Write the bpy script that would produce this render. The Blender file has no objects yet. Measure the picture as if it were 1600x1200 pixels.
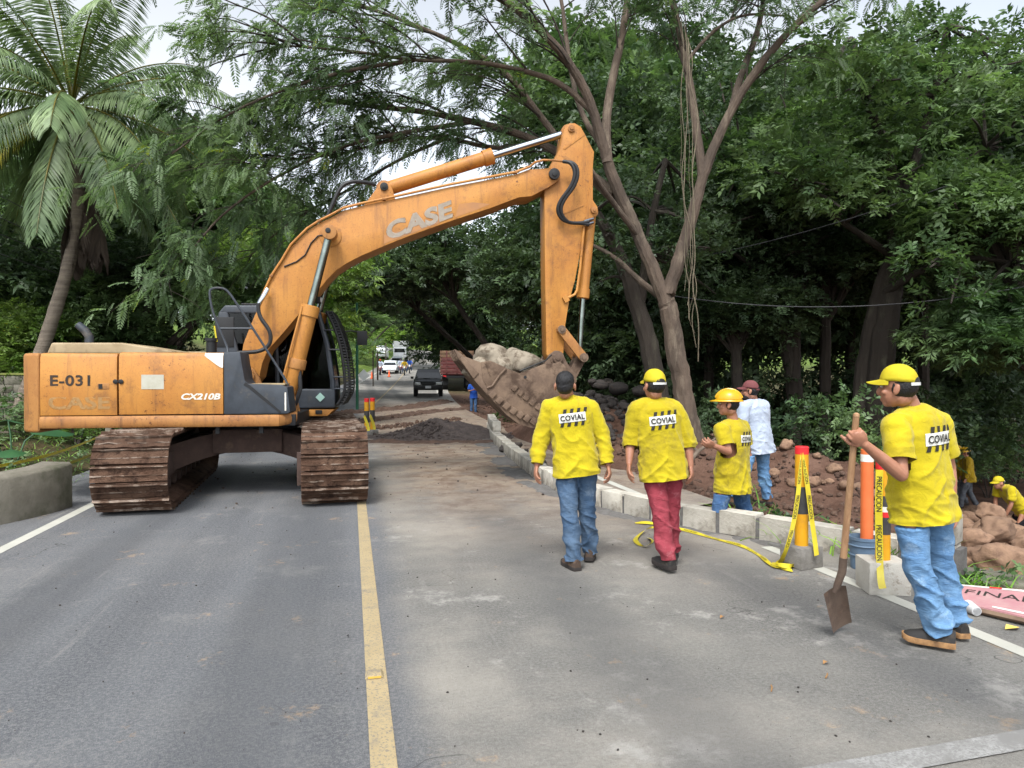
import bpy, bmesh, math, random
import numpy as np
from mathutils import Vector, Matrix, noise as mnoise
from mathutils.bvhtree import BVHTree
R = math.radians
rnd = random.Random(7)
SC = bpy.context.scene
COL = SC.collection

# ------------------------------------------------------------------ camera
F_PX, YAW, PITCH, CAM_H = 1110.0, R(12.79), R(0.671), 1.62
cam_d = bpy.data.cameras.new('camera')
cam_d.sensor_width = 36.0
cam_d.lens = F_PX / 1600 * 36
cam_d.clip_start, cam_d.clip_end = 0.1, 3000
cam = bpy.data.objects.new('camera', cam_d)
COL.objects.link(cam)
cam.location = (0, 0, CAM_H)
cam.rotation_euler = (R(90) - PITCH, 0, -YAW)
SC.camera = cam

# ------------------------------------------------------------------ sky, sun, exposure
SUN_EL, SUN_AZ = R(55), R(205)          # azimuth measured from +Y, clockwise
world = bpy.data.worlds.new('World')
SC.world = world
world.use_nodes = True
wn, wl = world.node_tree.nodes, world.node_tree.links
wn.clear()
w_out = wn.new('ShaderNodeOutputWorld')
w_bg = wn.new('ShaderNodeBackground')
w_sky = wn.new('ShaderNodeTexSky')
w_sky.sky_type = 'NISHITA'
w_sky.sun_disc = False
w_sky.sun_elevation = SUN_EL
w_sky.sun_rotation = SUN_AZ
w_sky.air_density, w_sky.dust_density, w_sky.ozone_density = 1.0, 2.5, 1.0
w_bw = wn.new('ShaderNodeRGBToBW')
w_tc = wn.new('ShaderNodeTexCoord')
w_no = wn.new('ShaderNodeTexNoise')
w_no.inputs['Scale'].default_value = 2.2
w_no.inputs['Detail'].default_value = 6
w_rp = wn.new('ShaderNodeValToRGB')      # thin gaps of pale blue between bright cloud
w_rp.color_ramp.elements[0].position = 0.30
w_rp.color_ramp.elements[0].color = (0.70, 0.70, 0.70, 1)
w_rp.color_ramp.elements[1].position = 0.62
w_rp.color_ramp.elements[1].color = (0.97, 0.97, 0.97, 1)
w_tint = wn.new('ShaderNodeMix'); w_tint.data_type = 'RGBA'; w_tint.blend_type = 'MULTIPLY'
w_tint.inputs[0].default_value = 1.0
w_tint.inputs[7].default_value = (1.52, 1.60, 1.70, 1)
w_mix = wn.new('ShaderNodeMix'); w_mix.data_type = 'RGBA'
wl.new(w_sky.outputs[0], w_bw.inputs[0])
wl.new(w_bw.outputs[0], w_tint.inputs[6])
wl.new(w_tc.outputs['Generated'], w_no.inputs['Vector'])
wl.new(w_no.outputs['Fac'], w_rp.inputs[0])
wl.new(w_rp.outputs[0], w_mix.inputs[0])
wl.new(w_sky.outputs[0], w_mix.inputs[6])
wl.new(w_tint.outputs[2], w_mix.inputs[7])
wl.new(w_mix.outputs[2], w_bg.inputs[0])
w_bg.inputs[1].default_value = 0.15
wl.new(w_bg.outputs[0], w_out.inputs[0])

sun_d = bpy.data.lights.new('sun', 'SUN')
sun_d.energy, sun_d.angle, sun_d.color = 1.5, R(14), (1.0, 0.96, 0.90)
sun = bpy.data.objects.new('sun', sun_d)
COL.objects.link(sun)
_sd = Vector((math.sin(SUN_AZ) * math.cos(SUN_EL), math.cos(SUN_AZ) * math.cos(SUN_EL), math.sin(SUN_EL)))
sun.rotation_euler = (-_sd).to_track_quat('-Z', 'Y').to_euler()

SC.view_settings.view_transform = 'Standard'
SC.view_settings.look = 'None'
SC.view_settings.gamma = 1.0
SC.view_settings.use_curve_mapping = False
SC.view_settings.exposure = 1.05
SC.render.engine = 'CYCLES'
SC.cycles.use_denoising = True
SC.cycles.max_bounces = 6
SC.cycles.diffuse_bounces = 3
SC.cycles.glossy_bounces = 3
SC.cycles.transmission_bounces = 4
SC.cycles.transparent_max_bounces = 6

# ------------------------------------------------------------------ measuring helpers
_fw = Vector((math.sin(YAW) * math.cos(PITCH), math.cos(YAW) * math.cos(PITCH), -math.sin(PITCH)))
_rt = Vector((math.cos(YAW), -math.sin(YAW), 0))
_up = _rt.cross(_fw)
def at(px, py, z):
    """world point seen at photo pixel (px, py), z metres in front of the standpoint"""
    return Vector((0, 0, CAM_H)) + (_fw + _rt * ((px - 800) / F_PX) + _up * ((600 - py) / F_PX)) * z
def col_at(px, z):
    p = at(px, 587, z)
    return p.x, p.y

# ------------------------------------------------------------------ materials
MATS = {}
def lin(r, g, b):
    return tuple(((c / 255) / 12.92 if c / 255 <= 0.04045 else ((c / 255 + 0.055) / 1.055) ** 2.4) for c in (r, g, b))
def node(nt, t, **kw):
    n = nt.nodes.new(t)
    for k, v in kw.items():
        setattr(n, k, v)
    return n
def mixc(nt, fac, a, b, blend='MIX'):
    m = node(nt, 'ShaderNodeMix', data_type='RGBA', blend_type=blend)
    for sock, v in ((0, fac), (6, a), (7, b)):
        if hasattr(v, 'is_linked') or hasattr(v, 'links'):
            nt.links.new(v, m.inputs[sock])
        elif sock == 0:
            m.inputs[0].default_value = v
        else:
            m.inputs[sock].default_value = (*v[:3], 1)
    return m.outputs[2]
def nz(nt, vec, scale, detail=4, rough=0.6, lo=None, hi=None, dist=0.0):
    n = node(nt, 'ShaderNodeTexNoise')
    n.inputs['Scale'].default_value = scale
    n.inputs['Detail'].default_value = detail
    n.inputs['Roughness'].default_value = rough
    n.inputs['Distortion'].default_value = dist
    nt.links.new(vec, n.inputs['Vector'])
    o = n.outputs['Fac']
    if lo is not None:
        o = rng(nt, o, lo, hi)
    return o
def rng(nt, v, lo, hi, a=0.0, b=1.0):
    m = node(nt, 'ShaderNodeMapRange')
    m.interpolation_type = 'SMOOTHSTEP'
    nt.links.new(v, m.inputs[0])
    m.inputs[1].default_value, m.inputs[2].default_value = lo, hi
    m.inputs[3].default_value, m.inputs[4].default_value = a, b
    return m.outputs[0]
def mth(nt, op, a, b=0.0):
    m = node(nt, 'ShaderNodeMath', operation=op)
    for i, v in enumerate((a, b)):
        if isinstance(v, (int, float)):
            m.inputs[i].default_value = v
        else:
            nt.links.new(v, m.inputs[i])
    return m.outputs[0]
def new_mat(name):
    m = bpy.data.materials.new(name)
    m.use_nodes = True
    nt = m.node_tree
    b = nt.nodes['Principled BSDF']
    MATS[name] = m
    return m, nt, b
def coords(nt, kind='Object', scale=(1, 1, 1)):
    if kind == 'World':
        v = node(nt, 'ShaderNodeNewGeometry').outputs['Position']
    else:
        v = node(nt, 'ShaderNodeTexCoord').outputs[kind]
    if scale != (1, 1, 1):
        mp = node(nt, 'ShaderNodeMapping')
        mp.inputs['Scale'].default_value = scale
        nt.links.new(v, mp.inputs[0])
        v = mp.outputs[0]
    return v
def bump(nt, b, h, strength=0.3, dist=0.02):
    bp = node(nt, 'ShaderNodeBump')
    bp.inputs['Strength'].default_value = strength
    bp.inputs['Distance'].default_value = dist
    nt.links.new(h, bp.inputs['Height'])
    nt.links.new(bp.outputs[0], b.inputs['Normal'])
def pm(name, c1, c2=None, scale=4.0, rough=0.7, bmp=0.0, bscale=30.0, dirt=None, dscale=3.0, dlo=0.5, dhi=0.7,
       damt=1.0, metal=0.0, stretch=(1, 1, 1), spec=0.4, kind='Object', bdist=0.01, vary=0.0):
    """general procedural surface: two tones mixed by noise, an optional layer of dirt, optional fine relief"""
    if name in MATS:
        return MATS[name]
    m, nt, b = new_mat(name)
    v = coords(nt, kind, stretch)
    c2 = c2 or tuple(x * 0.82 for x in c1)
    c = mixc(nt, nz(nt, v, scale, 6, 0.65, 0.3, 0.7), c1, c2)
    if dirt:
        f = mth(nt, 'MULTIPLY', nz(nt, v, dscale, 8, 0.7, dlo, dhi), damt)
        c = mixc(nt, f, c, dirt)
        nt.links.new(rng(nt, f, 0, 1, rough, min(1, rough + 0.3)), b.inputs['Roughness'])
    else:
        b.inputs['Roughness'].default_value = rough
    if vary:
        oi = node(nt, 'ShaderNodeObjectInfo')
        hs = node(nt, 'ShaderNodeHueSaturation')
        nt.links.new(c, hs.inputs['Color'])
        nt.links.new(rng(nt, oi.outputs['Random'], 0, 1, 1 - vary, 1 + vary), hs.inputs['Value'])
        c = hs.outputs[0]
    nt.links.new(c, b.inputs['Base Color'])
    b.inputs['Metallic'].default_value = metal
    b.inputs['Specular IOR Level'].default_value = spec
    if bmp:
        bump(nt, b, nz(nt, v, bscale, 6, 0.65), bmp, bdist)
    return m
def leaf_mat(name, dark, light, trans=0.35, rough=0.45, yellow=None, yamt=0.12, patch=0.5):
    m, nt, b = new_mat(name)
    g = coords(nt, 'World')
    c = mixc(nt, nz(nt, g, patch, 3, 0.6, 0.35, 0.65), dark, light)
    at_ = node(nt, 'ShaderNodeAttribute'); at_.attribute_name = 'tone'
    hs = node(nt, 'ShaderNodeHueSaturation')
    nt.links.new(c, hs.inputs['Color'])
    nt.links.new(rng(nt, at_.outputs['Fac'], 0, 1, 0.55, 1.5), hs.inputs['Value'])
    c = hs.outputs[0]
    if yellow:
        c = mixc(nt, rng(nt, at_.outputs['Fac'], 1 - yamt, 1 - yamt + 0.03), c, yellow)
    nt.links.new(c, b.inputs['Base Color'])
    b.inputs['Roughness'].default_value = rough
    b.inputs['Specular IOR Level'].default_value = 0.35
    tr = node(nt, 'ShaderNodeBsdfTranslucent')
    nt.links.new(mixc(nt, 1.0, c, (1.0, 1.12, 0.62), 'MULTIPLY'), tr.inputs[0])
    mx = node(nt, 'ShaderNodeMixShader')
    mx.inputs[0].default_value = trans
    out = nt.nodes['Material Output']
    nt.links.new(b.outputs[0], mx.inputs[1])
    nt.links.new(tr.outputs[0], mx.inputs[2])
    nt.links.new(mx.outputs[0], out.inputs[0])
    return m
def glass_mat(name, tint=(0.10, 0.12, 0.13), refl=0.25):
    m, nt, b = new_mat(name)
    gl = node(nt, 'ShaderNodeBsdfGlossy'); gl.inputs['Roughness'].default_value = 0.06
    tp = node(nt, 'ShaderNodeBsdfTransparent'); tp.inputs[0].default_value = (*tint, 1)
    lw = node(nt, 'ShaderNodeLayerWeight'); lw.inputs[0].default_value = refl
    mx = node(nt, 'ShaderNodeMixShader')
    nt.links.new(lw.outputs['Facing'], mx.inputs[0])
    nt.links.new(tp.outputs[0], mx.inputs[1])
    nt.links.new(gl.outputs[0], mx.inputs[2])
    nt.links.new(mx.outputs[0], nt.nodes['Material Output'].inputs[0])
    return m

# ------------------------------------------------------------------ mesh helpers
def frame_of(d, hint=Vector((0, 0, 1))):
    d = Vector(d).normalized()
    if abs(d.dot(hint)) > 0.97:
        hint = Vector((0, 1, 0))
    s = d.cross(hint).normalized()
    return s, s.cross(d).normalized(), d
class MB:
    """collects shapes; build() links them as ONE mesh object"""
    def __init__(self):
        self.v, self.f, self.m = [], [], []
    def add(self, vs, fs, mi=0):
        o = len(self.v)
        self.v.extend([tuple(p) for p in vs])
        self.f.extend([tuple(i + o for i in f) for f in fs])
        self.m.extend([mi] * len(fs))
        return self
    def box(self, c, s, M=None, mi=0):
        x, y, z = (k / 2 for k in s)
        vs = [Vector(p) for p in ((-x,-y,-z),(x,-y,-z),(x,y,-z),(-x,y,-z),(-x,-y,z),(x,-y,z),(x,y,z),(-x,y,z))]
        if M is not None:
            vs = [M @ p for p in vs]
        c = Vector(c)
        return self.add([p + c for p in vs], [(0,3,2,1),(4,5,6,7),(0,1,5,4),(1,2,6,5),(2,3,7,6),(3,0,4,7)], mi)
    def span(self, a, b, mi=0):
        a, b = Vector(a), Vector(b)
        return self.box((a + b) / 2, b - a, None, mi)
    def prism(self, pts, y0, y1, plane='XZ', mi=0):
        """polygon in a plane, extruded along the third axis"""
        n = len(pts)
        area = sum(pts[i][0] * pts[(i + 1) % n][1] - pts[(i + 1) % n][0] * pts[i][1] for i in range(n))
        if area < 0:
            pts = pts[::-1]
        f = {'XZ': lambda p, t: (p[0], t, p[1]), 'XY': lambda p, t: (p[0], p[1], t), 'YZ': lambda p, t: (t, p[0], p[1])}[plane]
        vs = [f(p, y0) for p in pts] + [f(p, y1) for p in pts]
        fs = [tuple(range(n)), tuple(range(2 * n - 1, n - 1, -1))]
        fs += [(i, i + n, (i + 1) % n + n, (i + 1) % n) for i in range(n)]
        if plane != 'XZ':
            fs = [q[::-1] for q in fs]
        return self.add(vs, fs, mi)
    def loft(self, rings, cap=True, closed=True, mi=0):
        n = len(rings[0]); vs = [p for r in rings for p in r]; fs = []
        for k in range(len(rings) - 1):
            for i in range(n if closed else n - 1):
                j = (i + 1) % n
                fs.append((k * n + i, k * n + j, (k + 1) * n + j, (k + 1) * n + i))
        if cap:
            fs.append(tuple(range(n - 1, -1, -1)))
            fs.append(tuple(range((len(rings) - 1) * n, len(rings) * n)))
        return self.add(vs, fs, mi)
    def tube(self, pts, rad, n=8, cap=True, hint=Vector((0, 0, 1)), flat=1.0, mi=0):
        pts = [Vector(p) for p in pts]
        if not hasattr(rad, '__len__'):
            rad = [rad] * len(pts)
        rings = []
        s = None
        for i, p in enumerate(pts):
            d = pts[min(i + 1, len(pts) - 1)] - pts[max(i - 1, 0)]
            if d.length < 1e-9:
                d = Vector((0, 0, 1))
            d.normalize()
            if s is None:
                s, u, d = frame_of(d, hint)
            else:
                s = (s - d * s.dot(d))
                s = s.normalized() if s.length > 1e-6 else frame_of(d, hint)[0]
                u = s.cross(d).normalized()
            rings.append([p + s * (math.cos(2 * math.pi * k / n) * rad[i]) - u * (math.sin(2 * math.pi * k / n) * rad[i] * flat) for k in range(n)])
        return self.loft(rings, cap, True, mi)
    def cyl(self, a, b, r, n=16, mi=0):
        return self.tube([a, b], [r, r], n, True, mi=mi)
    def lathe(self, prof, c=(0, 0, 0), n=20, M=None, mi=0):
        rings = []
        for r, z in prof:
            ring = [Vector((r * math.cos(2 * math.pi * k / n), r * math.sin(2 * math.pi * k / n), z)) for k in range(n)]
            rings.append([(M @ p if M is not None else p) + Vector(c) for p in ring])
        return self.loft(rings, True, True, mi)
    def build(self, name, mat, parent=None, bevel=0.0, smooth=35, segs=2, subd=0):
        me = bpy.data.meshes.new(name)
        me.from_pydata(self.v, [], self.f)
        mats = mat if isinstance(mat, (list, tuple)) else [mat]
        for m in mats:
            me.materials.append(MATS[m] if isinstance(m, str) else m)
        if any(self.m):
            me.polygons.foreach_set('material_index', self.m)
        if bevel:
            bm = bmesh.new(); bm.from_mesh(me)
            es = [e for e in bm.edges if len(e.link_faces) == 2 and e.calc_face_angle(0) > R(28)]
            bmesh.ops.bevel(bm, geom=es, offset=bevel, segments=segs, profile=0.6, affect='EDGES', clamp_overlap=True)
            bm.to_mesh(me); bm.free()
        if smooth:
            me.polygons.foreach_set('use_smooth', [True] * len(me.polygons))
            me.set_sharp_from_angle(angle=R(smooth))
        me.update()
        return link(name, me, parent)
def link(name, me, parent=None):
    o = bpy.data.objects.new(name, me)
    COL.objects.link(o)
    if parent is not None:
        o.parent = parent
    return o
def empty(name, loc=(0, 0, 0), rz=0.0):
    o = bpy.data.objects.new(name, None)
    COL.objects.link(o)
    o.location = loc
    o.rotation_euler = (0, 0, rz)
    o.empty_display_size = 0.2
    return o
def tag(o, label=None, cat=None, group=None, kind=None):
    for k, v in (('label', label), ('category', cat), ('group', group), ('kind', kind)):
        if v:
            o[k] = v
    return o
def copy_tree(o, parent=None):
    c = o.copy()
    COL.objects.link(c)
    c.parent = parent
    for ch in o.children:
        copy_tree(ch, c)
    return c
def np_mesh(name, V, Fq, mats, parent=None, tone=None, smooth=False):
    """fast mesh from arrays; Fq is (n,3) or (n,4)"""
    me = bpy.data.meshes.new(name)
    k = Fq.shape[1]
    me.vertices.add(len(V)); me.vertices.foreach_set('co', np.ascontiguousarray(V, dtype=np.float32).ravel())
    me.loops.add(Fq.size); me.loops.foreach_set('vertex_index', np.ascontiguousarray(Fq, dtype=np.int32).ravel())
    me.polygons.add(len(Fq)); me.polygons.foreach_set('loop_start', np.arange(0, Fq.size, k, dtype=np.int32))
    for m in (mats if isinstance(mats, (list, tuple)) else [mats]):
        me.materials.append(MATS[m])
    if tone is not None:
        a = me.attributes.new('tone', 'FLOAT', 'FACE')
        a.data.foreach_set('value', np.ascontiguousarray(tone, dtype=np.float32))
    me.update(calc_edges=True)
    if smooth:
        me.polygons.foreach_set('use_smooth', np.ones(len(Fq), dtype=bool))
    me.validate()
    return link(name, me, parent)
def fnoise(p, sc, oct_=3):
    return mnoise.fractal(Vector((p[0] * sc, p[1] * sc, p[2] * sc)), 1.0, 2.0, oct_)
def text_mesh(body, size, offset=0.0, shear=0.0, outline=0.0, spacing=1.0, align='LEFT', extrude=0.0):
    """lettering as a mesh in the XY plane, origin at the lower left"""
    cu = bpy.data.curves.new('lettering', 'FONT')
    cu.body, cu.size, cu.shear, cu.space_character = body, size, shear, spacing
    cu.offset = offset
    cu.align_x = align
    cu.resolution_u = 4
    if outline:
        cu.fill_mode = 'NONE' if hasattr(cu, 'fill_mode') and 'NONE' in cu.bl_rna.properties['fill_mode'].enum_items.keys() else cu.fill_mode
        cu.bevel_depth, cu.bevel_resolution = outline, 0
    cu.extrude = extrude
    ob = bpy.data.objects.new('lettering', cu)
    COL.objects.link(ob)
    dg = bpy.context.evaluated_depsgraph_get()
    me = bpy.data.meshes.new_from_object(ob.evaluated_get(dg))
    bpy.data.objects.remove(ob)
    bpy.data.curves.remove(cu)
    return me
def lettering(name, me, mat, parent, fit, place):
    """scale a lettering mesh to fit = (width, height) and map it with place(u, v) -> point"""
    n = len(me.vertices)
    co = np.empty(n * 3, dtype=np.float32); me.vertices.foreach_get('co', co); co = co.reshape(-1, 3)
    lo, hi = co.min(0), co.max(0)
    for i, vtx in enumerate(me.vertices):
        u = (co[i, 0] - lo[0]) / max(hi[0] - lo[0], 1e-6) * fit[0]
        v = (co[i, 1] - lo[1]) / max(hi[1] - lo[1], 1e-6) * fit[1]
        vtx.co = place(u, v)
    me.materials.clear(); me.materials.append(MATS[mat])
    for p in me.polygons: p.material_index = 0
    me.name = name
    return link(name, me, parent)
def remesh(mb, voxel, smooth_it=2):
    """one continuous closed surface round all shapes in mb, as (verts, quads)"""
    me = bpy.data.meshes.new('tmp'); me.from_pydata(mb.v, [], mb.f)
    ob = bpy.data.objects.new('tmp', me); COL.objects.link(ob)
    md = ob.modifiers.new('r', 'REMESH'); md.mode = 'VOXEL'; md.voxel_size = voxel; md.adaptivity = 0
    if smooth_it:
        sm = ob.modifiers.new('s', 'SMOOTH'); sm.factor = 0.5; sm.iterations = smooth_it
    dg = bpy.context.evaluated_depsgraph_get()
    ev = bpy.data.meshes.new_from_object(ob.evaluated_get(dg))
    bpy.data.objects.remove(ob); bpy.data.meshes.remove(me)
    return ev
def finish(me, name, mat, parent, smooth=180):
    me.name = name
    me.materials.clear()
    for m in (mat if isinstance(mat, (list, tuple)) else [mat]):
        me.materials.append(MATS[m])
    me.polygons.foreach_set('use_smooth', np.ones(len(me.polygons), dtype=bool))
    me.update()
    return link(name, me, parent)
def ell(mb, c, r, axes=None, n=12, m=8):
    """closed ellipsoid; axes = 3 unit vectors"""
    ax = axes or (Vector((1, 0, 0)), Vector((0, 1, 0)), Vector((0, 0, 1)))
    rings = []
    for j in range(m + 1):
        t = -math.pi / 2 + math.pi * (j + .02 if j == 0 else j - .02 if j == m else j) / m
        rings.append([Vector(c) + ax[0] * (r[0] * math.cos(t) * math.cos(2 * math.pi * k / n)) + ax[1] * (r[1] * math.cos(t) * math.sin(2 * math.pi * k / n)) + ax[2] * (r[2] * math.sin(t)) for k in range(n)])
    mb.loft(rings)
# ================================================================== SETTING
_cy = np.array([-60, 0, 22, 33, 42, 49, 65, 86, 108, 130, 150, 175, 210, 400])
_cx = np.array([.13, .13, .13, .7, 1.5, 2.2, 3.9, 6.3, 9.2, 12.2, 13.5, 11, 2, -60])
_cz = np.array([0, 0, 0, .03, .14, .30, .85, 1.95, 3.4, 5.2, 6.6, 8.0, 10, 16])
_dy = np.arange(-60, 400, 0.5)
def _sm(a, k=17):
    a = np.interp(_dy, _cy, a)
    p = np.pad(a, k // 2, mode='edge')
    return np.convolve(np.convolve(np.pad(p, k // 2, mode='edge'), np.ones(k) / k, 'valid'), np.ones(k) / k, 'valid')
_rx, _rz = _sm(_cx), _sm(_cz)
def road_x(y): return np.interp(y, _dy, _rx)
def road_z(y): return np.interp(y, _dy, _rz)
def sstep(a, b, x):
    t = np.clip((x - a) / (b - a), 0, 1)
    return t * t * (3 - 2 * t)
def lumps(x, y, s=1.0, seed=0.0):
    return (np.sin(x * 2.1 * s + seed) * np.cos(y * 1.7 * s + 1.3 * seed) + 0.5 * np.sin(x * 4.3 * s + y * 3.1 * s + seed)
            + 0.35 * np.cos(x * 7.7 * s - y * 6.9 * s + 2 * seed) + 0.22 * np.sin(x * 13.1 * s + 2.0) * np.cos(y * 11.3 * s))
_ridge = np.array([(4.3, 17.5), (4.4, 14.5), (4.9, 12.6), (6.9, 10.9), (7.9, 9.7), (9.2, 8.9)])
def ridge_dist(x, y):
    d = np.full(np.shape(x), 1e9)
    for a, b in zip(_ridge[:-1], _ridge[1:]):
        e = b - a
        t = np.clip(((x - a[0]) * e[0] + (y - a[1]) * e[1]) / (e @ e), 0, 1)
        d = np.minimum(d, np.hypot(x - a[0] - t * e[0], y - a[1] - t * e[1]))
    return d
def ground_z(x, y):
    """height of the ground away from the paving"""
    x, y = np.asarray(x, float), np.asarray(y, float)
    s = x - road_x(y)
    base = road_z(y)
    left = sstep(-4.2, -7.0, s) * 0.35 + sstep(-8, -26, s) * 3.5 + sstep(-26, -120, s) * 14
    creek = -0.15 * sstep(4.6, 5.5, s) - 2.3 * sstep(6.0, 10.5, s + 0.22 * np.clip(y - 6, -6, 10) * -1) + sstep(26, 60, s) * 5 + sstep(60, 160, s) * 14
    fade = 1 - sstep(26, 46, y)
    right = creek * (0.35 + 0.65 * fade)
    # bank of dug-out soil beyond the kerb
    right = right + (0.55 + 0.12 * lumps(x, y, 0.8)) * np.exp(-(ridge_dist(x, y) / 1.0) ** 2)
    # heap of dark rubble by the trees
    right = right + 1.25 * np.exp(-(((x - 6.3) / 2.0) ** 2 + ((y - 18.0) / 2.6) ** 2))
    h = base + np.where(s < 0, left, right) * sstep(3.9, 5.0, np.abs(s)) - 0.06
    kx = np.interp(y, [4.6, 5.45, 6.1, 6.72, 7.42, 8.2], [4.95, 4.52, 4.12, 3.70, 3.32, 3.3])
    h = h - 0.26 * sstep(kx, kx + 0.35, x) * sstep(4.7, 5.4, y) * (1 - sstep(7.5, 8.0, y)) * (1 - sstep(5.2, 6.4, x))
    rough = sstep(4.2, 5.5, np.abs(s))
    zc = 0.2214 * x + 0.975 * y; lat = (0.975 * x - 0.2214 * y) / np.maximum(zc, 1.0)
    bed = np.clip(-0.55 - 0.133 * (zc - 7.5), -2.25, -0.2)
    kb = sstep(.52, .62, lat) * sstep(6.2, 7.6, zc) * (1 - sstep(24, 30, zc))
    h = h * (1 - kb) + bed * kb
    far = sstep(150, 260, y) * 6 * sstep(0, 60, np.abs(s))
    return h + rough * (0.035 * lumps(x, y, 1.3, 1.7) + 0.02 * lumps(x, y, 3.1, 0.4)) + far

# --- materials of the setting
def make_ground_mat():
    m, nt, b = new_mat('ground_mat')
    g = coords(nt, 'World')
    sx = node(nt, 'ShaderNodeSeparateXYZ'); nt.links.new(g, sx.inputs[0])
    soil = mixc(nt, nz(nt, g, 1.6, 8, 0.7, 0.3, 0.7), lin(79, 57, 46), lin(110, 85, 72))
    soil = mixc(nt, nz(nt, g, 9.0, 6, 0.7, 0.55, 0.75), soil, lin(57, 40, 33))
    litter = mixc(nt, nz(nt, g, 1.1, 8, 0.7, 0.35, 0.65), lin(52, 57, 33), lin(84, 72, 50))
    litter = mixc(nt, nz(nt, g, 14, 5, 0.7, 0.5, 0.7), litter, lin(40, 50, 26))
    grassy = mixc(nt, nz(nt, g, 0.9, 8, 0.7, 0.35, 0.65), lin(60, 83, 31), lin(103, 120, 52))
    edge = mth(nt, 'ADD', sx.outputs[0], mth(nt, 'MULTIPLY', nz(nt, g, 0.6, 4), 3.0))
    right = rng(nt, edge, 3.2, 4.6)
    near = rng(nt, sx.outputs[1], 44, 58, 1, 0)
    c = mixc(nt, mth(nt, 'MULTIPLY', right, near), litter, soil)
    c = mixc(nt, rng(nt, sx.outputs[1], 70, 100), c, grassy)
    nt.links.new(c, b.inputs['Base Color'])
    b.inputs['Roughness'].default_value = 0.95
    b.inputs['Specular IOR Level'].default_value = 0.15
    bump(nt, b, nz(nt, g, 12, 10, 0.75), 0.9, 0.06)
make_ground_mat()
def make_road_mat():
    m, nt, b = new_mat('asphalt')
    g = coords(nt, 'World')
    sx = node(nt, 'ShaderNodeSeparateXYZ'); nt.links.new(g, sx.inputs[0])
    X, Y = sx.outputs[0], sx.outputs[1]
    streak = node(nt, 'ShaderNodeMapping'); streak.inputs['Scale'].default_value = (1.6, 0.10, 1); nt.links.new(g, streak.inputs[0])
    ga = mixc(nt, nz(nt, streak.outputs[0], 1.2, 5, 0.6, 0.3, 0.7), lin(76, 78, 83), lin(93, 95, 99))
    gb = mixc(nt, nz(nt, g, 0.8, 6, 0.6, 0.3, 0.7), lin(94, 92, 89), lin(116, 113, 107))
    side = rng(nt, mth(nt, 'ADD', X, mth(nt, 'MULTIPLY', nz(nt, g, 1.5, 4), 0.2)), 0.30, 0.62)
    c = mixc(nt, side, ga, gb)
    # aggregate speckle, pale dusty scuffs, tan stains, dark drips
    c = mixc(nt, nz(nt, g, 160, 3, 0.7, 0.54, 0.75), c, lin(140, 138, 134))
    c = mixc(nt, mth(nt, 'MULTIPLY', nz(nt, g, .38, 6, 0.65, 0.42, 0.66), mth(nt, 'ADD', mth(nt, 'MULTIPLY', side, .52), .12)), c, lin(160, 153, 142))
    c = mixc(nt, mth(nt, 'MULTIPLY', nz(nt, g, 1.1, 9, 0.78, 0.54, 0.66), mth(nt, 'ADD', mth(nt, 'MULTIPLY', side, .50), .20)), c, lin(168, 164, 157))
    c = mixc(nt, mth(nt, 'MULTIPLY', nz(nt, streak.outputs[0], 2.6, 8, .75, .58, .74), .5), c, lin(150, 146, 140))
    c = mixc(nt, mth(nt, 'MULTIPLY', nz(nt, g, 1.9, 8, 0.75, 0.60, 0.68), 0.75), c, lin(164, 138, 108))
    c = mixc(nt, mth(nt, 'MULTIPLY', nz(nt, g, 1.4, 5, 0.6, 0.62, 0.74), 0.45), c, lin(62, 61, 62))
    c = mixc(nt, nz(nt, g, 5.5, 4, 0.7, 0.71, 0.74), c, lin(52, 51, 52))
    grain = mth(nt, 'ADD', nz(nt, g, 46, 4, .8), mth(nt, 'MULTIPLY', nz(nt, g, 210, 2, .8), .8))
    c = mixc(nt, rng(nt, grain, .84, 1.04, 0, .34), c, lin(158, 156, 150))
    c = mixc(nt, rng(nt, grain, .60, .80, .42, 0), c, lin(42, 42, 44))
    # fine cracks and patched scars
    vor = node(nt, 'ShaderNodeTexVoronoi', feature='DISTANCE_TO_EDGE'); vor.inputs['Scale'].default_value = .55
    wv = node(nt, 'ShaderNodeVectorMath', operation='ADD'); nz3 = node(nt, 'ShaderNodeTexNoise'); nz3.inputs['Scale'].default_value = 2.5; nt.links.new(g, nz3.inputs['Vector']); nt.links.new(g, wv.inputs[0]); nt.links.new(nz3.outputs['Color'], wv.inputs[1]); nt.links.new(wv.outputs[0], vor.inputs['Vector'])
    crack = mth(nt, 'MULTIPLY', rng(nt, vor.outputs['Distance'], .0, .006, 1, 0), nz(nt, g, .5, 3, .6, .52, .62))
    c = mixc(nt, mth(nt, 'MULTIPLY', crack, .7), c, lin(44, 43, 42))
    # tyre-worn darker bands
    wob = mth(nt, 'ADD', X, mth(nt, 'MULTIPLY', nz(nt, streak.outputs[0], 0.7, 3), 0.5))
    for xc_ in (-2.15, -0.45, 1.55, 3.1):
        d = mth(nt, 'ABSOLUTE', mth(nt, 'SUBTRACT', wob, xc_ + 0.25))
        c = mixc(nt, rng(nt, d, 0.05, 0.45, 0.42, 0.0), c, lin(67, 68, 71))
    # trampled tan soil from the dig, on the closed lane and then across the road
    lane = rng(nt, mth(nt, 'ADD', X, mth(nt, 'MULTIPLY', nz(nt, g, 0.8, 5), 1.6)), 0.9, 2.1)
    ramp = rng(nt, mth(nt, 'ADD', Y, mth(nt, 'MULTIPLY', nz(nt, g, 0.5, 5), 5.0)), 7.0, 14.5)
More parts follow.
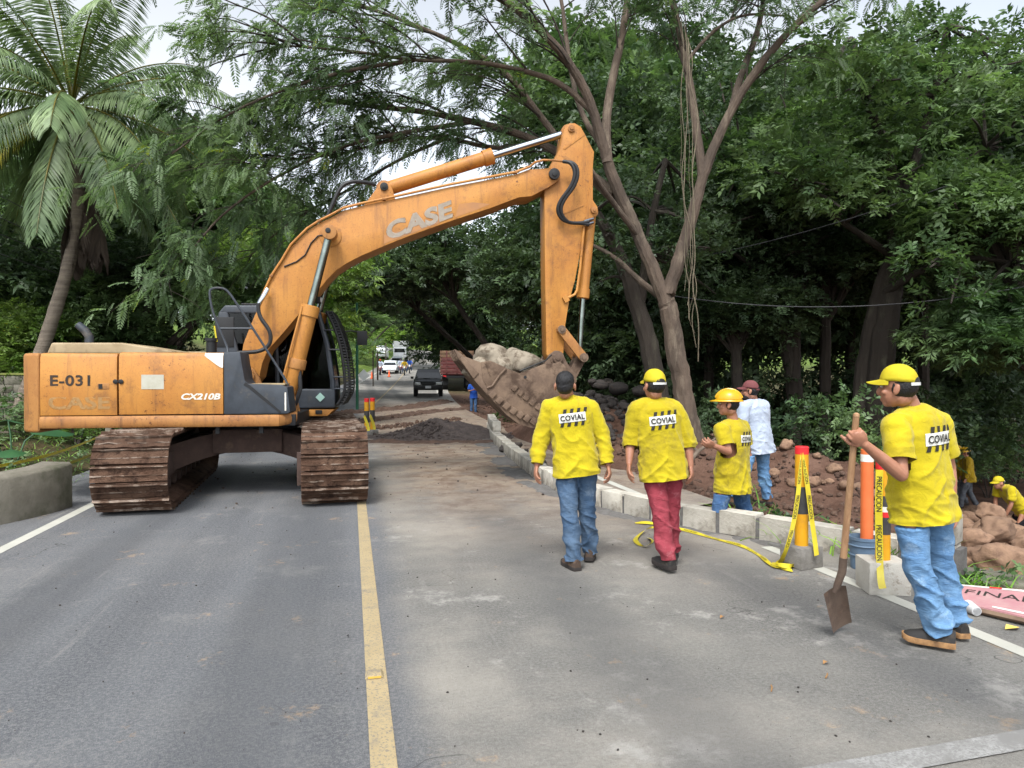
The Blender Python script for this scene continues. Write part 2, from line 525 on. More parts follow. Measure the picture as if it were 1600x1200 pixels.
    across = mth(nt, 'MULTIPLY', rng(nt, mth(nt, 'ADD', Y, mth(nt, 'MULTIPLY', nz(nt, g, 0.35, 6), 7.0)), 19.5, 25), rng(nt, mth(nt, 'ADD', Y, mth(nt, 'MULTIPLY', X, -2.2)), 24, 31, 1, 0))
    dm = mth(nt, 'MAXIMUM', mth(nt, 'MULTIPLY', lane, ramp), across)
    patch = nz(nt, g, 1.7, 8, 0.7, 0.18, 0.55)
    far_end = rng(nt, Y, 33, 43, 1, 0)
    dm = mth(nt, 'MULTIPLY', mth(nt, 'MULTIPLY', dm, patch), far_end)
    tan = mixc(nt, nz(nt, g, 2.3, 8, 0.75, 0.40, 0.66), lin(142, 127, 110), lin(102, 80, 66))
    c = mixc(nt, mth(nt, 'MULTIPLY', dm, 0.97), c, tan)
    nt.links.new(c, b.inputs['Base Color'])
    b.inputs['Roughness'].default_value = 0.82
    b.inputs['Specular IOR Level'].default_value = 0.3
    h = mth(nt, 'ADD', nz(nt, g, 130, 4, 0.7), mth(nt, 'MULTIPLY', nz(nt, g, 5, 6, 0.7), 1.6))
    bump(nt, b, mth(nt, 'ADD', h, mth(nt, 'MULTIPLY', grain, .8)), 0.7, 0.014)
make_road_mat()
def paint_mat(name, col, under, lo=0.50, hi=0.62):
    m, nt, b = new_mat(name)
    g = coords(nt, 'World')
    c = mixc(nt, nz(nt, g, 3, 5, 0.6, 0.3, 0.7), col, tuple(k * 0.85 for k in col))
    c = mixc(nt, nz(nt, g, 75, 4, 0.75, lo, hi), c, under)
    c = mixc(nt, nz(nt, g, 4.0, 8, 0.75, lo, lo + 0.2), c, under)
    nt.links.new(c, b.inputs['Base Color'])
    b.inputs['Roughness'].default_value = 0.7
    bump(nt, b, nz(nt, g, 130, 4, 0.7), 0.4, 0.01)
paint_mat('yellow_paint', lin(162, 144, 108), lin(112, 106, 96), 0.52, 0.62)
paint_mat('white_paint', lin(176, 174, 163), lin(112, 110, 107), 0.60, 0.75)
paint_mat('faded_paint', lin(148, 147, 144), lin(114, 112, 109), 0.42, 0.60)
pm('block_concrete', lin(178, 172, 160), lin(156, 150, 138), 5, 0.95, 0.9, 45, dirt=lin(98, 88, 76), dscale=4.5, dlo=0.50, dhi=0.72, damt=0.8, vary=0.14)
pm('mortar', lin(103, 101, 98), lin(83, 79, 76), 9, 0.95, 0.8, 60)
pm('old_concrete', lin(115, 110, 98), lin(93, 88, 77), 2.5, 0.9, 0.6, 30, dirt=lin(64, 67, 48), dscale=2.2, dlo=0.45, dhi=0.7, damt=0.75)
pm('dark_stone', lin(66, 60, 56), lin(46, 42, 40), 3, 0.9, 0.8, 14, dirt=lin(86, 71, 60), dscale=4, damt=0.6, vary=0.3)
pm('brown_stone', lin(136, 108, 86), lin(116, 90, 72), 2, 0.9, 1.0, 20, dirt=lin(84, 64, 52), dscale=3, damt=0.7, vary=0.15)
pm('grey_stone', lin(129, 115, 100), lin(96, 84, 72), 3, 0.85, 0.8, 12, dirt=lin(76, 60, 48), dscale=4.5, dlo=0.42, dhi=0.62, damt=0.8)
pm('wet_soil', lin(74, 55, 45), lin(94, 73, 60), 4, 0.95, 1.0, 22, dirt=lin(48, 36, 30), dscale=6, kind='World', bdist=0.04)
pm('gravel_soil', lin(84, 74, 69), lin(62, 53, 50), 7, 0.95, 1.0, 30, dirt=lin(108, 95, 84), dscale=11, damt=0.6, kind='World', bdist=0.03)

# --- ground sheet, out to the horizon
def axis(lo, hi, fine_lo, fine_hi, fine, coarse, far):
    a = np.arange(fine_lo, fine_hi + 1e-6, fine)
    l1 = np.arange(max(lo, fine_lo - 60), fine_lo - 1e-6, coarse)
    h1 = np.arange(fine_hi + coarse, min(hi, fine_hi + 180), coarse)
    return np.concatenate([np.arange(lo, l1[0] if len(l1) else fine_lo, far)[:], l1, a, h1, np.arange((h1[-1] if len(h1) else fine_hi) + far, hi, far)])
gx, gy = axis(-700, 700, -9, 14, 0.22, 1.5, 25), axis(-80, 1200, 2, 30, 0.22, 1.5, 25)
GX, GY = np.meshgrid(gx, gy)
GZ = ground_z(GX, GY)
V = np.stack([GX, GY, GZ], -1).reshape(-1, 3)
nx_, ny_ = len(gx), len(gy)
ii = (np.arange(ny_ - 1)[:, None] * nx_ + np.arange(nx_ - 1)[None, :]).ravel()
tag(np_mesh('ground', V, np.stack([ii, ii + 1, ii + nx_ + 1, ii + nx_], 1), 'ground_mat', smooth=True), kind='structure')

# --- the road: one sheet and its painted lines
def strip(name, s0, s1, y0, y1, lift, mat, step=0.5, kind='structure', ns=1, right=None):
    ys = np.arange(y0, y1 + 1e-6, step)
    s1 = np.full(len(ys), s1) if right is None else right(ys)
    Vv = np.stack([np.stack([road_x(ys) + s0 + (s1 - s0) * t, ys, road_z(ys) + lift], -1) for t in np.linspace(0, 1, ns + 1)], 1).reshape(-1, 3)
    k = ns + 1
    q = (np.arange(len(ys) - 1)[:, None] * k + np.arange(ns)[None, :]).ravel()
    return tag(np_mesh(name, Vv, np.stack([q, q + 1, q + k + 1, q + k], 1), mat), kind=kind)
strip('road', -4.5, 4.6, -12, 240, 0.0, 'asphalt', 0.25, ns=6, right=lambda y: np.interp(y, [4.0, 4.7, 5.45, 6.1, 6.72, 7.42, 7.7, 8.3], [4.3, 4.3, 4.39, 3.99, 3.57, 3.19, 3.2, 4.5]))
strip('centre_line', -0.055, 0.055, -8, 23.5, 0.004, 'yellow_paint')
strip('centre_line', -0.055, 0.055, 33, 140, 0.012, 'yellow_paint')
strip('edge_line', -3.36, -3.24, -8, 140, 0.004, 'white_paint')
strip('edge_line', 3.64, 3.76, -8, 6.0, 0.004, 'white_paint')
strip('edge_line', 3.64, 3.76, 8.25, 13, 0.004, 'white_paint', .25)
strip('edge_line', 3.64, 3.76, 48, 140, 0.012, 'white_paint')
_sl = MB(); _sl.add([(1.05, 2.40, .008), (4.3, 2.55, .008), (4.3, 2.69, .008), (1.05, 2.53, .008)], [(0, 1, 2, 3)])
tag(_sl.build('stop_line', 'faded_paint', smooth=0), kind='structure')

# --- raised pavement marker on the centre line
_p = at(585, 1058, 3.83)
mk = empty('road_marker', (_p.x, _p.y, 0.004), 0)
tag(mk, 'small yellow raised road marker on the worn yellow centre line', 'road marker')
_b = MB(); _b.prism([(-.05, 0), (.05, 0), (.034, .018), (-.034, .018)], -.045, .045, 'XZ'); _b.build('housing', 'yellow_paint', mk, 0.003)
_b = MB(); _b.box((0, -.047, .009), (.07, .004, .010)); _b.build('reflector', pm('marker_reflector', lin(198, 163, 77), rough=0.25), mk)

# --- stones
def stone_mesh(name, seed, mat, sub=2, sq=(1, 1, 1), rough=0.22, facets=7):
    r_ = random.Random(seed)
    bm = bmesh.new()
    bmesh.ops.create_icosphere(bm, subdivisions=sub, radius=1)
    planes = [(Vector((r_.gauss(0, 1), r_.gauss(0, 1), r_.gauss(0, 1))).normalized(), r_.uniform(0.62, 0.92)) for _ in range(facets)]
    off = Vector((seed * 3.7, seed * 1.3, seed * 0.7))
    for v in bm.verts:
        p = v.co.copy()
        for n, d in planes:
            k = p.dot(n) - d
            if k > 0:
                p -= n * k * 0.8
        p *= 1 + rough * mnoise.fractal(p * 1.4 + off, 1.0, 2.0, 3)
        v.co = Vector((p.x * sq[0], p.y * sq[1], p.z * sq[2]))
    me = bpy.data.meshes.new(name)
    bm.to_mesh(me); bm.free()
    me.materials.append(MATS[mat])
    me.polygons.foreach_set('use_smooth', [True] * len(me.polygons))
    return me
ROCK_D = [stone_mesh('dark_stone', 10 + i, 'dark_stone', 2, (1, .8, .62)) for i in range(6)]
ROCK_B = [stone_mesh('brown_stone', 30 + i, 'brown_stone', 3, (1, .85, .7), 0.28) for i in range(6)]
def scatter_stuff(name, meshes, pts, sizes, mat, r_, kind='stuff', parent=None):
    """very many small stones as one object"""
    VV, FF, o = [], [], 0
    src = []
    for me in meshes:
        co = np.array([v.co[:] for v in me.vertices]); fa = np.array([p.vertices[:] for p in me.polygons])
        src.append((co, fa))
    for p, s in zip(pts, sizes):
        co, fa = src[r_.randrange(len(src))]
        a, t = r_.uniform(0, 6.28), r_.uniform(-.5, .5)
        M = np.array(Matrix.Rotation(a, 3, 'Z') @ Matrix.Rotation(t, 3, 'X'))
        VV.append(co @ M.T * s + np.array(p)); FF.append(fa + o); o += len(co)
    return tag(np_mesh(name, np.concatenate(VV), np.concatenate(FF), mat, parent, smooth=True), kind=kind)
ROCK_S = [stone_mesh('clod', 60 + i, 'wet_soil', 1, (1, .9, .7), 0.3) for i in range(5)]

# heap of dark rubble under the trees: the stones one can pick out
rb = tag(empty('rubble_heap', (6.3, 18.0, 0)), kind='structure')
r_ = random.Random(3)
cnt = 0
while cnt < 280:
    px = r_.uniform(880, 1075); z = r_.uniform(13.5, 20.5)
    x, y = col_at(px, z)
    gz = float(ground_z(x, y))
    if gz < 0.05 or x < 3.6 or (gz < 0.55 and r_.random() < 0.6):
        continue
    o = link('stone', ROCK_D[r_.randrange(6)], rb)
    s = r_.choice([0.06, 0.08, 0.10, 0.12, 0.14, 0.19]) * r_.uniform(0.8, 1.15)
    o.location = (x - 6.3, y - 18.0, gz + s * 0.25)
    o.rotation_euler = (r_.uniform(-.5, .5), r_.uniform(-.5, .5), r_.uniform(0, 6.3))
    o.scale = (s * r_.uniform(.9, 1.3), s, s)
    cnt += 1
for px, py, z, s in ((922, 715, 14.2, .2), (937, 601, 20.0, .3), (965, 607, 19.8, .36), (948, 598, 20.6, .25), (1022, 660, 14.5, .1), (925, 596, 20, .17), (1000, 611, 19, .3)):
    p = at(px, py, z)
    o = link('stone', ROCK_D[r_.randrange(6)], rb)
    o.location = (p.x - 6.3, p.y - 18, p.z); o.scale = (s, s, s * .9); o.rotation_euler = (0, 0, r_.uniform(0, 6))
# clods and gravel in the dug soil: uncountable
pts, sz = [], []
for _ in range(5200):
    t = r_.random()
    if t < 0.62:
        x, y = col_at(r_.uniform(860, 1470), r_.uniform(8.2, 15.5))
    else:
        x, y = r_.uniform(3.9, 9), r_.uniform(12, 46)
    if x - float(road_x(y)) < 4.35 + 0.25 * math.sin(y * 2.3):
        if not (y > 24 and x - float(road_x(y)) > 3.0 and r_.random() < 0.3):
            continue
    s = 0.014 + 0.06 * r_.random() ** 3
    pts.append((x, y, float(ground_z(x, y)) + s * 0.3)); sz.append(s)
scatter_stuff('soil_clods', ROCK_S, pts, sz, 'wet_soil', r_)
# single stones lying on the soil bank
for i in range(46):
    while True:
        x, y = col_at(r_.uniform(1010, 1440), r_.uniform(9.0, 13.5))
        if ridge_dist(x, y) < 1.4 and x > 4.8:
            break
    s = r_.uniform(0.05, 0.15)
    if i == 0: sb_ = tag(empty('soil_bank', (7, 10.5, 0)), kind='structure')
    o = link('stone', ROCK_B[r_.randrange(6)], sb_)
    o.location = (x - 7, y - 10.5, float(ground_z(x, y)) + s * .35); o.scale = (s, s, s); o.rotation_euler = (r_.uniform(-.4, .4), 0, r_.uniform(0, 6.3))

# --- ridges of mud pushed across the road, and the heap of gravelly soil in the closed lane
def heap(name, mat, fn, x0, x1, y0, y1, step, kind='stuff'):
    xs, ys = np.arange(x0, x1 + 1e-6, step), np.arange(y0, y1 + 1e-6, step)
    XX, YY = np.meshgrid(xs, ys)
    Z = fn(XX, YY)
    n = len(xs)
    q = (np.arange(len(ys) - 1)[:, None] * n + np.arange(n - 1)[None, :]).ravel()
    F_ = np.stack([q, q + 1, q + n + 1, q + n], 1)
    base = np.where(XX - road_x(YY) > 4.45, ground_z(XX, YY), road_z(YY))
    keep = (Z.ravel()[F_] > 0.004).any(1)
    VV = np.stack([XX, YY, base + np.maximum(Z, -0.03)], -1).reshape(-1, 3)
    return tag(np_mesh(name, VV, F_[keep], mat, smooth=True), kind=kind)
def seg_d(x, y, pl):
    d = np.full(np.shape(x), 1e9)
    for a, b in zip(pl[:-1], pl[1:]):
        a, b = np.array(a), np.array(b); e = b - a
        t = np.clip(((x - a[0]) * e[0] + (y - a[1]) * e[1]) / (e @ e), 0, 1)
        d = np.minimum(d, np.hypot(x - a[0] - t * e[0], y - a[1] - t * e[1]))
    return d
def mud(pl, h, w, sd):
    return lambda x, y: h * np.exp(-(seg_d(x, y, pl) / w) ** 2) * (0.8 + 0.45 * lumps(x, y, 1.9, sd)) - 0.02
heap('mud_ridge', 'wet_soil', mud([(-3.2, 29.2), (-.3, 31.0), (2.8, 35), (5.2, 40.5)], .16, .5, 0.3), -4.5, 6.4, 27, 43, .12)
heap('mud_ridge', 'wet_soil', mud([(-1.5, 24.3), (.2, 25.3), (3.8, 31.8), (6, 34)], .12, .4, 2.1), -2.5, 7.5, 22.5, 36, .12)
heap('mud_ridge', 'wet_soil', mud([(.3, 17.8), (1.4, 17.4), (3.4, 17.0)], .07, .35, 4.1), -.5, 4.2, 16, 19, .08)
heap('gravel_heap', 'gravel_soil', lambda x, y: 0.46 * np.exp(-(np.abs((x - 2.25) / 1.0) ** 1.6 + np.abs((y - 19.0) / 0.75) ** 1.6)) * (1 + .10 * lumps(x, y, 2.6)) + 0.20 * np.exp(-(np.abs((x - 3.2) / 0.6) ** 2 + np.abs((y - 18.6) / 0.6) ** 2)) - 0.02 + .012 * lumps(x, y, 5), .2, 4.3, 17.2, 20.8, .05)
pts, sz = [], []
for _ in range(1500):
    x, y = r_.gauss(2.4, .8), r_.gauss(18.7, .55)
    h = max(0, 0.46 * math.exp(-(abs((x - 2.25) / 1.0) ** 1.6 + abs((y - 19) / .75) ** 1.6)) - .02)
    s = 0.012 + 0.055 * r_.random() ** 3
    pts.append((x, y, h + s * .3)); sz.append(s)
for _ in range(900):       # crumbs off the ridges and the tracks
    x, y = r_.uniform(-2.6, 4), r_.uniform(9, 33)
    s = 0.006 + 0.02 * r_.random() ** 3
    pts.append((x, y, float(road_z(y)) + s * .4)); sz.append(s)
scatter_stuff('gravel_crumbs', ROCK_S, pts, sz, 'gravel_soil', r_)
pts, sz = [], []
for pl in ([(-3.2, 29.2), (-.3, 31.0), (2.8, 35), (5.2, 40.5)], [(-1.5, 24.3), (.2, 25.3), (3.8, 31.8), (6, 34)], [(-.6, 21.5), (1.2, 22.5), (3.9, 26)]):
    for _ in range(420):
        k = r_.randrange(len(pl) - 1); t = r_.random(); a, b_ = pl[k], pl[k + 1]
        x, y = a[0] + (b_[0] - a[0]) * t + r_.gauss(0, .22), a[1] + (b_[1] - a[1]) * t + r_.gauss(0, .35)
        s = .02 + .075 * r_.random() ** 2.5
        pts.append((x, y, float(road_z(y)) + .05 * r_.random())); sz.append(s)
scatter_stuff('mud_clods', ROCK_S, pts, sz, 'wet_soil', r_)
# fine grit and leaf crumbs on the near road
pts, sz = [], []
for _ in range(520):
    y = 2.2 + 8 * r_.random() ** 1.4
    x = r_.uniform(-3.0, 3.6)
    s = 0.0025 + 0.007 * r_.random() ** 4
    pts.append((x, y, s * .4)); sz.append(s)
scatter_stuff('road_grit', ROCK_S, pts, sz, 'dark_stone', r_)

# --- low kerb wall of concrete blocks laid round the dig
kerb_pl = [Vector(p) for p in ((3.95, 20.8, 0), (3.62, 18.8, 0), (3.37, 17.1, 0), (3.12, 14.6, 0), (2.84, 11.56, 0), (2.78, 10.3, 0), (2.79, 9.3, 0), (2.95, 8.2, 0), (3.22, 7.42, 0), (3.60, 6.72, 0), (4.02, 6.1, 0), (4.42, 5.45, 0), (4.80, 4.75, 0))]
def resample(pl, step):
    pl = [Vector(p) for p in pl]; out = [pl[0].copy()]; acc = 0.0
    for a, b in zip(pl[:-1], pl[1:]):
        L = (b - a).length; t = step - acc
        while t <= L:
            out.append(a.lerp(b, t / L)); t += step
        acc = L - (t - step)
    return out
def chaikin(pl, n=2):
    for _ in range(n):
        q = [pl[0]]
        for a, b in zip(pl[:-1], pl[1:]):
            q += [a.lerp(b, .25), a.lerp(b, .75)]
        pl = q + [pl[-1]]
    return pl
kerb = empty('block_kerb', (3.0, 9.0, 0))
tag(kerb, 'low curved kerb wall of pale concrete blocks running past the workers', 'kerb wall')
def block_mesh(L, W, Hh, seed):
    b = MB(); b.box((0, 0, Hh / 2), (L, W, Hh))
    o = b.build('block', 'block_concrete', None, 0.010, 30, 2)
    me = o.data; bpy.data.objects.remove(o)
    rr = random.Random(seed)
    for v in me.vertices:
        v.co += Vector((rr.uniform(-1, 1), rr.uniform(-1, 1), rr.uniform(-1, 1))) * 0.004
    return me
BL = [block_mesh(.40, .20, .235, i) for i in range(4)]
BS = [block_mesh(.19, .20, .235, 9 + i) for i in range(3)]
smooth_pl = chaikin(kerb_pl, 2)
mort = MB()
pos = resample(smooth_pl, 0.215)
i = 0
while i < len(pos) - 2:
    long_ = pos[i].y < 9.1
    j = i + (2 if long_ else 1)
    if j >= len(pos): break
    a, b = pos[i], pos[j]
    d = (b - a).normalized(); nrm = Vector((-d.y, d.x, 0))       # nrm points to the soil side
    if nrm.x < 0: nrm = -nrm
    mid = (a + b) / 2 + nrm * 0.10
    o = link('block', r_.choice(BL if long_ else BS), kerb)
    o.location = mid - Vector((3, 9, 0)) + Vector((0, 0, r_.uniform(-.022, .012)))
    o.rotation_euler = (0, 0, math.atan2(d.y, d.x) + r_.uniform(-.035, .035))
    if long_:
        o.scale = (0.98, 1, 1)
    mort.box(b + nrm * 0.10 + Vector((0, 0, .10)), (.045, .178, .215), Matrix.Rotation(math.atan2(d.y, d.x), 3, 'Z'))
    if 17.2 < mid.y < 20.6 or mid.y < 5.15:                                # second course at both ends
        o2 = link('block', r_.choice(BL if long_ else BS), kerb)
        o2.location = o.location + nrm * 0.02 + Vector((0, 0, .245)); o2.rotation_euler = (0, 0, o.rotation_euler[2] + .04)
    i = j
_mo = mort.build('mortar_joint', 'mortar', kerb); _mo.location = (-3, -9, 0); tag(_mo, kind='stuff')
# broken rubble and lumps of set mortar behind its far end
for px, py, z, s in ((790, 690, 15.0, .22), (801, 685, 15.4, .26), (815, 697, 14.2, .18), (845, 722, 12.2, .2)):
    p = at(px, py, z)
    o = link('stone', ROCK_D[r_.randrange(6)], rb)
    o.location = (p.x - 6.3, p.y - 18, .08); o.scale = (s, s * .8, s * .6); o.rotation_euler = (.3, .2, r_.uniform(0, 6))
# smear of mortar along the foot of the kerb
sm_pl = [p + Vector((-.06, 0, 0)) for p in chaikin(kerb_pl, 1)]
sm_pl = [(p.x, p.y) for p in sm_pl]
heap('mortar_smear', 'mortar', lambda x, y: .03 * np.exp(-(seg_d(x, y, sm_pl) / (.10 + .22 * sstep(8.5, 12, y))) ** 2) * (0.7 + .5 * lumps(x, y, 2.2, 1.0)) - .006, 2.0, 4.6, 5.4, 18.5, .07)

# --- curved concrete headwall at the left verge
hw = MB()
arc = chaikin([Vector(p) for p in ((-7.2, 6.6, 0), (-4.5, 7.75, 0), (-3.75, 8.6, 0), (-3.42, 9.35, 0), (-3.36, 9.75, 0))], 2)
rings = []
for k, p in enumerate(arc):
    d = (arc[min(k + 1, len(arc) - 1)] - arc[max(k - 1, 0)]).normalized(); n = Vector((-d.y, d.x, 0))
    h = 0.46 + 0.005 * k
    rings.append([p + Vector((0, 0, -.1)), p + Vector((0, 0, h - .03)) - n * 0.0, p + n * .03 + Vector((0, 0, h)), p + n * .36 + Vector((0, 0, h + .01)), p + n * .40 + Vector((0, 0, h - .04)), p + n * .40 + Vector((0, 0, -.1))])
hw.loft(rings)
_o = hw.build('concrete_headwall', 'old_concrete', None, 0.0, 50)
tag(_o, 'low curved grey concrete headwall beside the white edge line at left', 'low wall')

# --- wall of grey blocks at the far left
bw = empty('block_wall', (*col_at(-30, 16.5), 0), 0)
tag(bw, 'grey concrete block wall behind the leaning palm trunk at left edge', 'wall')
_wb = MB(); _wb.box((0, 0, .097), (.39, .19, .19)); _wo = _wb.build('block', 'old_concrete', bw, 0.008); _wm = _wo.data
bpy.data.objects.remove(_wo)
gz0 = float(ground_z(*col_at(-30, 16.5)))
for row in range(8):
    for c_ in range(-4, 4):
        o = link('block', _wm, bw)
        o.location = (c_ * .40 + (row % 2) * .2 - .3, r_.uniform(-.004, .004), gz0 - .25 + row * .2)
_wb = MB(); _wb.box((-.2, 0, gz0 + 1.385), (3.3, .21, .05)); _wb.build('coping', pm('mossy_yellow', lin(129, 129, 53), lin(95, 103, 52)), bw, .006)

_fb = MB(); _bp = [at(1062, 742, 10.3), at(1078, 722, 10.5), at(1090, 705, 10.7), at(1108, 694, 10.9), at(1122, 680, 11.2)]
_fb.tube(chaikin(_bp, 2), [.05 - .0022 * k for k in range(len(chaikin(_bp, 2)))], 8); _fb.tube(chaikin([_bp[2], at(1075, 690, 10.9), at(1066, 672, 11.0)], 2), .022, 6)
tag(_fb.build('fallen_branch', pm('dead_wood', lin(112, 98, 84), lin(84, 72, 62), 5, .9, .8, 20)), 'grey fallen branch lying on the soil bank behind the hard-hatted worker', 'branch')
# ================================================================== TREES AND PLANTS
G = np.random.default_rng(11)
leaf_mat('leaf_dark', lin(50, 68, 46), lin(82, 100, 68), .34, patch=.5)
leaf_mat('leaf_mid', lin(68, 92, 56), lin(106, 128, 82), .38, patch=.5)
leaf_mat('leaf_fresh', lin(86, 116, 50), lin(130, 152, 80), .42, patch=.6, yellow=lin(170, 170, 60), yamt=.05)
leaf_mat('leaf_feather', lin(76, 98, 68), lin(110, 130, 92), .48, patch=.4, yellow=lin(140, 150, 50), yamt=.04)
leaf_mat('leaf_palm', lin(80, 100, 64), lin(122, 140, 96), .25, .35, patch=.7)
leaf_mat('leaf_palm_yellow', lin(106, 116, 46), lin(160, 144, 52), .3, .4, patch=1.2)
leaf_mat('leaf_grass', lin(92, 134, 44), lin(140, 172, 76), .35)
leaf_mat('leaf_dead', lin(92, 80, 70), lin(66, 56, 50), .1, .9)
pm('bark_brown', lin(92, 78, 66), lin(64, 54, 46), 3, .9, 1.0, 16, dirt=lin(122, 110, 94), dscale=5, damt=.6, stretch=(1, 1, .35), bdist=.03)
pm('bark_dark', lin(58, 51, 44), lin(46, 40, 35), 3, .95, 1.0, 14, dirt=lin(96, 92, 76), dscale=3, damt=.6, stretch=(1, 1, .35), bdist=.03)
pm('bark_palm', lin(128, 116, 102), lin(96, 86, 76), 2, .9, 1.0, 9, stretch=(.5, .5, 6), bdist=.03)
pm('vine_bark', lin(112, 102, 84), lin(84, 76, 62), 6, .9)

def unit(a): return a / np.maximum(np.linalg.norm(a, axis=-1, keepdims=True), 1e-9)
def leaf_quads(base, d, n, L, W, fold=.25):
    """folded diamond blades: (N,3) base, direction, normal"""
    d = unit(d); s = unit(np.cross(d, n)); n = np.cross(s, d)
    L, W = np.broadcast_to(L, (len(base),))[:, None], np.broadcast_to(W, (len(base),))[:, None]
    mid = base + d * L * .45
    V = np.stack([base, mid + s * W * .5 + n * W * fold * .5, base + d * L - n * L * .06, mid - s * W * .5 + n * W * fold * .5], 1)
    return V.reshape(-1, 3)
def sprays(pos, d, kind, size=1.0):
    """leafy twigs: every one carries a set of leaflets"""
    N = len(pos); d = unit(d)
    up = np.tile(np.array([0, 0, 1.0]), (N, 1)) + G.normal(0, .35, (N, 3))
    sd = unit(np.cross(d, up)); nn = np.cross(sd, d)
    sz = size * G.uniform(.75, 1.3, N)
    tone0 = np.clip(G.normal(.45, .20, N), 0, 1)
    VV, TT = [], []
    if kind == 'feather':
        K, Ls, ll, lw = 11, .34, .115, .030
        for k in range(K):
            t = (k + .6) / K
            p = pos + d * (Ls * t * sz)[:, None] - np.array([0, 0, 1.0]) * (.13 * t * t * sz)[:, None]
            for s in (-1, 1):
                dd = sd * s * .85 + d * (.25 + .5 * t) - np.array([0, 0, .28]) + G.normal(0, .10, (N, 3))
                VV.append(leaf_quads(p, dd, nn, ll * math.sin(.5 + 2.3 * t) * sz, lw * sz, .1)); TT.append(np.clip(tone0 + G.normal(0, .05, N), 0, 1))
    else:
        K, Ls, ll, lw = {'broad': (5, .30, .15, .062), 'small': (5, .26, .10, .048), 'long': (5, .24, .20, .050), 'tiny': (4, .13, .06, .032)}[kind]
        for k in range(K):
            t = (k + .7) / K
            p = pos + d * (Ls * t * sz)[:, None] - np.array([0, 0, 1.0]) * (.05 * t * t * sz)[:, None]
            for s in (-1, 1):
                dd = sd * s * .8 + d * (.35 + .4 * t) + nn * .12 - np.array([0, 0, .25 if kind != 'long' else .55]) + G.normal(0, .28, (N, 3))
                VV.append(leaf_quads(p, dd, nn + G.normal(0, .3, (N, 3)), ll * G.uniform(.75, 1.2, N) * sz, lw * sz)); TT.append(np.clip(tone0 + G.normal(0, .09, N), 0, 1))
    return np.concatenate(VV), np.concatenate(TT)
def leaf_object(name, V, T, mat, parent):
    F_ = np.arange(len(V)).reshape(-1, 4)
    return np_mesh(name, V, F_, mat, parent, tone=T)
def clump_points(centres, radii, per, shell=.55):
    P, D = [], []
    for c, r in zip(centres, radii):
        n = max(4, int(per * (r / .8) ** 2))
        q = unit(G.normal(0, 1, (n, 3))); q[:, 2] = np.where(q[:, 2] < -.35, -q[:, 2] * .6, q[:, 2]); q = unit(q)
        rr = r * (shell + (1 - shell) * G.random(n) ** .5)
        P.append(np.array(c) + q * rr[:, None] * np.array([1, 1, .8])); D.append(q * .9 + G.normal(0, .35, (n, 3)) + np.array([0, 0, -.15]))
    return np.concatenate(P), np.concatenate(D)
def crown_mesh(seed, rx, rz, n_clump, per, kind, mat, size=1.0, rc=.33, flat=0.0):
    """reusable crown centred on its own base point"""
    global G
    G = np.random.default_rng(seed)
    q = unit(G.normal(0, 1, (n_clump, 3)))
    q[:, 2] = np.abs(q[:, 2]) * 1.2 - .35
    rr = G.random(n_clump) ** .45 * .82
    C_ = q * rr[:, None] * np.array([rx, rx, rz]) + np.array([0, 0, rz * .45])
    R_ = rx * rc * G.uniform(.6, 1.25, n_clump)
    P, D = clump_points(C_, R_, per)
    V, T = sprays(P, D, kind, size)
    o = leaf_object('crown', V, T, mat, None)
    me = o.data; bpy.data.objects.remove(o)
    return me, C_
def limb_tube(mb, pts, r0, r1, n=8, wob=.05):
    pts = chaikin([Vector(p) for p in pts], 3 if r0 > .1 else 2)
    N = len(pts)
    rad = [(r0 + (r1 - r0) * (i / (N - 1))) * (1 + .10 * mnoise.noise(pts[i] * 3.1)) for i in range(N)]
    pts = [p + Vector((rnd.gauss(0, 1), rnd.gauss(0, 1), rnd.gauss(0, .5))) * wob * rad[i] for i, p in enumerate(pts)]
    mb.tube(pts, rad, n)
    return pts

# ---------------------------------------------------------------- reusable crowns
CR = {}
for key, a in dict(dark1=(21, 2.6, 2.4, 40, 64, 'broad', 'leaf_dark', 1.0), dark2=(22, 2.6, 2.6, 44, 60, 'small', 'leaf_dark', 1.25), mid1=(23, 2.6, 2.4, 40, 60, 'broad', 'leaf_mid', 1.05), mid2=(24, 2.6, 2.2, 42, 60, 'long', 'leaf_mid', 1.1),
                   fresh1=(25, 2.6, 2.2, 38, 60, 'long', 'leaf_fresh', 1.05), fresh2=(26, 2.6, 2.0, 36, 60, 'broad', 'leaf_fresh', 1.1), bush1=(27, 1.0, .9, 16, 60, 'small', 'leaf_dark', .8), bush2=(28, 1.0, .9, 16, 60, 'broad', 'leaf_mid', .62), bush3=(29, 1.0, .8, 14, 60, 'long', 'leaf_fresh', .6)).items():
    CR[key] = crown_mesh(*a)
LAND = [(-1e9, 'off the left edge'), (0, 'left of the palm'), (80, 'behind the palm trunk'), (170, 'above the rear side door'), (230, 'above the front side door'), (300, 'left of the cab handrail'), (360, 'behind the cab roof'), (430, 'behind the boom foot'), (490, 'right of the cab guard'), (530, 'over the left side of the far road'), (590, 'over the queue on the far road'), (640, 'over the black pickup'),
        (690, 'over the stake truck'), (730, 'under the boom lettering'), (780, 'above the bucket boulders'), (840, 'behind the excavator arm'), (910, 'right of the excavator arm'), (980, 'left of the forked stems'), (1040, 'behind the forked stems'), (1100, 'above the hard-hatted worker'), (1160, 'above the maroon cap'), (1220, 'above the taped post'), (1300, 'left of the leaning trunk'), (1350, 'behind the leaning trunk'), (1420, 'behind the shovel man'), (1490, 'above the creek workers'), (1570, 'at the right edge'), (1660, 'off the right edge')]
USED = {}
def placed(label, px, z):
    w = [t for a, t in LAND if px >= a][-1]
    full = label + ' ' + w
    return full
_tr = {}
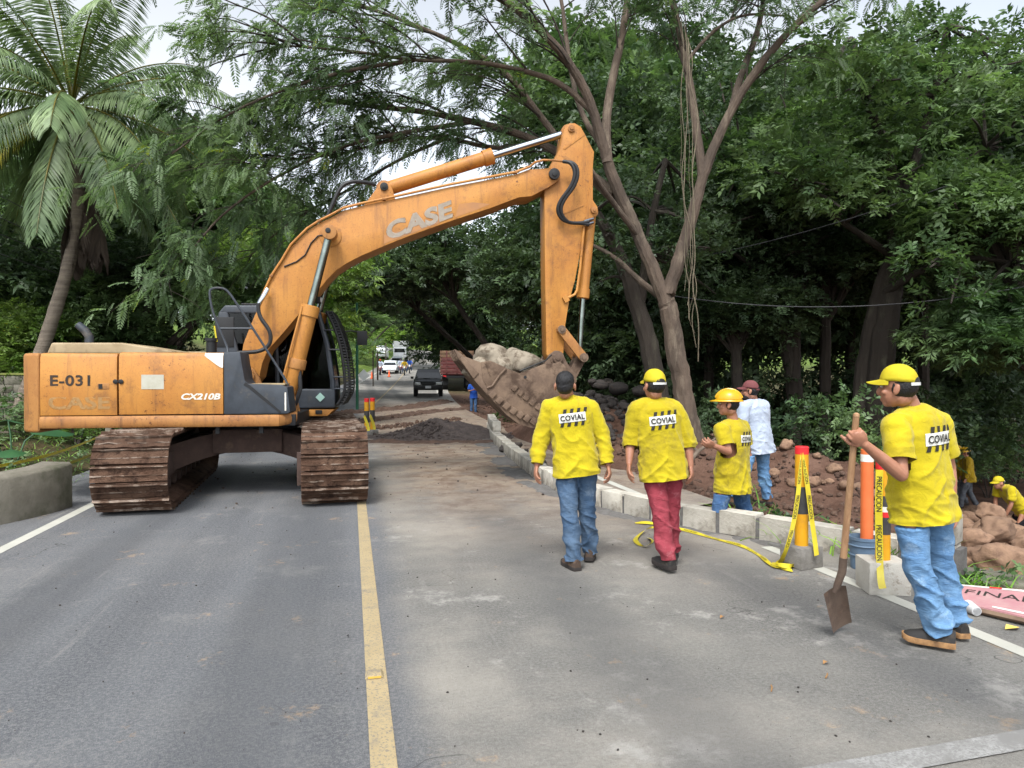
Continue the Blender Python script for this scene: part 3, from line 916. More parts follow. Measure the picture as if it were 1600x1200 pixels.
def plain_tree(key, px, z, top_py, width, label, group, nm='tree', bark='bark_dark', trunk_r=.2, base=None, squash=1.0, lean=(0, 0), cat='tree', base_px=None, low=True):
    """tree whose crown top shows at photo height top_py"""
    x, y = col_at(px, z)
    zt = at(px, top_py, z).z
    s_ = x - float(road_x(y)); lim = (5.5 if key.startswith('bush') else 6.5) + z * .02
    if z > 17 and abs(s_) < lim:
        nxs = math.copysign(lim, s_); x0 = x; x = float(road_x(y)) + nxs; lean = ((x0 - x) if not key.startswith('bush') else 0, 0)
    elif base_px is not None:
        x0, y0 = x, y; x, y = col_at(base_px, z); lean = (x0 - x, y0 - y)
    g0 = float(ground_z(x, y)) if base is None else base
    me, C_ = CR[key]
    sx = width / 5.4
    hcr = {'bush': 1.25}.get(key[:4], 3.3) * sx * squash
    if key.startswith('bush'):
        sx = width / 2.1; hcr = 1.25 * sx * squash
    if not key.startswith('bush') and abs(lean[0]) > .5 and base_px is None:     # boughs clear of the traffic
        h2 = max(2.0, min(hcr, zt - g0 - 5.5)); squash *= h2 / hcr; hcr = h2
    rz_ = rnd.uniform(0, 6.3)
    lean = (lean[0] * math.cos(rz_) + lean[1] * math.sin(rz_), -lean[0] * math.sin(rz_) + lean[1] * math.cos(rz_))
    rt = empty(nm, (x, y, g0 - .05), rz_); USED.setdefault(placed(label, px, z), []).append((z, rt)); tag(rt, placed(label, px, z), cat, group)
    cr = link('crown', me, rt)
    cz = max(zt - g0 - hcr, .0 if key.startswith('bush') else .4)
    cr.location = (lean[0], lean[1], cz); cr.scale = (sx, sx, sx * squash * max(.6, min(1.6, (zt - g0) / (cz + hcr))))
    if not key.startswith('bush'):
        if cz > 1.2 and abs(lean[0]) + abs(lean[1]) < .5 and low:
            c2 = link('crown', me, rt); c2.location = (0, 0, max(.1, cz * .42)); c2.scale = (sx * .92, sx * .92, sx * squash); c2.rotation_euler = (0, 0, 2.1)
            if cz > 3.2:
                c2 = link('crown', me, rt); c2.location = (0, 0, .0); c2.scale = (sx * .8, sx * .8, sx * squash * .8); c2.rotation_euler = (0, 0, 4.1)
        b = MB()
        top = Vector((lean[0], lean[1], cz + .9 * sx))
        limb_tube(b, [(0, 0, -.3), (lean[0] * .15 + .1, lean[1] * .1, cz * .4), top * .8, top], trunk_r, trunk_r * .45)
        for i in range(0, len(C_), 4):
            c = Vector(C_[i]) * sx + Vector((lean[0], lean[1], cz))
            limb_tube(b, [top * .8, top.lerp(c, .5) + Vector((0, 0, .2)), c], trunk_r * .35, .02, 6)
        b.build('trunk', bark, rt)
    else:
        b = MB()
        for i in range(5):
            c = Vector(C_[i * 3]) * sx
            limb_tube(b, [(0, 0, -.1), c * .5 + Vector((0, 0, .1)), c], .03, .008, 5)
        b.build('stem', bark, rt)
    return rt
LF = 'trees and vines crowding the left verge'
for i, (key, px, z, top, w, sq) in enumerate((
        ('mid2', 40, 24, 330, 7.5, 1.0), ('dark2', 190, 25, 235, 7.5, 1.1), ('mid1', 300, 27, 190, 7.5, 1.2), ('fresh1', 395, 25, 350, 5.6, 1.0), ('dark1', 250, 20.5, 360, 4.6, 1.0), ('mid2', 330, 21, 400, 4.4, .9), ('fresh2', 460, 31, 375, 6.0, 1.0),
        ('mid1', 120, 19.5, 420, 4.2, .9), ('dark1', -30, 19, 300, 6, 1.1), ('fresh2', 20, 18.0, 455, 3.6, .8), ('mid2', -90, 26, 150, 8, 1.1), ('fresh1', 470, 24, 452, 4.0, .8), ('dark2', 400, 34, 250, 8.5, 1.0), ('mid1', 90, 33, 170, 9, 1.1))):
    plain_tree(key, px, z, top, w, {'d': 'dark leafy verge tree', 'm': 'bushy green verge tree', 'f': 'fresh light-green verge tree'}[key[0]], LF, squash=sq, trunk_r=.16)
for i, (key, px, z, top, w, sq) in enumerate((('bush2', 70, 15.5, 600, 2.6, 1), ('bush3', 120, 15, 640, 2.0, 1), ('bush2', 200, 16.5, 585, 2.8, 1.1), ('bush1', 30, 17, 560, 3.0, 1.1), ('bush2', -20, 14.5, 620, 2.4, 1), ('bush3', 275, 18, 570, 2.6, 1), ('bush2', 350, 18.5, 545, 3, 1), ('bush1', 140, 17.5, 560, 3, 1),
        ('bush3', 430, 20, 555, 2.6, 1), ('bush2', 500, 24, 540, 3.2, 1), ('bush3', 560, 33, 545, 3.6, 1), ('bush3', 575, 42, 548, 3.6, 1), ('bush2', 520, 27, 552, 2.6, 1), ('bush3', 583, 52, 545, 4.5, 1), ('bush2', 598, 66, 540, 6, 1), ('bush3', 533, 72, 535, 6, 1), ('bush2', 548, 84, 528, 7, 1.1), ('bush3', 560, 98, 530, 8, 1), ('bush2', 572, 112, 524, 9, 1.1), ('bush3', 588, 135, 522, 10, 1))):
    plain_tree(key, px, z, top, w, 'low leafy verge bush', 'bushes along the left verge', 'bush', 'bark_dark', squash=sq, cat='bush')
FC = 'trees closing over the far road'
for i, (key, px, z, top, w, sq) in enumerate((('mid1', 535, 48, 470, 8, 1), ('fresh2', 505, 42, 430, 8, 1.1), ('mid2', 575, 62, 455, 9, 1), ('dark1', 705, 68, 440, 10, 1), ('dark1', 690, 38, 325, 8, 1), ('dark2', 862, 29, 300, 8, 1), ('dark1', 905, 36, 270, 9, 1), ('mid1', 650, 60, 385, 13, 1), ('dark1', 745, 68, 380, 14, 1.1), ('dark2', 845, 40, 380, 8, 1), ('mid1', 655, 95, 440, 15, 1.1), ('dark1', 915, 33, 350, 6.5, 1.1), ('mid2', 735, 75, 430, 12, 1.1),
        ('dark2', 640, 130, 420, 20, 1.1), ('mid1', 560, 100, 440, 14, 1.1), ('dark1', 880, 28, 330, 7.5, 1.0), ('dark1', 620, 42, 395, 8.0, .7), ('fresh2', 690, 120, 500, 14, .7), ('mid2', 610, 160, 470, 18, 1), ('mid1', 570, 240, 465, 30, 1), ('dark1', 620, 255, 460, 30, 1), ('mid2', 665, 245, 470, 30, 1), ('fresh2', 640, 225, 505, 22, .8), ('dark2', 720, 235, 455, 30, 1))):
    t = plain_tree(key, px, z, top, w, ('dark-leaved' if key[0] == 'd' else 'sunlit') + ' background tree', FC, squash=sq, trunk_r=.22, low=not (630 < px < 960 and z < 62))  # tone word follows the crown's own leaf colour
# overhanging boughs: raise the two crowns nearest the carriageway well clear of the road
RT = 'dark trees of the wood on the right'
for i, (key, px, z, top, w, sq) in enumerate((('dark2', 1000, 23, 180, 8.5, 1.1), ('dark1', 1110, 21, 260, 7.5, 1), ('dark2', 1230, 22, 90, 8.5, 1.1), ('dark1', 1330, 24, 40, 9, 1.1), ('mid1', 1440, 21, 110, 7, 1), ('dark2', 1560, 20, 60, 8, 1.1), ('mid1', 1540, 15, 250, 4.6, .8), ('dark2', 960, 25, 90, 8, 1.1), ('mid1', 930, 28, 40, 9, 1.1), ('dark1', 1000, 32, 20, 11, 1.1),
        ('dark1', 1640, 17, 120, 7, 1), ('dark2', 1180, 29, 200, 9, 1), ('dark1', 1400, 30, 180, 10, 1), ('dark2', 950, 30, 330, 8, 1), ('mid1', 1240, 18.5, 160, 5.5, .8), ('mid2', 1590, 14.5, 430, 4.2, .8), ('dark2', 1150, 18, 420, 4.6, .8), ('dark1', 1290, 19, 330, 5, .8), ('dark1', 1750, 20, 0, 10, 1.1), ('dark2', 1060, 36, 300, 10, 1), ('dark1', 1520, 34, 100, 12, 1.1))):
    plain_tree(key, px, z, top, w, ('dim dark-leaved' if key[0] == 'd' else 'lighter green') + ' woodland tree', RT, squash=sq, trunk_r=.2, base_px=1760 if px > 1480 and z < 22 else None, low=z > 22.5)
for i, (key, px, z, top, w, sq) in enumerate((('bush1', 1120, 15.5, 590, 2.6, 1.1), ('bush1', 1230, 14.5, 610, 2.6, 1.1), ('bush2', 1310, 14.0, 600, 2.4, 1.1), ('bush1', 1440, 15, 590, 3, 1.2), ('bush2', 1570, 25, 660, 3.6, 1.2), ('bush1', 1500, 24, 600, 4.5, 1.2), ('bush1', 1040, 20, 560, 3.2, 1.2), ('bush1', 960, 24, 540, 4, 1.2),
        ('bush2', 1380, 12.6, 680, 1.5, 1), ('bush1', 1640, 24, 560, 4, 1.2), ('bush1', 1180, 19, 520, 4, 1.2), ('bush1', 1360, 20, 520, 4.4, 1.2), ('bush1', 890, 30, 540, 4.4, 1.2), ('bush1', 1090, 14.2, 640, 1.4, 1), ('bush2', 1545, 22.5, 690, 2.4, 1), ('bush1', 1280, 24, 560, 5, 1.2), ('bush1', 1430, 24, 560, 5, 1.2), ('bush1', 1590, 26, 560, 5, 1.2))):
    plain_tree(key, px, z, top, w, 'dark understorey bush', 'understorey bushes on the right', 'bush', 'bark_dark', squash=sq, cat='bush')
# bright scrub on the bank at the bend of the far road
for px, z, top, w in ((640, 150, 536, 9), (660, 148, 538, 9), (675, 142, 541, 8), (628, 152, 532, 8)):
    plain_tree('bush3', px, z, top, w, 'sunlit scrub at the far bend', 'scrub at the far bend', 'bush', 'bark_dark', cat='bush', squash=.6)  # bush crown with light-green leaves

# look-alikes in one direction are told apart by their order from the road side
for lab, rows in USED.items():
    if len(rows) > 1:
        for k, (_, o) in enumerate(sorted(rows, key=lambda q: q[0])):
            o['label'] = lab + ', ' + ('nearest', 'second back', 'third back', 'fourth back', 'fifth back', 'sixth back', 'seventh back', 'eighth back', 'ninth back', 'hindmost')[min(k, 9)]

# ---------------------------------------------------------------- the great spreading tree whose boughs reach over the road
def limb_px(L): return [at(*p) for p in L]
T1 = empty('spreading_tree', (*col_at(1072, 13), float(ground_z(*col_at(1072, 13))))); tag(T1, 'tall multi-stemmed tree with feathery boughs reaching left over the road', 'tree')
o1 = T1.location
tb = MB(); sub = MB()
LIMBS = [([(1092, 720, 13), (1075, 650, 13), (1058, 560, 13), (1042, 470, 13)], .20, .165),
         ([(1046, 490, 13), (1020, 420, 13), (990, 350, 13), (962, 290, 12.9), (945, 240, 12.8), (930, 180, 12.7), (905, 120, 12.5), (860, 60, 12.2), (790, 0, 11.8), (700, -60, 11.5)], .135, .05),
         ([(950, 255, 12.8), (945, 190, 13.0), (960, 110, 13.2), (975, 40, 13.4), (985, -40, 13.6)], .10, .05),
         ([(985, 340, 13), (935, 285, 13.4), (870, 235, 13.6), (810, 208, 13.8), (740, 190, 14), (650, 172, 14.2), (560, 165, 14.4), (470, 150, 14.6)], .11, .03),
         ([(960, 300, 13), (900, 255, 13.3), (840, 175, 13.5), (790, 110, 13.6), (700, 60, 13.8), (600, 20, 14), (480, -20, 14)], .085, .02),
         ([(840, 222, 13.7), (780, 235, 13.9), (700, 215, 14.1), (620, 215, 14.3), (540, 240, 14.4), (450, 250, 14.5)], .055, .015),
         ([(930, 180, 12.7), (880, 130, 12.6), (820, 110, 12.6), (740, 95, 12.6), (640, 95, 12.7), (560, 80, 12.9), (430, 70, 13.1)], .06, .015),
         ([(1044, 460, 13), (1062, 400, 13), (1084, 330, 13), (1102, 262, 13), (1135, 185, 13), (1180, 110, 12.8), (1235, 45, 12.6), (1310, -20, 12.4)], .13, .05),
         ([(1098, 275, 13), (1088, 200, 13.1), (1076, 120, 13.2), (1060, 40, 13.3), (1040, -40, 13.4)], .09, .05),
         ([(1140, 180, 13), (1160, 110, 13.2), (1185, 50, 13.4), (1200, -40, 13.6)], .075, .04),
         ([(1070, 100, 13.2), (1110, 50, 13.3), (1160, 20, 13.4), (1230, 25, 13.5)], .04, .015),
         ([(1000, 372, 13), (960, 320, 12.6), (935, 285, 12.2), (915, 250, 12)], .06, .03),
         ([(945, 235, 12.8), (905, 175, 13.2), (890, 100, 13.5), (880, 20, 13.8), (870, -40, 14)], .06, .03),
         ([(740, 190, 14), (640, 205, 14), (540, 225, 13.9), (440, 270, 13.8), (350, 330, 13.6), (300, 390, 13.5)], .05, .012),
         ([(700, 215, 14.1), (620, 250, 14.4), (540, 300, 14.7), (460, 340, 15), (390, 400, 15.2)], .04, .012),
         ([(640, 95, 12.7), (540, 110, 12.9), (440, 140, 13.1), (350, 180, 13.3), (270, 240, 13.5)], .04, .012),
         ([(1040, 470, 13.2), (1000, 440, 13.8), (960, 400, 14.2), (920, 380, 14.6)], .07, .03)]
anch = []
def twigs(P, r, n, lmin, lmax, spread, bias, store, rad=.018):
    for _ in range(n):
        i = r.randrange(max(1, int(len(P) * .25)), len(P))
        p = P[i]; d = (P[i] - P[i - 1]).normalized()
        q = (d * .8 + Vector((r.gauss(0, spread), r.gauss(0, spread), r.gauss(.1, spread * .8))) + bias).normalized()
        L = r.uniform(lmin, lmax)
        pts_ = [p, p + q * L * .35 + Vector((0, 0, .04 * L)), p + q * L * .7 + Vector((r.gauss(0, .1), r.gauss(0, .1), .0)) * L, p + q * L + Vector((r.gauss(0, .12), r.gauss(0, .12), -.12)) * L]
        store.append((pts_, rad))
tr_ = random.Random(5)
second = []
for k, (L, r0, r1) in enumerate(LIMBS):
    P = limb_tube(tb, [p - o1 for p in limb_px(L)], r0, r1, 10)
    if k in (13, 14, 15): twigs(P, tr_, 13, .7, 1.9, .5, Vector((-.2, .05, -.12)), second, .014)
    if k in (3, 4, 5, 6): twigs(P, tr_, 17, .9, 2.4, .42, Vector((-.45, .05, .05)), second, .022)
    if k == 1: twigs(P[len(P) // 2:], tr_, 16, 1.0, 2.6, .45, Vector((-.3, 0, .15)), second, .022)
    if k in (2, 8, 9, 10, 12): twigs(P[len(P) // 3:], tr_, 8, .8, 2.0, .6, Vector((0, 0, .15)), second, .016)
    if k == 7: twigs(P[len(P) // 2:], tr_, 10, .8, 2.2, .5, Vector((.2, .1, .1)), second, .018)
third = []
for pts_, rad in second:
    c = limb_tube(sub, pts_, rad, rad * .3, 5)
    twigs(c, tr_, 4, .4, 1.1, .55, Vector((-.15, 0, -.1)), third, rad * .4)
    anch += [(c[j], (c[j] - c[j - 1])) for j in range(len(c) // 3, len(c), 2)]
for pts_, rad in third:
    c = limb_tube(sub, pts_, rad, rad * .4, 4)
    anch += [(c[j], (c[j] - c[j - 1])) for j in range(2, len(c), 2)]
tb.build('trunk', 'bark_brown', T1); sub.build('twig', 'bark_dark', T1)
ap = np.array([a[0][:] for a in anch]); ad = unit(np.array([a[1][:] for a in anch]))
G = np.random.default_rng(77)
# leave the bare right-hand stems open; crowd the boughs on the left
pxl = np.array([(Vector(p) + o1).x for p in ap])
keep = G.random(len(ap)) < np.where(pxl < 2.2, .62, .34)
ap, ad = ap[keep], ad[keep]
rep = 2
ap = np.repeat(ap, rep, 0) + G.normal(0, .10, (len(ap) * rep, 3)); ad = np.repeat(ad, rep, 0) + G.normal(0, .6, (len(ad) * rep, 3)) + np.array([-.1, 0, -.25])
V, T = sprays(ap, ad, 'feather', .86)
leaf_object('crown', V, T, 'leaf_feather', T1)
# lianas hanging beside its right-hand stem
for k in range(6):
    x0 = 1062 + k * 4; b = MB()
    pts_ = [at(x0 - 4 + 3 * math.sin(k), 20 + 8 * k, 12.7)] + [at(x0 + tr_.uniform(-9, 9) + .015 * yy, yy, 12.7 - .05 * k) for yy in range(90, 430 + 22 * k, 45)] + [at(x0 + tr_.uniform(5, 16), 455 + 22 * k, 12.6)]
    b.tube(chaikin(pts_, 2), .004 + .003 * (k % 3), 5)
    tag(b.build('liana', 'vine_bark'), ['leftmost', 'second from left', 'third from left', 'third from right', 'second from right', 'rightmost and longest'][k] + ' of the pale lianas hanging beside the forked stem', 'liana', 'lianas hanging by the forked tree')

# ---------------------------------------------------------------- the leaning trunks in the wood, with their own crowns
def hero(name, label, base, limbs, r, clumps, key, per, kind, mat, bark='bark_dark', size=1.0):
    global G
    b0 = at(*base); rt = empty(name, b0); tag(rt, label, 'tree')
    b = MB()
    for L, r0, r1 in limbs: limb_tube(b, [p - b0 for p in limb_px(L)], r0, r1, 10)
    C_, R_ = [], []
    for px, py, z, rad in clumps:
        c = at(px, py, z) - b0; C_.append(c[:]); R_.append(rad)
        q = min((at(*p) - b0 for L, _, _ in limbs for p in L[1:]), key=lambda w: (w - c).length)
        limb_tube(b, [q, q.lerp(c, .5) + Vector((0, 0, .15)), c], .05, .015, 5)
    b.build('trunk', bark, rt)
    G = np.random.default_rng(key)
    P, D = clump_points(C_, R_, per)
    V, T = sprays(P, D, kind, size)
    leaf_object('crown', V, T, mat, rt)
hr = random.Random(21)
def cloud(n, x0, x1, y0, y1, z0, z1, r0, r1, fn=None):
    out = []
    while len(out) < n:
        px, py = hr.uniform(x0, x1), hr.uniform(y0, y1)
        if fn and not fn(px, py): continue
        out.append((px, py, hr.uniform(z0, z1), hr.uniform(r0, r1)))
    return out
hero('leaning_tree', 'big dark leaning tree with pale scar standing in the wood at right', (1385, 690, 16.5),
     [([(1382, 700, 16.5), (1372, 600, 16.5), (1385, 500, 16.5), (1398, 420, 16.5), (1405, 340, 16.5), (1400, 280, 16.5)], .33, .17), ([(1340, 690, 16.8), (1350, 560, 16.8), (1372, 460, 16.6), (1395, 400, 16.5)], .20, .15), ([(1402, 350, 16.5), (1440, 310, 16.2), (1490, 270, 15.8), (1540, 230, 15.4)], .16, .05),
      ([(1400, 300, 16.5), (1380, 220, 16.3), (1350, 150, 16), (1330, 60, 15.8)], .15, .05), ([(1405, 330, 16.5), (1430, 250, 16), (1460, 150, 15.6), (1480, 40, 15.4)], .13, .05), ([(1385, 455, 16.4), (1440, 420, 15.6), (1510, 400, 15), (1580, 410, 14.6)], .10, .03), ([(1395, 400, 16.5), (1320, 350, 16), (1250, 300, 15.6)], .10, .03)],
     .4, cloud(64, 1170, 1640, 60, 330, 13.6, 17.5, .45, .95, lambda x, y: y > 60 + .9 * max(0, 1330 - x) and (y < 250 or abs(x - 1400) > 40)) + cloud(9, 1450, 1640, 330, 480, 13.4, 15, .35, .6), 5, 62, 'broad', 'leaf_mid', size=.95)
hero('slender_tree', 'slim dark tree behind the forked stems, beside the rubble heap', (1035, 670, 15.5), [([(1040, 690, 15.5), (1020, 560, 15.5), (985, 440, 15.5), (960, 380, 15.4), (930, 330, 15.2)], .26, .08), ([(1000, 480, 15.5), (1010, 400, 15.4), (1020, 330, 15.3), (1040, 250, 15.2)], .12, .05)],
     .2, cloud(30, 930, 1130, 300, 470, 14.2, 17.5, .4, .75), 6, 60, 'small', 'leaf_dark', size=1.1)
hero('crooked_tree', 'crooked dark tree with thin stems above the maroon-capped man', (1250, 660, 18.5), [([(1250, 670, 18.5), (1235, 560, 18.5), (1215, 480, 18.5), (1195, 410, 18.5), (1170, 330, 18.3)], .24, .1), ([(1228, 540, 18.5), (1250, 470, 18.3), (1265, 400, 18), (1270, 300, 18)], .12, .05), ([(1205, 450, 18.5), (1160, 400, 18.2), (1110, 380, 18)], .08, .03)],
     .2, cloud(46, 1090, 1330, 110, 400, 16.5, 20, .5, .95), 7, 56, 'small', 'leaf_dark', size=1.2)
# undergrowth close behind the soil bank
P, D = [], []
hero('mango_tree', 'glossy light-green tree beside the road behind the excavator cab', (440, 600, 22), [([(440, 620, 22), (442, 520, 22), (440, 450, 22)], .2, .1)], .2, cloud(26, 330, 560, 380, 545, 20.5, 23.5, .5, .9), 8, 56, 'long', 'leaf_fresh', size=1.0)

# ---------------------------------------------------------------- coconut palm
pb = at(2, 705, 16.5)
PALM = empty('coconut_palm', pb); tag(PALM, 'leaning coconut palm with drooping fronds and a skirt of dead leaves', 'palm tree')
b = MB(); tp = [at(2, 712, 16.5), at(25, 650, 16.5), at(60, 565, 16.6), at(88, 480, 16.7), (at(112, 400, 16.8)), at(125, 310, 16.9), at(118, 220, 17), at(112, 175, 17)]
limb_tube(b, [p - pb for p in tp], .165, .115, 12, .01); b.build('trunk', 'bark_palm', PALM)
pc = at(112, 172, 17) - pb
pr = random.Random(9); G = np.random.default_rng(99)
fr_spec = []
for k in range(38):
    az = k * 2.399 + pr.uniform(-.25, .25); el = R(82) - (k / 37) ** .85 * R(125)
    fr_spec.append((az, el, pr.uniform(3.5, 4.4), k))
def frond(az, el, L, dead, name, mat, drop, low=Vector((0, 0, .1))):
    d0 = Vector((math.cos(az) * math.cos(el), math.sin(az) * math.cos(el), math.sin(el)))
    pts_, p, d = [pc + low], pc + low, d0.copy()
    n = 22
    for i in range(n):
        d = (d + Vector((0, 0, -drop * (.35 + i / n)))).normalized(); p = p + d * (L / n); pts_.append(p.copy())
    root = empty('frond'); root.parent = PALM
    b = MB(); b.tube(pts_, [.034 * (1 - .85 * i / n) for i in range(n + 1)], 6); b.build('rachis', 'leaf_palm_yellow' if not dead else 'leaf_dead', root)
    pa = np.array([q[:] for q in pts_]); M = 84
    t = np.linspace(.14, .995, M) * n; i0 = np.minimum(t.astype(int), n - 1); fr_ = (t - i0)[:, None]
    base = pa[i0] * (1 - fr_) + pa[i0 + 1] * fr_; dirs = unit(pa[i0 + 1] - pa[i0])
    sd = unit(np.cross(dirs, np.array([0, 0, 1.0]) + np.array([math.sin(az), -math.cos(az), 0]) * .05)); nn = np.cross(sd, dirs)
    VV, TT = [], []
    ll = .86 * np.sin(.35 + 2.5 * np.linspace(0, 1, M)) ** .7
    for s in (-1, 1):
        dd = sd * s * .75 + dirs * .55 - nn * .10 - np.array([0, 0, .55 if not dead else 1.6]) + G.normal(0, .07, (M, 3))
        mid = base + unit(dd) * (ll * .5)[:, None]
        VV.append(leaf_quads(base, dd, nn, ll * .62, .046, .3)); d2 = unit(dd) - np.array([0, 0, .5]); VV.append(leaf_quads(mid, d2, nn, ll * .6, .034, .3))
        tt = np.clip(G.normal(.5, .12, M), 0, 1); TT += [tt, tt]
    leaf_object('leaflets', np.concatenate(VV), np.concatenate(TT), mat, root)['kind'] = 'stuff'
for az, el, L, k in fr_spec:
    frond(az, el, L, False, 'frond', 'leaf_palm_yellow' if k in (33,) else 'leaf_palm', .066 if el > 0 else .055)
for k in range(18):
    frond(pr.uniform(0, 6.28), R(-72) + pr.uniform(-.15, .15), pr.uniform(1.6, 2.4), True, 'frond', 'leaf_dead', .12, Vector((.22, 0, -1.35)))
for k in range(7):
    b = MB(); c = pc + Vector((.22 * math.cos(k), .22 * math.sin(k), -.12 - .08 * (k % 2))); ell(b, c, (.09, .09, .12), None, 10, 8); b.build('coconut', pm('coconut_green', lin(120, 110, 50), lin(96, 84, 40)), PALM)

# ---------------------------------------------------------------- grass and weeds by the kerb, creeper at the left verge
def blades(name, pts_, lo, hi, mat='leaf_grass', w=.012, bend=.5):
    N = len(pts_); base = np.array(pts_)
    d = unit(np.stack([G.normal(0, .35, N), G.normal(0, .35, N), np.ones(N)], 1)); L = G.uniform(lo, hi, N)
    side = unit(np.cross(d, G.normal(0, 1, (N, 3)))); out = unit(np.stack([d[:, 0], d[:, 1], np.zeros(N)], 1) + 1e-6)
    VV = []
    w0 = np.full(N, w)
    rows = []
    for t in (0, .35, .7, 1.0):
        c = base + d * (L * t)[:, None] + out * (L * bend * t * t)[:, None] - np.array([0, 0, 1]) * (L * bend * .55 * t ** 3)[:, None]
        ww = (w0 * (1 - t) + .001)[:, None]
        rows.append((c - side * ww, c + side * ww))
    for (a0, a1), (b0_, b1_) in zip(rows[:-1], rows[1:]):
        VV.append(np.stack([a0, a1, b1_, b0_], 1).reshape(-1, 3))
    T_ = np.tile(np.clip(G.normal(.5, .2, N), 0, 1), 3)
    o = leaf_object(name, np.concatenate(VV), T_, mat, None); o['kind'] = 'stuff'; return o
gp = []
for cx, cy, n, s in ((1215, 8.2, 60, .25), (1255, 7.6, 70, .3), (1300, 7.0, 110, .32), (1335, 6.8, 110, .3), (1230, 7.4, 60, .25), (1190, 8.4, 40, .25), (1380, 6.6, 60, .3), (1420, 6.4, 40, .3)):
    x, y = col_at(cx, cy)
    for _ in range(n):
        xx, yy = x + G.normal(0, s), y + G.normal(0, s); gp.append((xx, yy, float(ground_z(xx, yy)) - .01))
blades('tall_grass', gp, .18, .62)
gp = []
for _ in range(1100):
    xx, yy = G.uniform(-7.5, -3.9), G.uniform(8.5, 22); gp.append((xx, yy, float(ground_z(xx, yy)) - .01))
for _ in range(500):
    xx, yy = col_at(G.uniform(1490, 1620), G.uniform(5.3, 6.6)); gp.append((xx, yy, float(ground_z(xx, yy)) - .01))
blades('verge_grass', gp, .06, .22, w=.008)
# leafy weeds between the grass
P, D = [], []
for _ in range(420):
    xx, yy = G.uniform(-7.5, -3.8), G.uniform(9.5, 24); P.append((xx, yy, float(ground_z(xx, yy)) + G.uniform(.02, .35))); D.append(G.normal(0, .6, 3) + np.array([0, 0, .3]))
for cx, cy in ((1225, 7.9), (1270, 7.5), (1210, 8.3)):
    x, y = col_at(cx, cy)
    for _ in range(38): P.append((x + G.normal(0, .2), y + G.normal(0, .2), float(ground_z(x, y)) + G.uniform(.05, .35))); D.append(G.normal(0, .6, 3) + np.array([0, 0, .3]))
for _ in range(90):
    xx, yy = col_at(G.uniform(1520, 1620), G.uniform(5.5, 6.6)); P.append((xx, yy, float(ground_z(xx, yy)) + G.uniform(.0, .06))); D.append(G.normal(0, .6, 3))
V, T = sprays(np.array(P), np.array(D), 'small', .7)
leaf_object('ground_creeper', V, T, 'leaf_mid', None)['kind'] = 'stuff'
# ================================================================== EXCAVATOR
def worn_paint(name, c1, c2, grime, rough, amt):
    """sun-faded paint with rust specks, run-down streaks and ground-in dirt"""
    m, nt, b = new_mat(name)
    v = coords(nt, 'Object'); st_ = coords(nt, 'Object', (5, 5, .55))
    c = mixc(nt, nz(nt, v, 1.6, 5, .6, .3, .7), c1, c2)
    c = mixc(nt, mth(nt, 'MULTIPLY', nz(nt, v, 7, 7, .7, .5, .75), .35), c, tuple(min(1, k * 1.35) for k in c1))
    c = mixc(nt, mth(nt, 'MULTIPLY', nz(nt, st_, 2.0, 6, .7, .50, .74), amt * .8), c, grime)
    c = mixc(nt, mth(nt, 'MULTIPLY', nz(nt, v, 2.6, 9, .75, .52, .70), amt), c, grime)
    c = mixc(nt, mth(nt, 'MULTIPLY', nz(nt, v, 22, 5, .75, .58, .64), nz(nt, v, 1.5, 4, .6, .46, .62)), c, lin(84, 48, 28))
    c = mixc(nt, mth(nt, 'MULTIPLY', nz(nt, v, 60, 4, .75, .57, .66), .6), c, lin(96, 62, 36))
    nt.links.new(c, b.inputs['Base Color'])
    nt.links.new(nz(nt, v, 3, 6, .7, .2, .9), b.inputs['Roughness']) if False else b.inputs['Roughness'].__setattr__('default_value', rough)
    b.inputs['Specular IOR Level'].default_value = .35
    bump(nt, b, nz(nt, v, 22, 6, .7), .12, .01)
worn_paint('machine_orange', lin(174, 120, 54), lin(162, 106, 46), lin(112, 74, 44), .55, .8)
worn_paint('machine_orange_grimy', lin(160, 112, 60), lin(142, 94, 50), lin(88, 60, 42), .65, 1.0)
pm('machine_dark', lin(55, 60, 67), lin(42, 46, 51), 4, 0.5, 0.1, 40, dirt=lin(99, 90, 81), dscale=4, dlo=0.55, dhi=0.75, damt=0.6)
pm('machine_black', lin(26, 26, 27), lin(19, 19, 20), 5, 0.6, 0.1, 30, dirt=lin(70, 60, 51), dscale=5, dlo=0.55, dhi=0.75, damt=0.5)
pm('hood_beige', lin(155, 137, 106), lin(132, 113, 83), 3, 0.6, 0.1, 30, dirt=lin(99, 81, 62), dscale=4, damt=0.7)
pm('chrome', lin(176, 180, 183), lin(158, 162, 167), 6, 0.12, metal=1.0)
pm('dull_chrome', lin(132, 139, 132), lin(106, 114, 107), 6, 0.2, metal=1.0)
pm('rubber', lin(30, 30, 32), lin(23, 23, 24), 10, 0.55)
pm('track_mud', lin(96, 74, 60), lin(74, 54, 43), 5, 0.95, 1.0, 26, dirt=lin(52, 38, 31), dscale=7, dlo=0.48, dhi=0.66, bdist=0.03, vary=0.18, spec=.15, kind='World')
pm('grouser_steel', lin(136, 122, 110), lin(98, 80, 66), 9, 0.65, 0.3, 30, dirt=lin(72, 54, 43), dscale=5, dlo=0.42, dhi=0.55, vary=0.2, spec=.2, kind='World')
pm('bucket_steel', lin(112, 92, 74), lin(84, 66, 53), 3.0, 0.75, 0.5, 30, dirt=lin(56, 42, 33), dscale=3.8, dlo=0.46, dhi=0.66, damt=0.85)
pm('frame_mud', lin(81, 63, 55), lin(55, 42, 37), 3, 0.9, 0.8, 20, dirt=lin(113, 92, 77), dscale=3, damt=0.7)
pm('white_sticker', lin(172, 169, 155), lin(155, 150, 132), 6, 0.6)
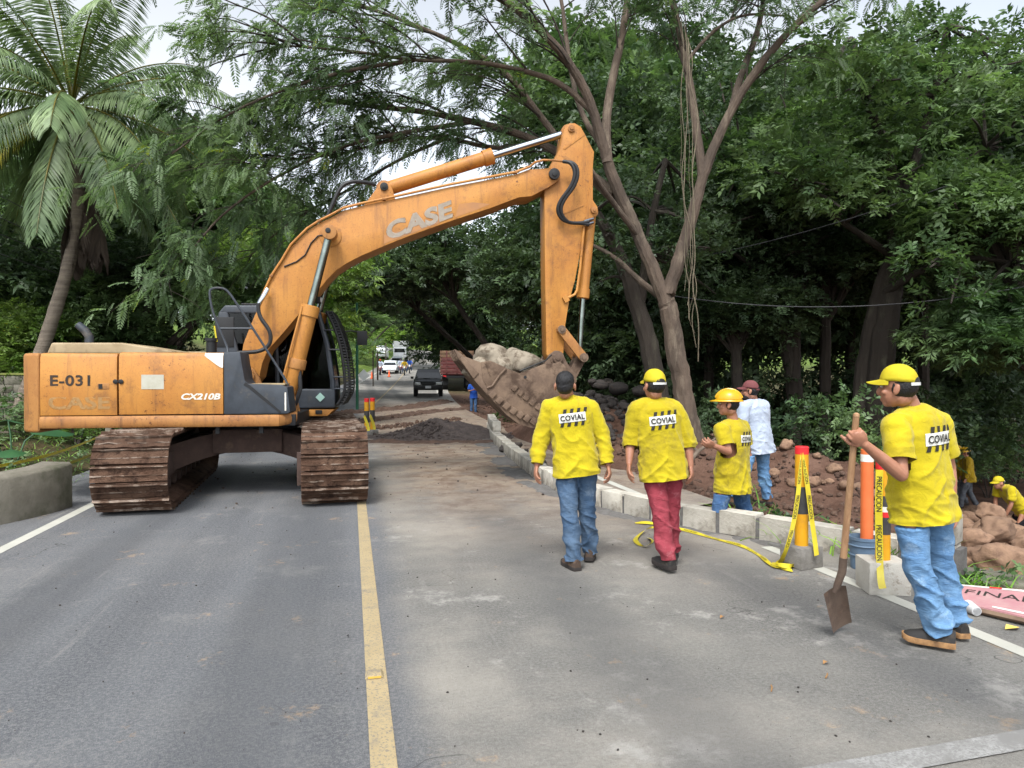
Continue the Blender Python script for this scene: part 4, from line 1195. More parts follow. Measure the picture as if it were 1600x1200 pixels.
pm('decal_white', lin(209, 204, 194), lin(198, 189, 174), 9, 0.5)
pm('decal_black', lin(33, 26, 21), lin(53, 40, 30), 12, 0.6)
pm('decal_ghost', lin(199, 162, 113), lin(188, 141, 81), 30, 0.6)
pm('decal_grey', lin(148, 125, 102), lin(139, 114, 90), 8, 0.6)
pm('decal_pale', lin(199, 188, 174), lin(185, 169, 150), 20, 0.6)
pm('decal_residue', lin(148, 104, 67), lin(164, 113, 63), 5, 0.6)
glass_mat('cab_glass', (0.30, 0.33, 0.35), 0.42)
pm('lamp_lens', (0.8, 0.8, 0.78), rough=0.15)

EX = empty('excavator', (-1.42, 11.1, 0.0), R(-4))
tag(EX, 'large muddy orange tracked excavator lifting boulders in its bucket', 'excavator')

# --- running gear: stands square to the upper part
UC_RZ = R(90 + 4 + 2.5)
Mu = Matrix.Rotation(UC_RZ, 3, 'Z')
TR, TL, TW = 0.42, 1.80, 0.80           # end radius, half distance of the wheels, shoe width
_s = MB()
_s.box((0, 0, 0.012), (0.182, TW, 0.024))
for gx_, gh, gw in ((-0.072, .034, .010), (0.022, .012, .008)):
    _s.prism([(gx_ - gw, .024), (gx_ + gw, .024), (gx_ + .004, .024 + gh), (gx_ - .004, .024 + gh)], -TW / 2, TW / 2, 'XZ', 1)
_so = _s.build('shoe', ['track_mud', 'grouser_steel'], None, 0.0, 30); SHOE = _so.data; bpy.data.objects.remove(_so)
SHOES = []
for k in range(4):                         # dented, caked variants
    me = SHOE.copy(); rr = random.Random(k)
    bm = bmesh.new(); bm.from_mesh(me)
    bmesh.ops.subdivide_edges(bm, edges=[e for e in bm.edges if abs((e.verts[0].co - e.verts[1].co).y) > .5], cuts=14)
    for v in bm.verts:
        n_ = mnoise.noise(Vector((v.co.x * 14 + k * 9, v.co.y * 9, k * 3.1)))
        v.co.z += 0.012 * n_ if v.co.z > 0.02 else 0.004 * n_
        if 0.018 < v.co.z < 0.03: v.co.z += max(0, .004 + 0.030 * mnoise.noise(Vector((v.co.x * 9, v.co.y * 6 + k * 7, 2))))
    bm.to_mesh(me); bm.free(); SHOES.append(me)
def track_pt(u):
    """position and heading along the belt"""
    straight = 2 * TL; arc = math.pi * TR; per = 2 * straight + 2 * arc
    u %= per
    if u < straight: return -TL + u, 0.0, 0.0, -1
    u -= straight
    if u < arc:
        a = u / TR; return TL + TR * math.sin(a), TR - TR * math.cos(a), a, -1
    u -= arc
    if u < straight:
        return TL - u, 2 * TR - 0.02 * math.sin(math.pi * u / straight), math.pi, -1
    u -= straight
    a = u / TR
    return -TL - TR * math.sin(a), TR + TR * math.cos(a), math.pi + a, -1
PER = 4 * TL + 2 * math.pi * TR
NSH = 52
for side, off in (('near_left', 1.135), ('right', -1.135)):
    tk = empty('track'); tk.parent = EX
    tk.rotation_euler = (0, 0, UC_RZ); tk.location = Mu @ Vector((0, off, 0)) + Vector((0, 0, .06))
    for k in range(NSH):
        x, z, a, _ = track_pt(k * PER / NSH + (0.07 if off > 0 else 0.02))
        o = link('shoe', SHOES[rnd.randrange(4)], tk)
        o.matrix_local = Matrix.Translation((x, 0, z)) @ Matrix.Rotation(-a, 4, 'Y') @ Matrix.Rotation(math.pi, 4, 'X')
    ch = MB()
    rings = []
    for k in range(64):
        x, z, a, _ = track_pt(k * PER / 64)
        n = Vector((-math.sin(a), 0, math.cos(a)))
        p = Vector((x, 0, z))
        rings.append([p + n * .012 + Vector((0, -.36, 0)), p + n * .012 + Vector((0, .36, 0)), p + n * .085 + Vector((0, .22, 0)), p + n * .085 + Vector((0, -.22, 0))])
    rings.append(rings[0]); ch.loft(rings, cap=False); ch.build('chain', 'track_mud', tk, 0, 30)
    for sx_, nm in ((TL, 'idler'), (-TL, 'sprocket')):
        w = MB(); w.lathe([(.30, -.10), (.335, -.06), (.335, .06), (.30, .10)], (sx_, 0, TR), 24, Matrix.Rotation(R(90), 3, 'X')); w.lathe([(.12, -.24), (.14, -.2), (.14, .2), (.12, .24)], (sx_, 0, TR), 16, Matrix.Rotation(R(90), 3, 'X'))
        w.build(nm, 'frame_mud', tk)
    for k in range(8):
        w = MB(); w.lathe([(.06, -.2), (.085, -.18), (.085, .18), (.06, .2)], (-1.4 + k * .4, 0, .17), 14, Matrix.Rotation(R(90), 3, 'X')); w.build('roller', 'frame_mud', tk)
    fr = MB()
    fr.prism([(-1.62, .24), (1.5, .24), (1.62, .36), (1.50, .62), (1.1, .68), (-1.1, .68), (-1.62, .60)], -.20, .20, 'XZ')
    for sy in (-1, 1):                      # guide plates beside the chain, the near one bent and open
        fr.prism([(-1.9, .30), (1.72, .28), (1.98, .40), (1.98, .50), (1.60, .60), (-1.7, .58)], sy * .235 - .012, sy * .235 + .012, 'XZ')
    fr.build('track_frame', 'frame_mud', tk, 0.012)
    tk['label'] = 'mud-caked steel track by the concrete headwall' if off > 0 else 'mud-caked steel track on the yellow line'
# car body: arched cross-beams from the slew ring down to the two side frames
cb = MB()
for sx_ in (-1, 1):
    for sy in (-1, 1):
        rings = []
        for t in np.linspace(0, 1, 7):
            y = sy * (0.15 + 0.85 * t); x = sx_ * (0.30 + 0.55 * t ** 1.3)
            zt = 0.86 - .17 * t ** 1.6; zb = 0.56 - 0.24 * t ** 1.7
            w = .26 - .05 * t
            rings.append([Vector((x - w, y, zb)), Vector((x + w, y, zb)), Vector((x + w, y, zt)), Vector((x - w, y, zt))])
        cb.loft(rings)
cb.box((0, 0, .72), (1.5, .9, .32))
_o = cb.build('car_body', 'frame_mud', EX, 0.015); _o.rotation_euler = (0, 0, UC_RZ)
# triangular bent gusset at the front end of the left track frame
gs = MB(); gs.prism([(.62, .36), (1.74, .27), (1.90, .33), (1.84, .62), (1.55, .74), (.62, .73)], .72, .745, 'XZ'); gs.prism([(1.84, .30), (1.94, .25), (1.94, .66), (1.84, .66)], .68, .80, 'XZ')
_o = gs.build('frame_plate', 'frame_mud', EX, .006); _o.rotation_euler = (0, 0, UC_RZ + math.pi); 
sr = MB(); sr.lathe([(.60, .84), (.66, .86), (.66, .95), (.60, .97)], n=40); sr.build('slew_ring', 'machine_black', EX)

# --- upper structure
d = MB(); d.box((-.74, 0, 1.03), (3.05, 2.36, .15)); d.build('deck', 'machine_black', EX, .01)
d = MB(); d.prism([(.74, 1.00), (.74, 1.10), (1.16, 1.10), (1.06, 1.00)], .22, 1.22, 'XZ'); d.build('cab_floor', 'machine_orange', EX, .012)
d = MB(); d.box((.93, .21, 1.065), (.10, .02, .06)); d.build('step_light', 'machine_black', EX, .004)
plan = [(-2.30, -1.29)] + [(-2.36 - .39 * math.cos(t) ** 0.85, 1.24 * math.sin(t)) for t in np.linspace(-1.50, 1.50, 25)] + [(-2.30, 1.29)]
d = MB(); d.prism(plan, .90, 1.905, 'XY'); d.build('counterweight', 'machine_orange_grimy', EX, .045, 40, 3)
d = MB(); d.box((-1.15, 0.0, 1.49), (1.85, 2.46, .78)); d.build('engine_bay', 'machine_black', EX)
def side_door(x0, x1, z0, z1, nm):
    prof = [(-1.295, z0), (-1.302, z0 + .45 * (z1 - z0)), (-1.288, z1 - .06), (-1.262, z1 - .012), (-1.20, z1), (-1.20, z0)]
    b = MB(); b.prism(prof, x0, x1, 'YZ'); return b.build(nm, 'machine_orange', EX, .008)
d1 = side_door(-2.285, -1.388, 1.118, 1.908, 'side_door'); d1['label'] = 'rear side door stencilled E-031 in black'
d2 = side_door(-1.366, -.104, 1.124, 1.922, 'side_door'); d2['label'] = 'front side door with a white sticker'
for x0, x1 in ((-2.285, -1.388), (-1.366, -.62)):
    b = MB(); b.span((x0, 1.22, 1.118), (x1, 1.29, 1.90)); b.build('side_door', 'machine_orange', EX, .02)
b = MB(); b.prism([(-1.20, .98), (-1.30, .955), (-1.315, 1.0), (-1.315, 1.07), (-1.295, 1.108), (-1.20, 1.108)], -2.29, .60, 'YZ')
b.loft([[(.60, -1.20, .98), (.60, -1.30, .955), (.60, -1.315, 1.0), (.60, -1.315, 1.07), (.60, -1.295, 1.108), (.60, -1.20, 1.108)],
        [(.76, -1.0, .99), (.78, -1.10, .985), (.80, -1.12, 1.02), (.80, -1.12, 1.07), (.80, -1.1, 1.13), (.76, -1.0, 1.13)]])
b.build('skirt', 'machine_orange_grimy', EX, .010)
b = MB(); b.span((-2.29, 1.2, .96), (.2, 1.30, 1.108)); b.build('skirt', 'machine_orange_grimy', EX, .02)
b = MB(); b.prism([(-.098, 1.118), (-.098, 1.924), (.108, 1.93), (.125, 1.80), (.165, 1.56), (.20, 1.515), (.62, 1.50), (.70, 1.47), (.735, 1.14), (.70, 1.118)], -1.295, -.75, 'XZ')
b.build('tool_box', 'machine_dark', EX, .018)
b = MB(); b.prism([(.17, 1.535), (.24, 1.488), (.62, 1.15), (.60, 1.13), (.22, 1.455), (.15, 1.50)], -1.303, -1.296, 'XZ'); b.build('panel_seam', 'machine_black', EX)
b = MB(); b.span((.24, -1.24, 1.496), (.66, -.80, 1.518)); b.build('step_plate', 'hood_beige', EX, .005)
b = MB(); b.add([(-.33, -1.2885, 1.874), (-.104, -1.2885, 1.874), (-.104, -1.3010, 1.72), (-.135, -1.3006, 1.728), (-.20, -1.297, 1.772)], [(0, 4, 3, 2, 1)])
b.add([(-.33, -1.2915, 1.873), (-.33, -1.268, 1.913), (-.104, -1.268, 1.913), (-.104, -1.2915, 1.873)], [(3, 2, 1, 0)]); b.build('corner_panel', 'decal_white', EX, smooth=0)
b = MB(); b.prism([(-2.32, 1.90), (-2.26, 2.045), (-1.42, 2.05), (-.80, 1.95), (-.78, 1.90)], -1.05, .15, 'XZ'); b.build('hood', 'hood_beige', EX, .03, 40, 3)
b = MB(); b.prism([(-1.95, 1.90), (-1.93, 1.98), (-.70, 1.98), (-.65, 1.90)], .2, 1.2, 'XZ'); b.build('hood', 'hood_beige', EX, .03)
b = MB(); b.tube([(-1.93, -.75, 2.03), (-1.93, -.75, 2.14), (-1.98, -.75, 2.22), (-2.07, -.75, 2.30)], [.055, .055, .055, .05], 12); b.build('exhaust_pipe', 'machine_dark', EX)
b = MB(); b.cyl((-.42, -.6, 1.93), (-.42, -.6, 2.1), .07, 14); b.cyl((-.42, -.6, 2.1), (-.42, -.6, 2.14), .085, 14); b.build('filter_cap', 'machine_black', EX)
b = MB(); b.box((-.36, -.62, 2.2), (.018, .018, .22), Matrix.Rotation(R(-8), 3, 'Y')); b.build('marker_rod', pm('rod_yellow', lin(194, 176, 35)), EX)
b = MB(); b.lathe([(.010, 0), (.028, .004), (.030, .014), (.018, .018)], (-1.40, -1.30, 1.545), 14, Matrix.Rotation(R(90), 3, 'X')); b.build('door_latch', 'machine_black', EX)
b = MB(); b.lathe([(.010, 0), (.028, .004), (.030, .014), (.018, .018)], (-1.335, -1.30, 1.545), 14, Matrix.Rotation(R(90), 3, 'X')); b.build('door_latch', 'machine_black', EX)
b = MB(); b.span((-1.615, -1.306, 1.445), (-1.475, -1.290, 1.525)); b.build('lock_plate', 'machine_orange_grimy', EX, .008)
b = MB(); b.span((-1.60, -1.311, 1.455), (-1.555, -1.306, 1.515)); b.build('lock_hole', 'machine_black', EX)
b = MB(); b.box((-.96, -1.3035, 1.54), (.27, .003, .185)); b.build('sticker', 'white_sticker', EX)
def side_text(nm, s, x0, x1, z0, z1, mat, y=-1.3045, **kw):
    lettering(nm, text_mesh(s, 1.0, **kw), mat, EX, (x1 - x0, z1 - z0), lambda u, v: (x0 + u, y, z0 + v))
side_text('number_lettering', 'E-031', -2.165, -1.70, 1.49, 1.628, 'decal_black', offset=.022, spacing=1.05)
side_text('faded_lettering', 'CASE', -2.19, -1.47, 1.195, 1.375, 'decal_ghost', outline=.008, offset=.02, y=-1.2995)
side_text('model_lettering', 'CX210B', -.615, -.135, 1.31, 1.392, 'decal_white', offset=.035, shear=.25, y=-1.3045)
for x in (-1.2, -.2, .35):
    b = MB(); b.box((x, -1.18, .92), (.05, .05, .12)); b.build('bracket', 'machine_black', EX)

# --- cab on the far side
cabp = [(-.60, 1.12), (-.60, 2.02), (-.53, 2.58), (-.43, 2.69), (.82, 2.70), (.96, 2.58), (1.08, 2.10), (1.17, 1.55), (1.17, 1.12)]
CAB = empty('cab'); CAB.parent = EX
Y0, Y1 = .24, 1.22
b = MB(); b.prism([(-.60, 1.10), (-.60, 1.42), (1.17, 1.42), (1.17, 1.12)], Y0, Y1, 'XZ'); b.prism([(-.60, 1.40), (-.60, 2.02), (-.53, 2.58), (-.40, 2.60), (-.25, 2.02), (-.25, 1.40)], Y0, Y1, 'XZ'); b.build('cab_shell', 'machine_dark', CAB, .03, 40, 3)
b = MB(); b.prism([(-.54, 2.56), (-.44, 2.68), (.82, 2.70), (.96, 2.59), (.93, 2.55)], Y0, Y1, 'XZ'); b.build('roof', 'machine_dark', CAB, .03, 40, 3)
b = MB(); b.box((.12, .6, 2.71), (.7, .5, .03)); b.build('roof_hatch', 'machine_black', CAB, .01)
for y in (Y0, Y1):
    s = 1 if y == Y0 else -1
    for nm, pts_ in (('pillar', [(.94, 2.58), (1.07, 2.10), (1.145, 1.55), (1.15, 1.40)]), ('pillar', [(.30, 2.60), (.34, 1.40)])):
        b = MB(); b.tube([(p[0] - .02, y + s * .04, p[1]) for p in pts_], .042, 8); b.build(nm, 'machine_dark', CAB)
    b = MB(); b.prism([(-.24, 1.42), (-.24, 2.0), (-.38, 2.56), (.92, 2.56), (1.05, 2.10), (1.12, 1.55), (1.12, 1.42)], y + s * .012, y + s * .02, 'XZ'); b.build('window_pane', 'cab_glass', CAB)
b = MB(); b.loft([[(p[0], y, p[1]) for y in (Y0 + .05, Y1 - .05)] + [(p[0] - .01, y, p[1]) for y in (Y1 - .05, Y0 + .05)] for p in [(.95, 2.56), (1.075, 2.10), (1.15, 1.55), (1.16, 1.42)]]); b.build('windscreen', 'cab_glass', CAB)
b = MB(); b.box((-.56, .73, 2.1), (.03, .6, .5)); b.build('rear_window', 'cab_glass', CAB)
b = MB(); b.box((.15, .75, 1.55), (.5, .5, .14)); b.box((-.10, .75, 1.95), (.14, .48, .75), Matrix.Rotation(R(-8), 3, 'Y')); b.build('seat', 'machine_black', CAB, .04)
b = MB(); b.box((.95, .22, 1.29), (.10, .004, .10), Matrix.Rotation(R(45), 3, 'Y')); b.build('sticker', pm('sticker_mint', lin(155, 188, 176)), CAB)
b = MB(); b.span((-.58, Y0 - .012, 2.05), (-.31, Y0 + .002, 2.5)); b.build('grille', 'machine_black', CAB, .01)
# protective guard in front of the windscreen
GD = empty('window_guard'); GD.parent = EX
gpts = chaikin([Vector((1.05, 0, 2.60)), Vector((1.17, 0, 2.36)), Vector((1.27, 0, 2.02)), Vector((1.32, 0, 1.60)), Vector((1.32, 0, 1.36)), Vector((1.21, 0, 1.18))], 2)
for y in (Y0 - .02, Y1):
    b = MB(); b.tube([p + Vector((0, y, 0)) for p in gpts], .022, 8); b.tube([p + Vector((.075, y, 0)) for p in gpts], .012, 6); b.build('guard_frame', 'machine_black', GD)
gl_ = resample(gpts, .045)
for p in gl_:
    b = MB(); b.box((p.x + .035, (Y0 + Y1) / 2 - .01, p.z), (.11, Y1 - Y0 + .02, .024)); b.build('guard_bar', 'machine_black', GD, 0, 0)
for z, x in ((2.32, 1.03), (2.02, 1.11), (1.6, 1.17), (1.42, 1.18)):
    b = MB(); b.cyl((x - .02, Y0 + .0, z), (x + .16, Y0 - .02, z), .012, 8); b.build('guard_bracket', 'machine_dark', GD)
b = MB(); b.box((.93, .1, 2.76), (.10, .16, .09)); b.build('work_lamp', 'machine_black', EX, .01)
b = MB(); b.box((.985, .1, 2.76), (.012, .13, .07)); b.build('lamp_lens', 'lamp_lens', EX, .004)
b = MB(); b.tube([(1.15, 1.28, 2.35), (1.35, 1.34, 2.38), (1.45, 1.36, 2.36)], .012, 6); b.build('mirror_arm', 'machine_black', EX)
b = MB(); b.box((1.52, 1.36, 2.26), (.17, .05, .24)); b.build('mirror', 'machine_black', EX, .012)
# handrail by the tool box
b = MB()
rail = chaikin([Vector(p) for p in ((-.10, -1.05, 1.93), (-.11, -1.02, 2.0), (-.30, -1.0, 2.44), (-.35, -1.0, 2.74), (-.30, -1.0, 2.79), (-.16, -1.0, 2.79), (-.08, -1.0, 2.72), (.20, -1.0, 2.27), (.63, -1.0, 1.57), (.66, -1.03, 1.50), (.69, -1.1, 1.20))], 2)
b.tube(rail, .016, 8); b.tube([(-.21, -1.0, 2.25), (.205, -1.0, 2.255)], .014, 8); b.build('handrail', 'machine_dark', EX)
b = MB(); b.span((.665, -1.302, 1.16), (.685, -1.296, 1.40)); b.build('reflector', 'decal_white', EX)

# --- boom
bu = [(-.11, 1.80), (-.09, 1.95), (-.067, 2.089), (.048, 2.394), (.2, 2.747), (.326, 3.035), (.469, 3.26), (.604, 3.495), (.83, 3.733), (1.0, 3.85), (1.166, 3.94), (1.349, 4.048), (1.6, 4.122), (1.93, 4.202), (2.875, 4.447), (3.903, 4.683), (4.111, 4.769), (4.40, 4.80), (4.50, 4.80), (4.57, 4.76), (4.60, 4.69)]
bl = [(4.58, 4.63), (4.52, 4.58), (4.399, 4.499), (4.151, 4.363), (3.953, 4.336), (3.512, 4.155), (2.941, 3.952), (2.304, 3.703), (1.976, 3.561), (1.604, 3.391), (1.40, 3.28), (1.236, 3.166), (1.11, 3.03), (1.008, 2.9), (.808, 2.636), (.438, 2.186), (.268, 1.99), (.19, 1.80), (.15, 1.60), (.09, 1.53), (.0, 1.53), (-.08, 1.60), (-.11, 1.70)]
b = MB(); b.prism(bu + bl, -.26, .26, 'XZ'); b.build('boom', 'machine_orange', EX, .010, 32)
# raised welded flange along the top, pipes, bosses and pins
b = MB()
b.tube([(p[0], -.285, p[1] + .03) for p in bu[4:17]], .018, 8); b.tube([(p[0], -.235, p[1] + .045) for p in bu[4:17]], .018, 8); b.tube([(4.111, -.26, 4.80), (4.2, -.3, 4.87), (4.32, -.33, 4.90), (4.50, -.34, 4.90), (4.62, -.34, 4.89)], .018, 8)
b.build('hydraulic_pipe', 'machine_orange', EX)
b = MB()
for p in (bu[5], bu[9], bu[13], bu[15]): b.box((p[0], -.262, p[1] + .028), (.05, .09, .03))
b.build('pipe_clamp', 'machine_orange_grimy', EX, .004)
for x, z, r in ((1.156, 3.669, .16), ):
    b = MB(); b.cyl((x, -.275, z), (x, .275, z), r, 28); b.build('boss', 'machine_orange', EX, .006)
def pin(x, z, r, y0, y1, mat='machine_black'):
    b = MB(); b.cyl((x, y0, z), (x, y1, z), r, 20); b.cyl((x, y0 - .015, z), (x, y1 + .015, z), r * .5, 14); b.build('pin', mat, EX, .004)
pin(4.499, 4.709, .085, -.31, .31)
pin(.03, 1.62, .08, -.42, .42, 'machine_orange_grimy')
pin(1.156, 3.68, .075, -.60, .60)
for s in (-1, 1):
    b = MB(); b.prism([(-.20, 1.06), (-.16, 1.66), (-.04, 1.76), (.09, 1.72), (.17, 1.60), (.34, 1.10)], s * .34 - .04, s * .34 + .04, 'XZ'); b.build('boom_bracket', 'machine_orange_grimy', EX, .02)
# lettering on the boom: grey letters with a pale edge on a patch of old glue, following the slope
ang = math.atan2(3.952 - 3.703, 2.941 - 2.304)
ca, sa = math.cos(ang), math.sin(ang)
def boom_pt(u, v, y): return (1.985 + u * ca - v * sa * .25, y, 3.63 + u * sa + v)
me = text_mesh('CASE', 1.0, offset=.03, spacing=1.02)
lettering('boom_lettering', me, 'decal_grey', EX, (1.02, .245), lambda u, v: boom_pt(u, v, -.2645))
me = text_mesh('CASE', 1.0, offset=.03, spacing=1.02, outline=.020)
lettering('boom_lettering', me, 'decal_pale', EX, (1.05, .265), lambda u, v: boom_pt(u - .015, v - .01, -.2655))
b = MB(); b.add([(1.93, -.2622, 3.575), (2.30, -.2622, 3.725), (2.75, -.2622, 3.905), (2.72, -.2622, 3.97), (1.93, -.2622, 3.70)], [(0, 1, 2, 3, 4)])
b.add([(2.98, -.2622, 4.0), (3.3, -.2622, 4.12), (3.52, -.2622, 4.22), (3.25, -.2622, 4.235), (3.04, -.2622, 4.20)], [(0, 1, 2, 3, 4)]); b.build('residue_patch', 'decal_residue', EX, smooth=0)
b = MB(); b.tube([(1.10, -.29, 3.68), (.98, -.275, 3.66), (.88, -.27, 3.55), (.80, -.27, 3.38), (.68, -.27, 3.28), (.50, -.27, 3.20)], .010, 6); b.build('cable', 'rubber', EX)
# cylinders
def cylinder(nm, a, m, c, r, rr, rod_mat='chrome', eye=True):
    a, m, c = Vector(a), Vector(m), Vector(c)
    root = empty(nm); root.parent = EX
    dd = (m - a).normalized()
    b = MB(); b.tube([a, a + dd * .06, m - dd * .16, m - dd * .158, m - dd * .01, m], [r * .8, r, r, r * 1.18, r * 1.18, r * .9], 22); b.build('barrel', 'machine_orange', root, 0, 30)
    b = MB(); b.cyl(m - dd * .02, c, rr, 18); b.build('rod', rod_mat, root)
    for p, rad in ((a, r * 1.15), (c, rr * 1.9)):
        b = MB(); b.cyl(p + Vector((0, -r * .9, 0)), p + Vector((0, r * .9, 0)), rad, 18); b.build('rod_eye', 'machine_orange_grimy', root, .006)
    return root
for s in (-1, 1):
    c_ = cylinder('boom_cylinder', (.575, s * .50, 1.27), (.905, s * .50, 2.62), (1.17, s * .50, 3.66), .115, .055, 'dull_chrome')
    b = MB(); b.tube([(.80, s * .50 - .10, 2.60), (.70, s * .50 - .13, 2.20), (.55, s * .50 - .13, 1.62)], .016, 8); b.build('feed_pipe', 'machine_orange', c_)
    b = MB(); b.cyl((.69, s * .5, 1.72), (.72, s * .5, 1.86), .132, 20); b.build('collar', 'machine_orange_grimy', c_, .01)
    b = MB(); b.tube([(.75, s * .5 - .05, 1.70), (.77, s * .5 - .08, 1.45), (.70, s * .5 - .08, 1.22), (.58, s * .5 - .04, 1.12)], .03, 8); b.build('hose', 'rubber', c_)
    for q_ in (-.16, .12):
        b = MB(); b.prism([(.35, 1.08), (.45, 1.30), (.60, 1.38), (.70, 1.26), (.74, 1.08)], s * .5 + q_, s * .5 + q_ + .04, 'XZ'); b.build('cylinder_bracket', 'machine_orange_grimy', EX, .01)
cylinder('arm_cylinder', (1.93, 0, 4.44), (3.59, 0, 5.03), (4.765, 0, 5.445), .105, .056)
for s in (-1, 1):
    b = MB(); b.prism([(1.62, 4.13), (1.88, 4.50), (1.98, 4.52), (2.05, 4.42), (2.10, 4.24)], s * .15 - .02, s * .15 + .02, 'XZ'); b.build('cylinder_bracket', 'machine_orange', EX, .006)
pin(1.93, 4.44, .06, -.2, .2)
b = MB(); b.tube(chaikin([Vector(p) for p in ((1.80, -.16, 4.47), (1.62, -.22, 4.49), (1.42, -.26, 4.47), (1.30, -.27, 4.38), (1.20, -.27, 4.16), (1.12, -.26, 3.95))], 2), .030, 8); b.build('hose', 'rubber', EX)
b = MB(); b.tube(chaikin([Vector(p) for p in ((.18, -.50, 2.64), (.20, -.52, 2.45), (.36, -.55, 2.25), (.36, -.55, 2.06), (.22, -.55, 1.955), (-.08, -.6, 1.94))], 3), .028, 8); b.build('hose', 'rubber', EX)
b = MB(); b.tube([(.16, -.40, 2.60), (.20, -.42, 2.68), (.28, -.34, 2.86)], .034, 10); b.build('hose_fitting', 'chrome', EX)

# --- dipper arm
arm = [(4.668, 5.409), (4.70, 5.49), (4.76, 5.535), (4.85, 5.54), (4.942, 5.492), (4.993, 5.406), (5.157, 5.107), (5.137, 4.878), (5.138, 4.361), (5.21, 4.26), (5.22, 4.19), (5.19, 4.12), (5.12, 4.08), (5.03, 4.04), (4.853, 3.101), (4.761, 2.782), (4.70, 2.414), (4.67, 1.99), (4.64, 1.86), (4.56, 1.80), (4.46, 1.83), (4.40, 1.966), (4.376, 3.269), (4.366, 4.47), (4.486, 4.898), (4.617, 5.14), (4.65, 5.319)]
b = MB(); b.prism(arm, -.18, .18, 'XZ'); b.build('arm', 'machine_orange', EX, .010, 32)
b = MB()
b.prism([(4.66, 5.14), (4.68, 5.12), (5.00, 5.36), (4.985, 5.385)], -.188, -.178, 'XZ'); b.prism([(4.58, 4.10), (4.60, 4.09), (5.00, 4.27), (4.99, 4.29)], -.188, -.178, 'XZ'); b.prism([(5.02, 4.06), (5.035, 4.06), (5.125, 4.75), (5.11, 4.75)], -.188, -.178, 'XZ')
b.build('weld_rib', 'machine_orange', EX)
b = MB(); b.prism([(4.63, 5.02), (4.70, 5.03), (4.86, 4.93), (4.85, 4.88), (4.80, 4.88)], -.1835, -.1805, 'XZ'); b.prism([(5.00, 4.68), (5.07, 4.66), (5.06, 4.63)], -.1835, -.1805, 'XZ'); b.build('rust_scar', 'machine_orange_grimy', EX)
pin(4.79, 5.45, .055, -.21, .21, 'machine_orange_grimy')
pin(5.15, 4.20, .05, -.22, .22, 'machine_orange_grimy')
for dy, k in ((-.30, 0), (-.35, .05)):
    hp = [(4.62 + k * .3, -.34, 4.89), (4.74 + k, -.40, 4.86), (4.80 + k, -.42, 4.70), (4.74 + k, -.40, 4.50), (4.58 + k, -.36, 4.30), (4.53 + k, -.33, 4.15), (4.60 + k, -.30, 4.02), (4.75, -.27, 3.97), (4.92, -.25, 3.98), (5.06, -.24, 3.96 + k)]
    b = MB(); b.tube(chaikin([Vector(p) for p in hp], 3), .028, 8); b.build('hose', 'rubber', EX)
for z in (4.01, 3.95):
    b = MB(); b.tube([(4.98, -.24, z), (5.06, -.22, z + .03), (5.14, -.18, z + .06)], .022, 8); b.build('hose_fitting', 'chrome', EX)
b = MB(); b.tube([(4.99, -.20, 3.93), (4.93, -.20, 3.30), (4.88, -.20, 2.95), (4.84, -.21, 2.88), (4.74, -.21, 2.83)], .020, 8); b.box((4.70, -.205, 2.81), (.08, .05, .10), Matrix.Rotation(R(-30), 3, 'Y')); b.build('feed_pipe', 'machine_orange', EX)
cylinder('bucket_cylinder', (5.15, 0, 4.20), (5.02, 0, 2.84), (4.965, 0, 1.95), .088, .045, 'dull_chrome')
# links
def bar(nm, a, c, w, y0, y1, mat='machine_orange_grimy'):
    a, c = Vector((a[0], 0, a[1])), Vector((c[0], 0, c[1])); dd = (c - a).normalized(); n = Vector((-dd.z, 0, dd.x))
    ring = []
    for k in range(9): 
        t = math.pi * (.5 + k / 8); ring.append(a + (dd * math.cos(t) + n * math.sin(t)) * w * 1.25)
    for k in range(9):
        t = math.pi * (-.5 + k / 8); ring.append(c + (dd * math.cos(t) + n * math.sin(t)) * w * 1.25)
    b = MB(); b.prism([(p.x, p.z) for p in ring], y0, y1, 'XZ'); return b.build(nm, mat, EX, .008)
for s in (-1, 1):
    bar('link', (4.62, 2.33), (4.97, 1.90), .055, s * .25 - .03, s * .25 + .03)
bar('link', (4.97, 1.90), (4.80, 1.58), .06, -.14, .14, 'bucket_steel')
pin(4.62, 2.33, .065, -.30, .30, 'bucket_steel'); pin(4.97, 1.90, .07, -.30, .30, 'bucket_steel'); pin(4.55, 1.89, .075, -.32, .32, 'bucket_steel')

# --- bucket
BK = empty('bucket'); BK.parent = EX
prof_out = [(3.02, 1.86), (3.216, 1.575), (3.443, 1.315), (3.709, 1.045), (3.90, .90), (4.083, .845), (4.28, .86), (4.46, .95), (4.60, 1.10), (4.68, 1.28), (4.70, 1.48), (4.66, 1.66), (4.60, 1.76)]
prof_in = [(3.06, 1.885), (3.26, 1.62), (3.48, 1.36), (3.74, 1.09), (3.92, .95), (4.08, .90), (4.26, .915), (4.42, 1.0), (4.55, 1.13), (4.63, 1.29), (4.65, 1.48), (4.61, 1.64), (4.56, 1.72)]
b = MB()
n_ = len(prof_out)
for y0, y1 in ((-.60, .60),):
    vs = [(p[0], y0, p[1]) for p in prof_out] + [(p[0], y1, p[1]) for p in prof_out] + [(p[0], y0, p[1]) for p in prof_in] + [(p[0], y1, p[1]) for p in prof_in]
    fs = []
    for i in range(n_ - 1):
        fs.append((i, i + 1, n_ + i + 1, n_ + i)); fs.append((2 * n_ + i + 1, 2 * n_ + i, 3 * n_ + i, 3 * n_ + i + 1))
    fs += [(0, n_, 3 * n_, 2 * n_), (n_ - 1, 3 * n_ - 1, 4 * n_ - 1, 2 * n_ - 1)]
    b.add(vs, fs)
b.build('shell', 'bucket_steel', BK, 0, 40)
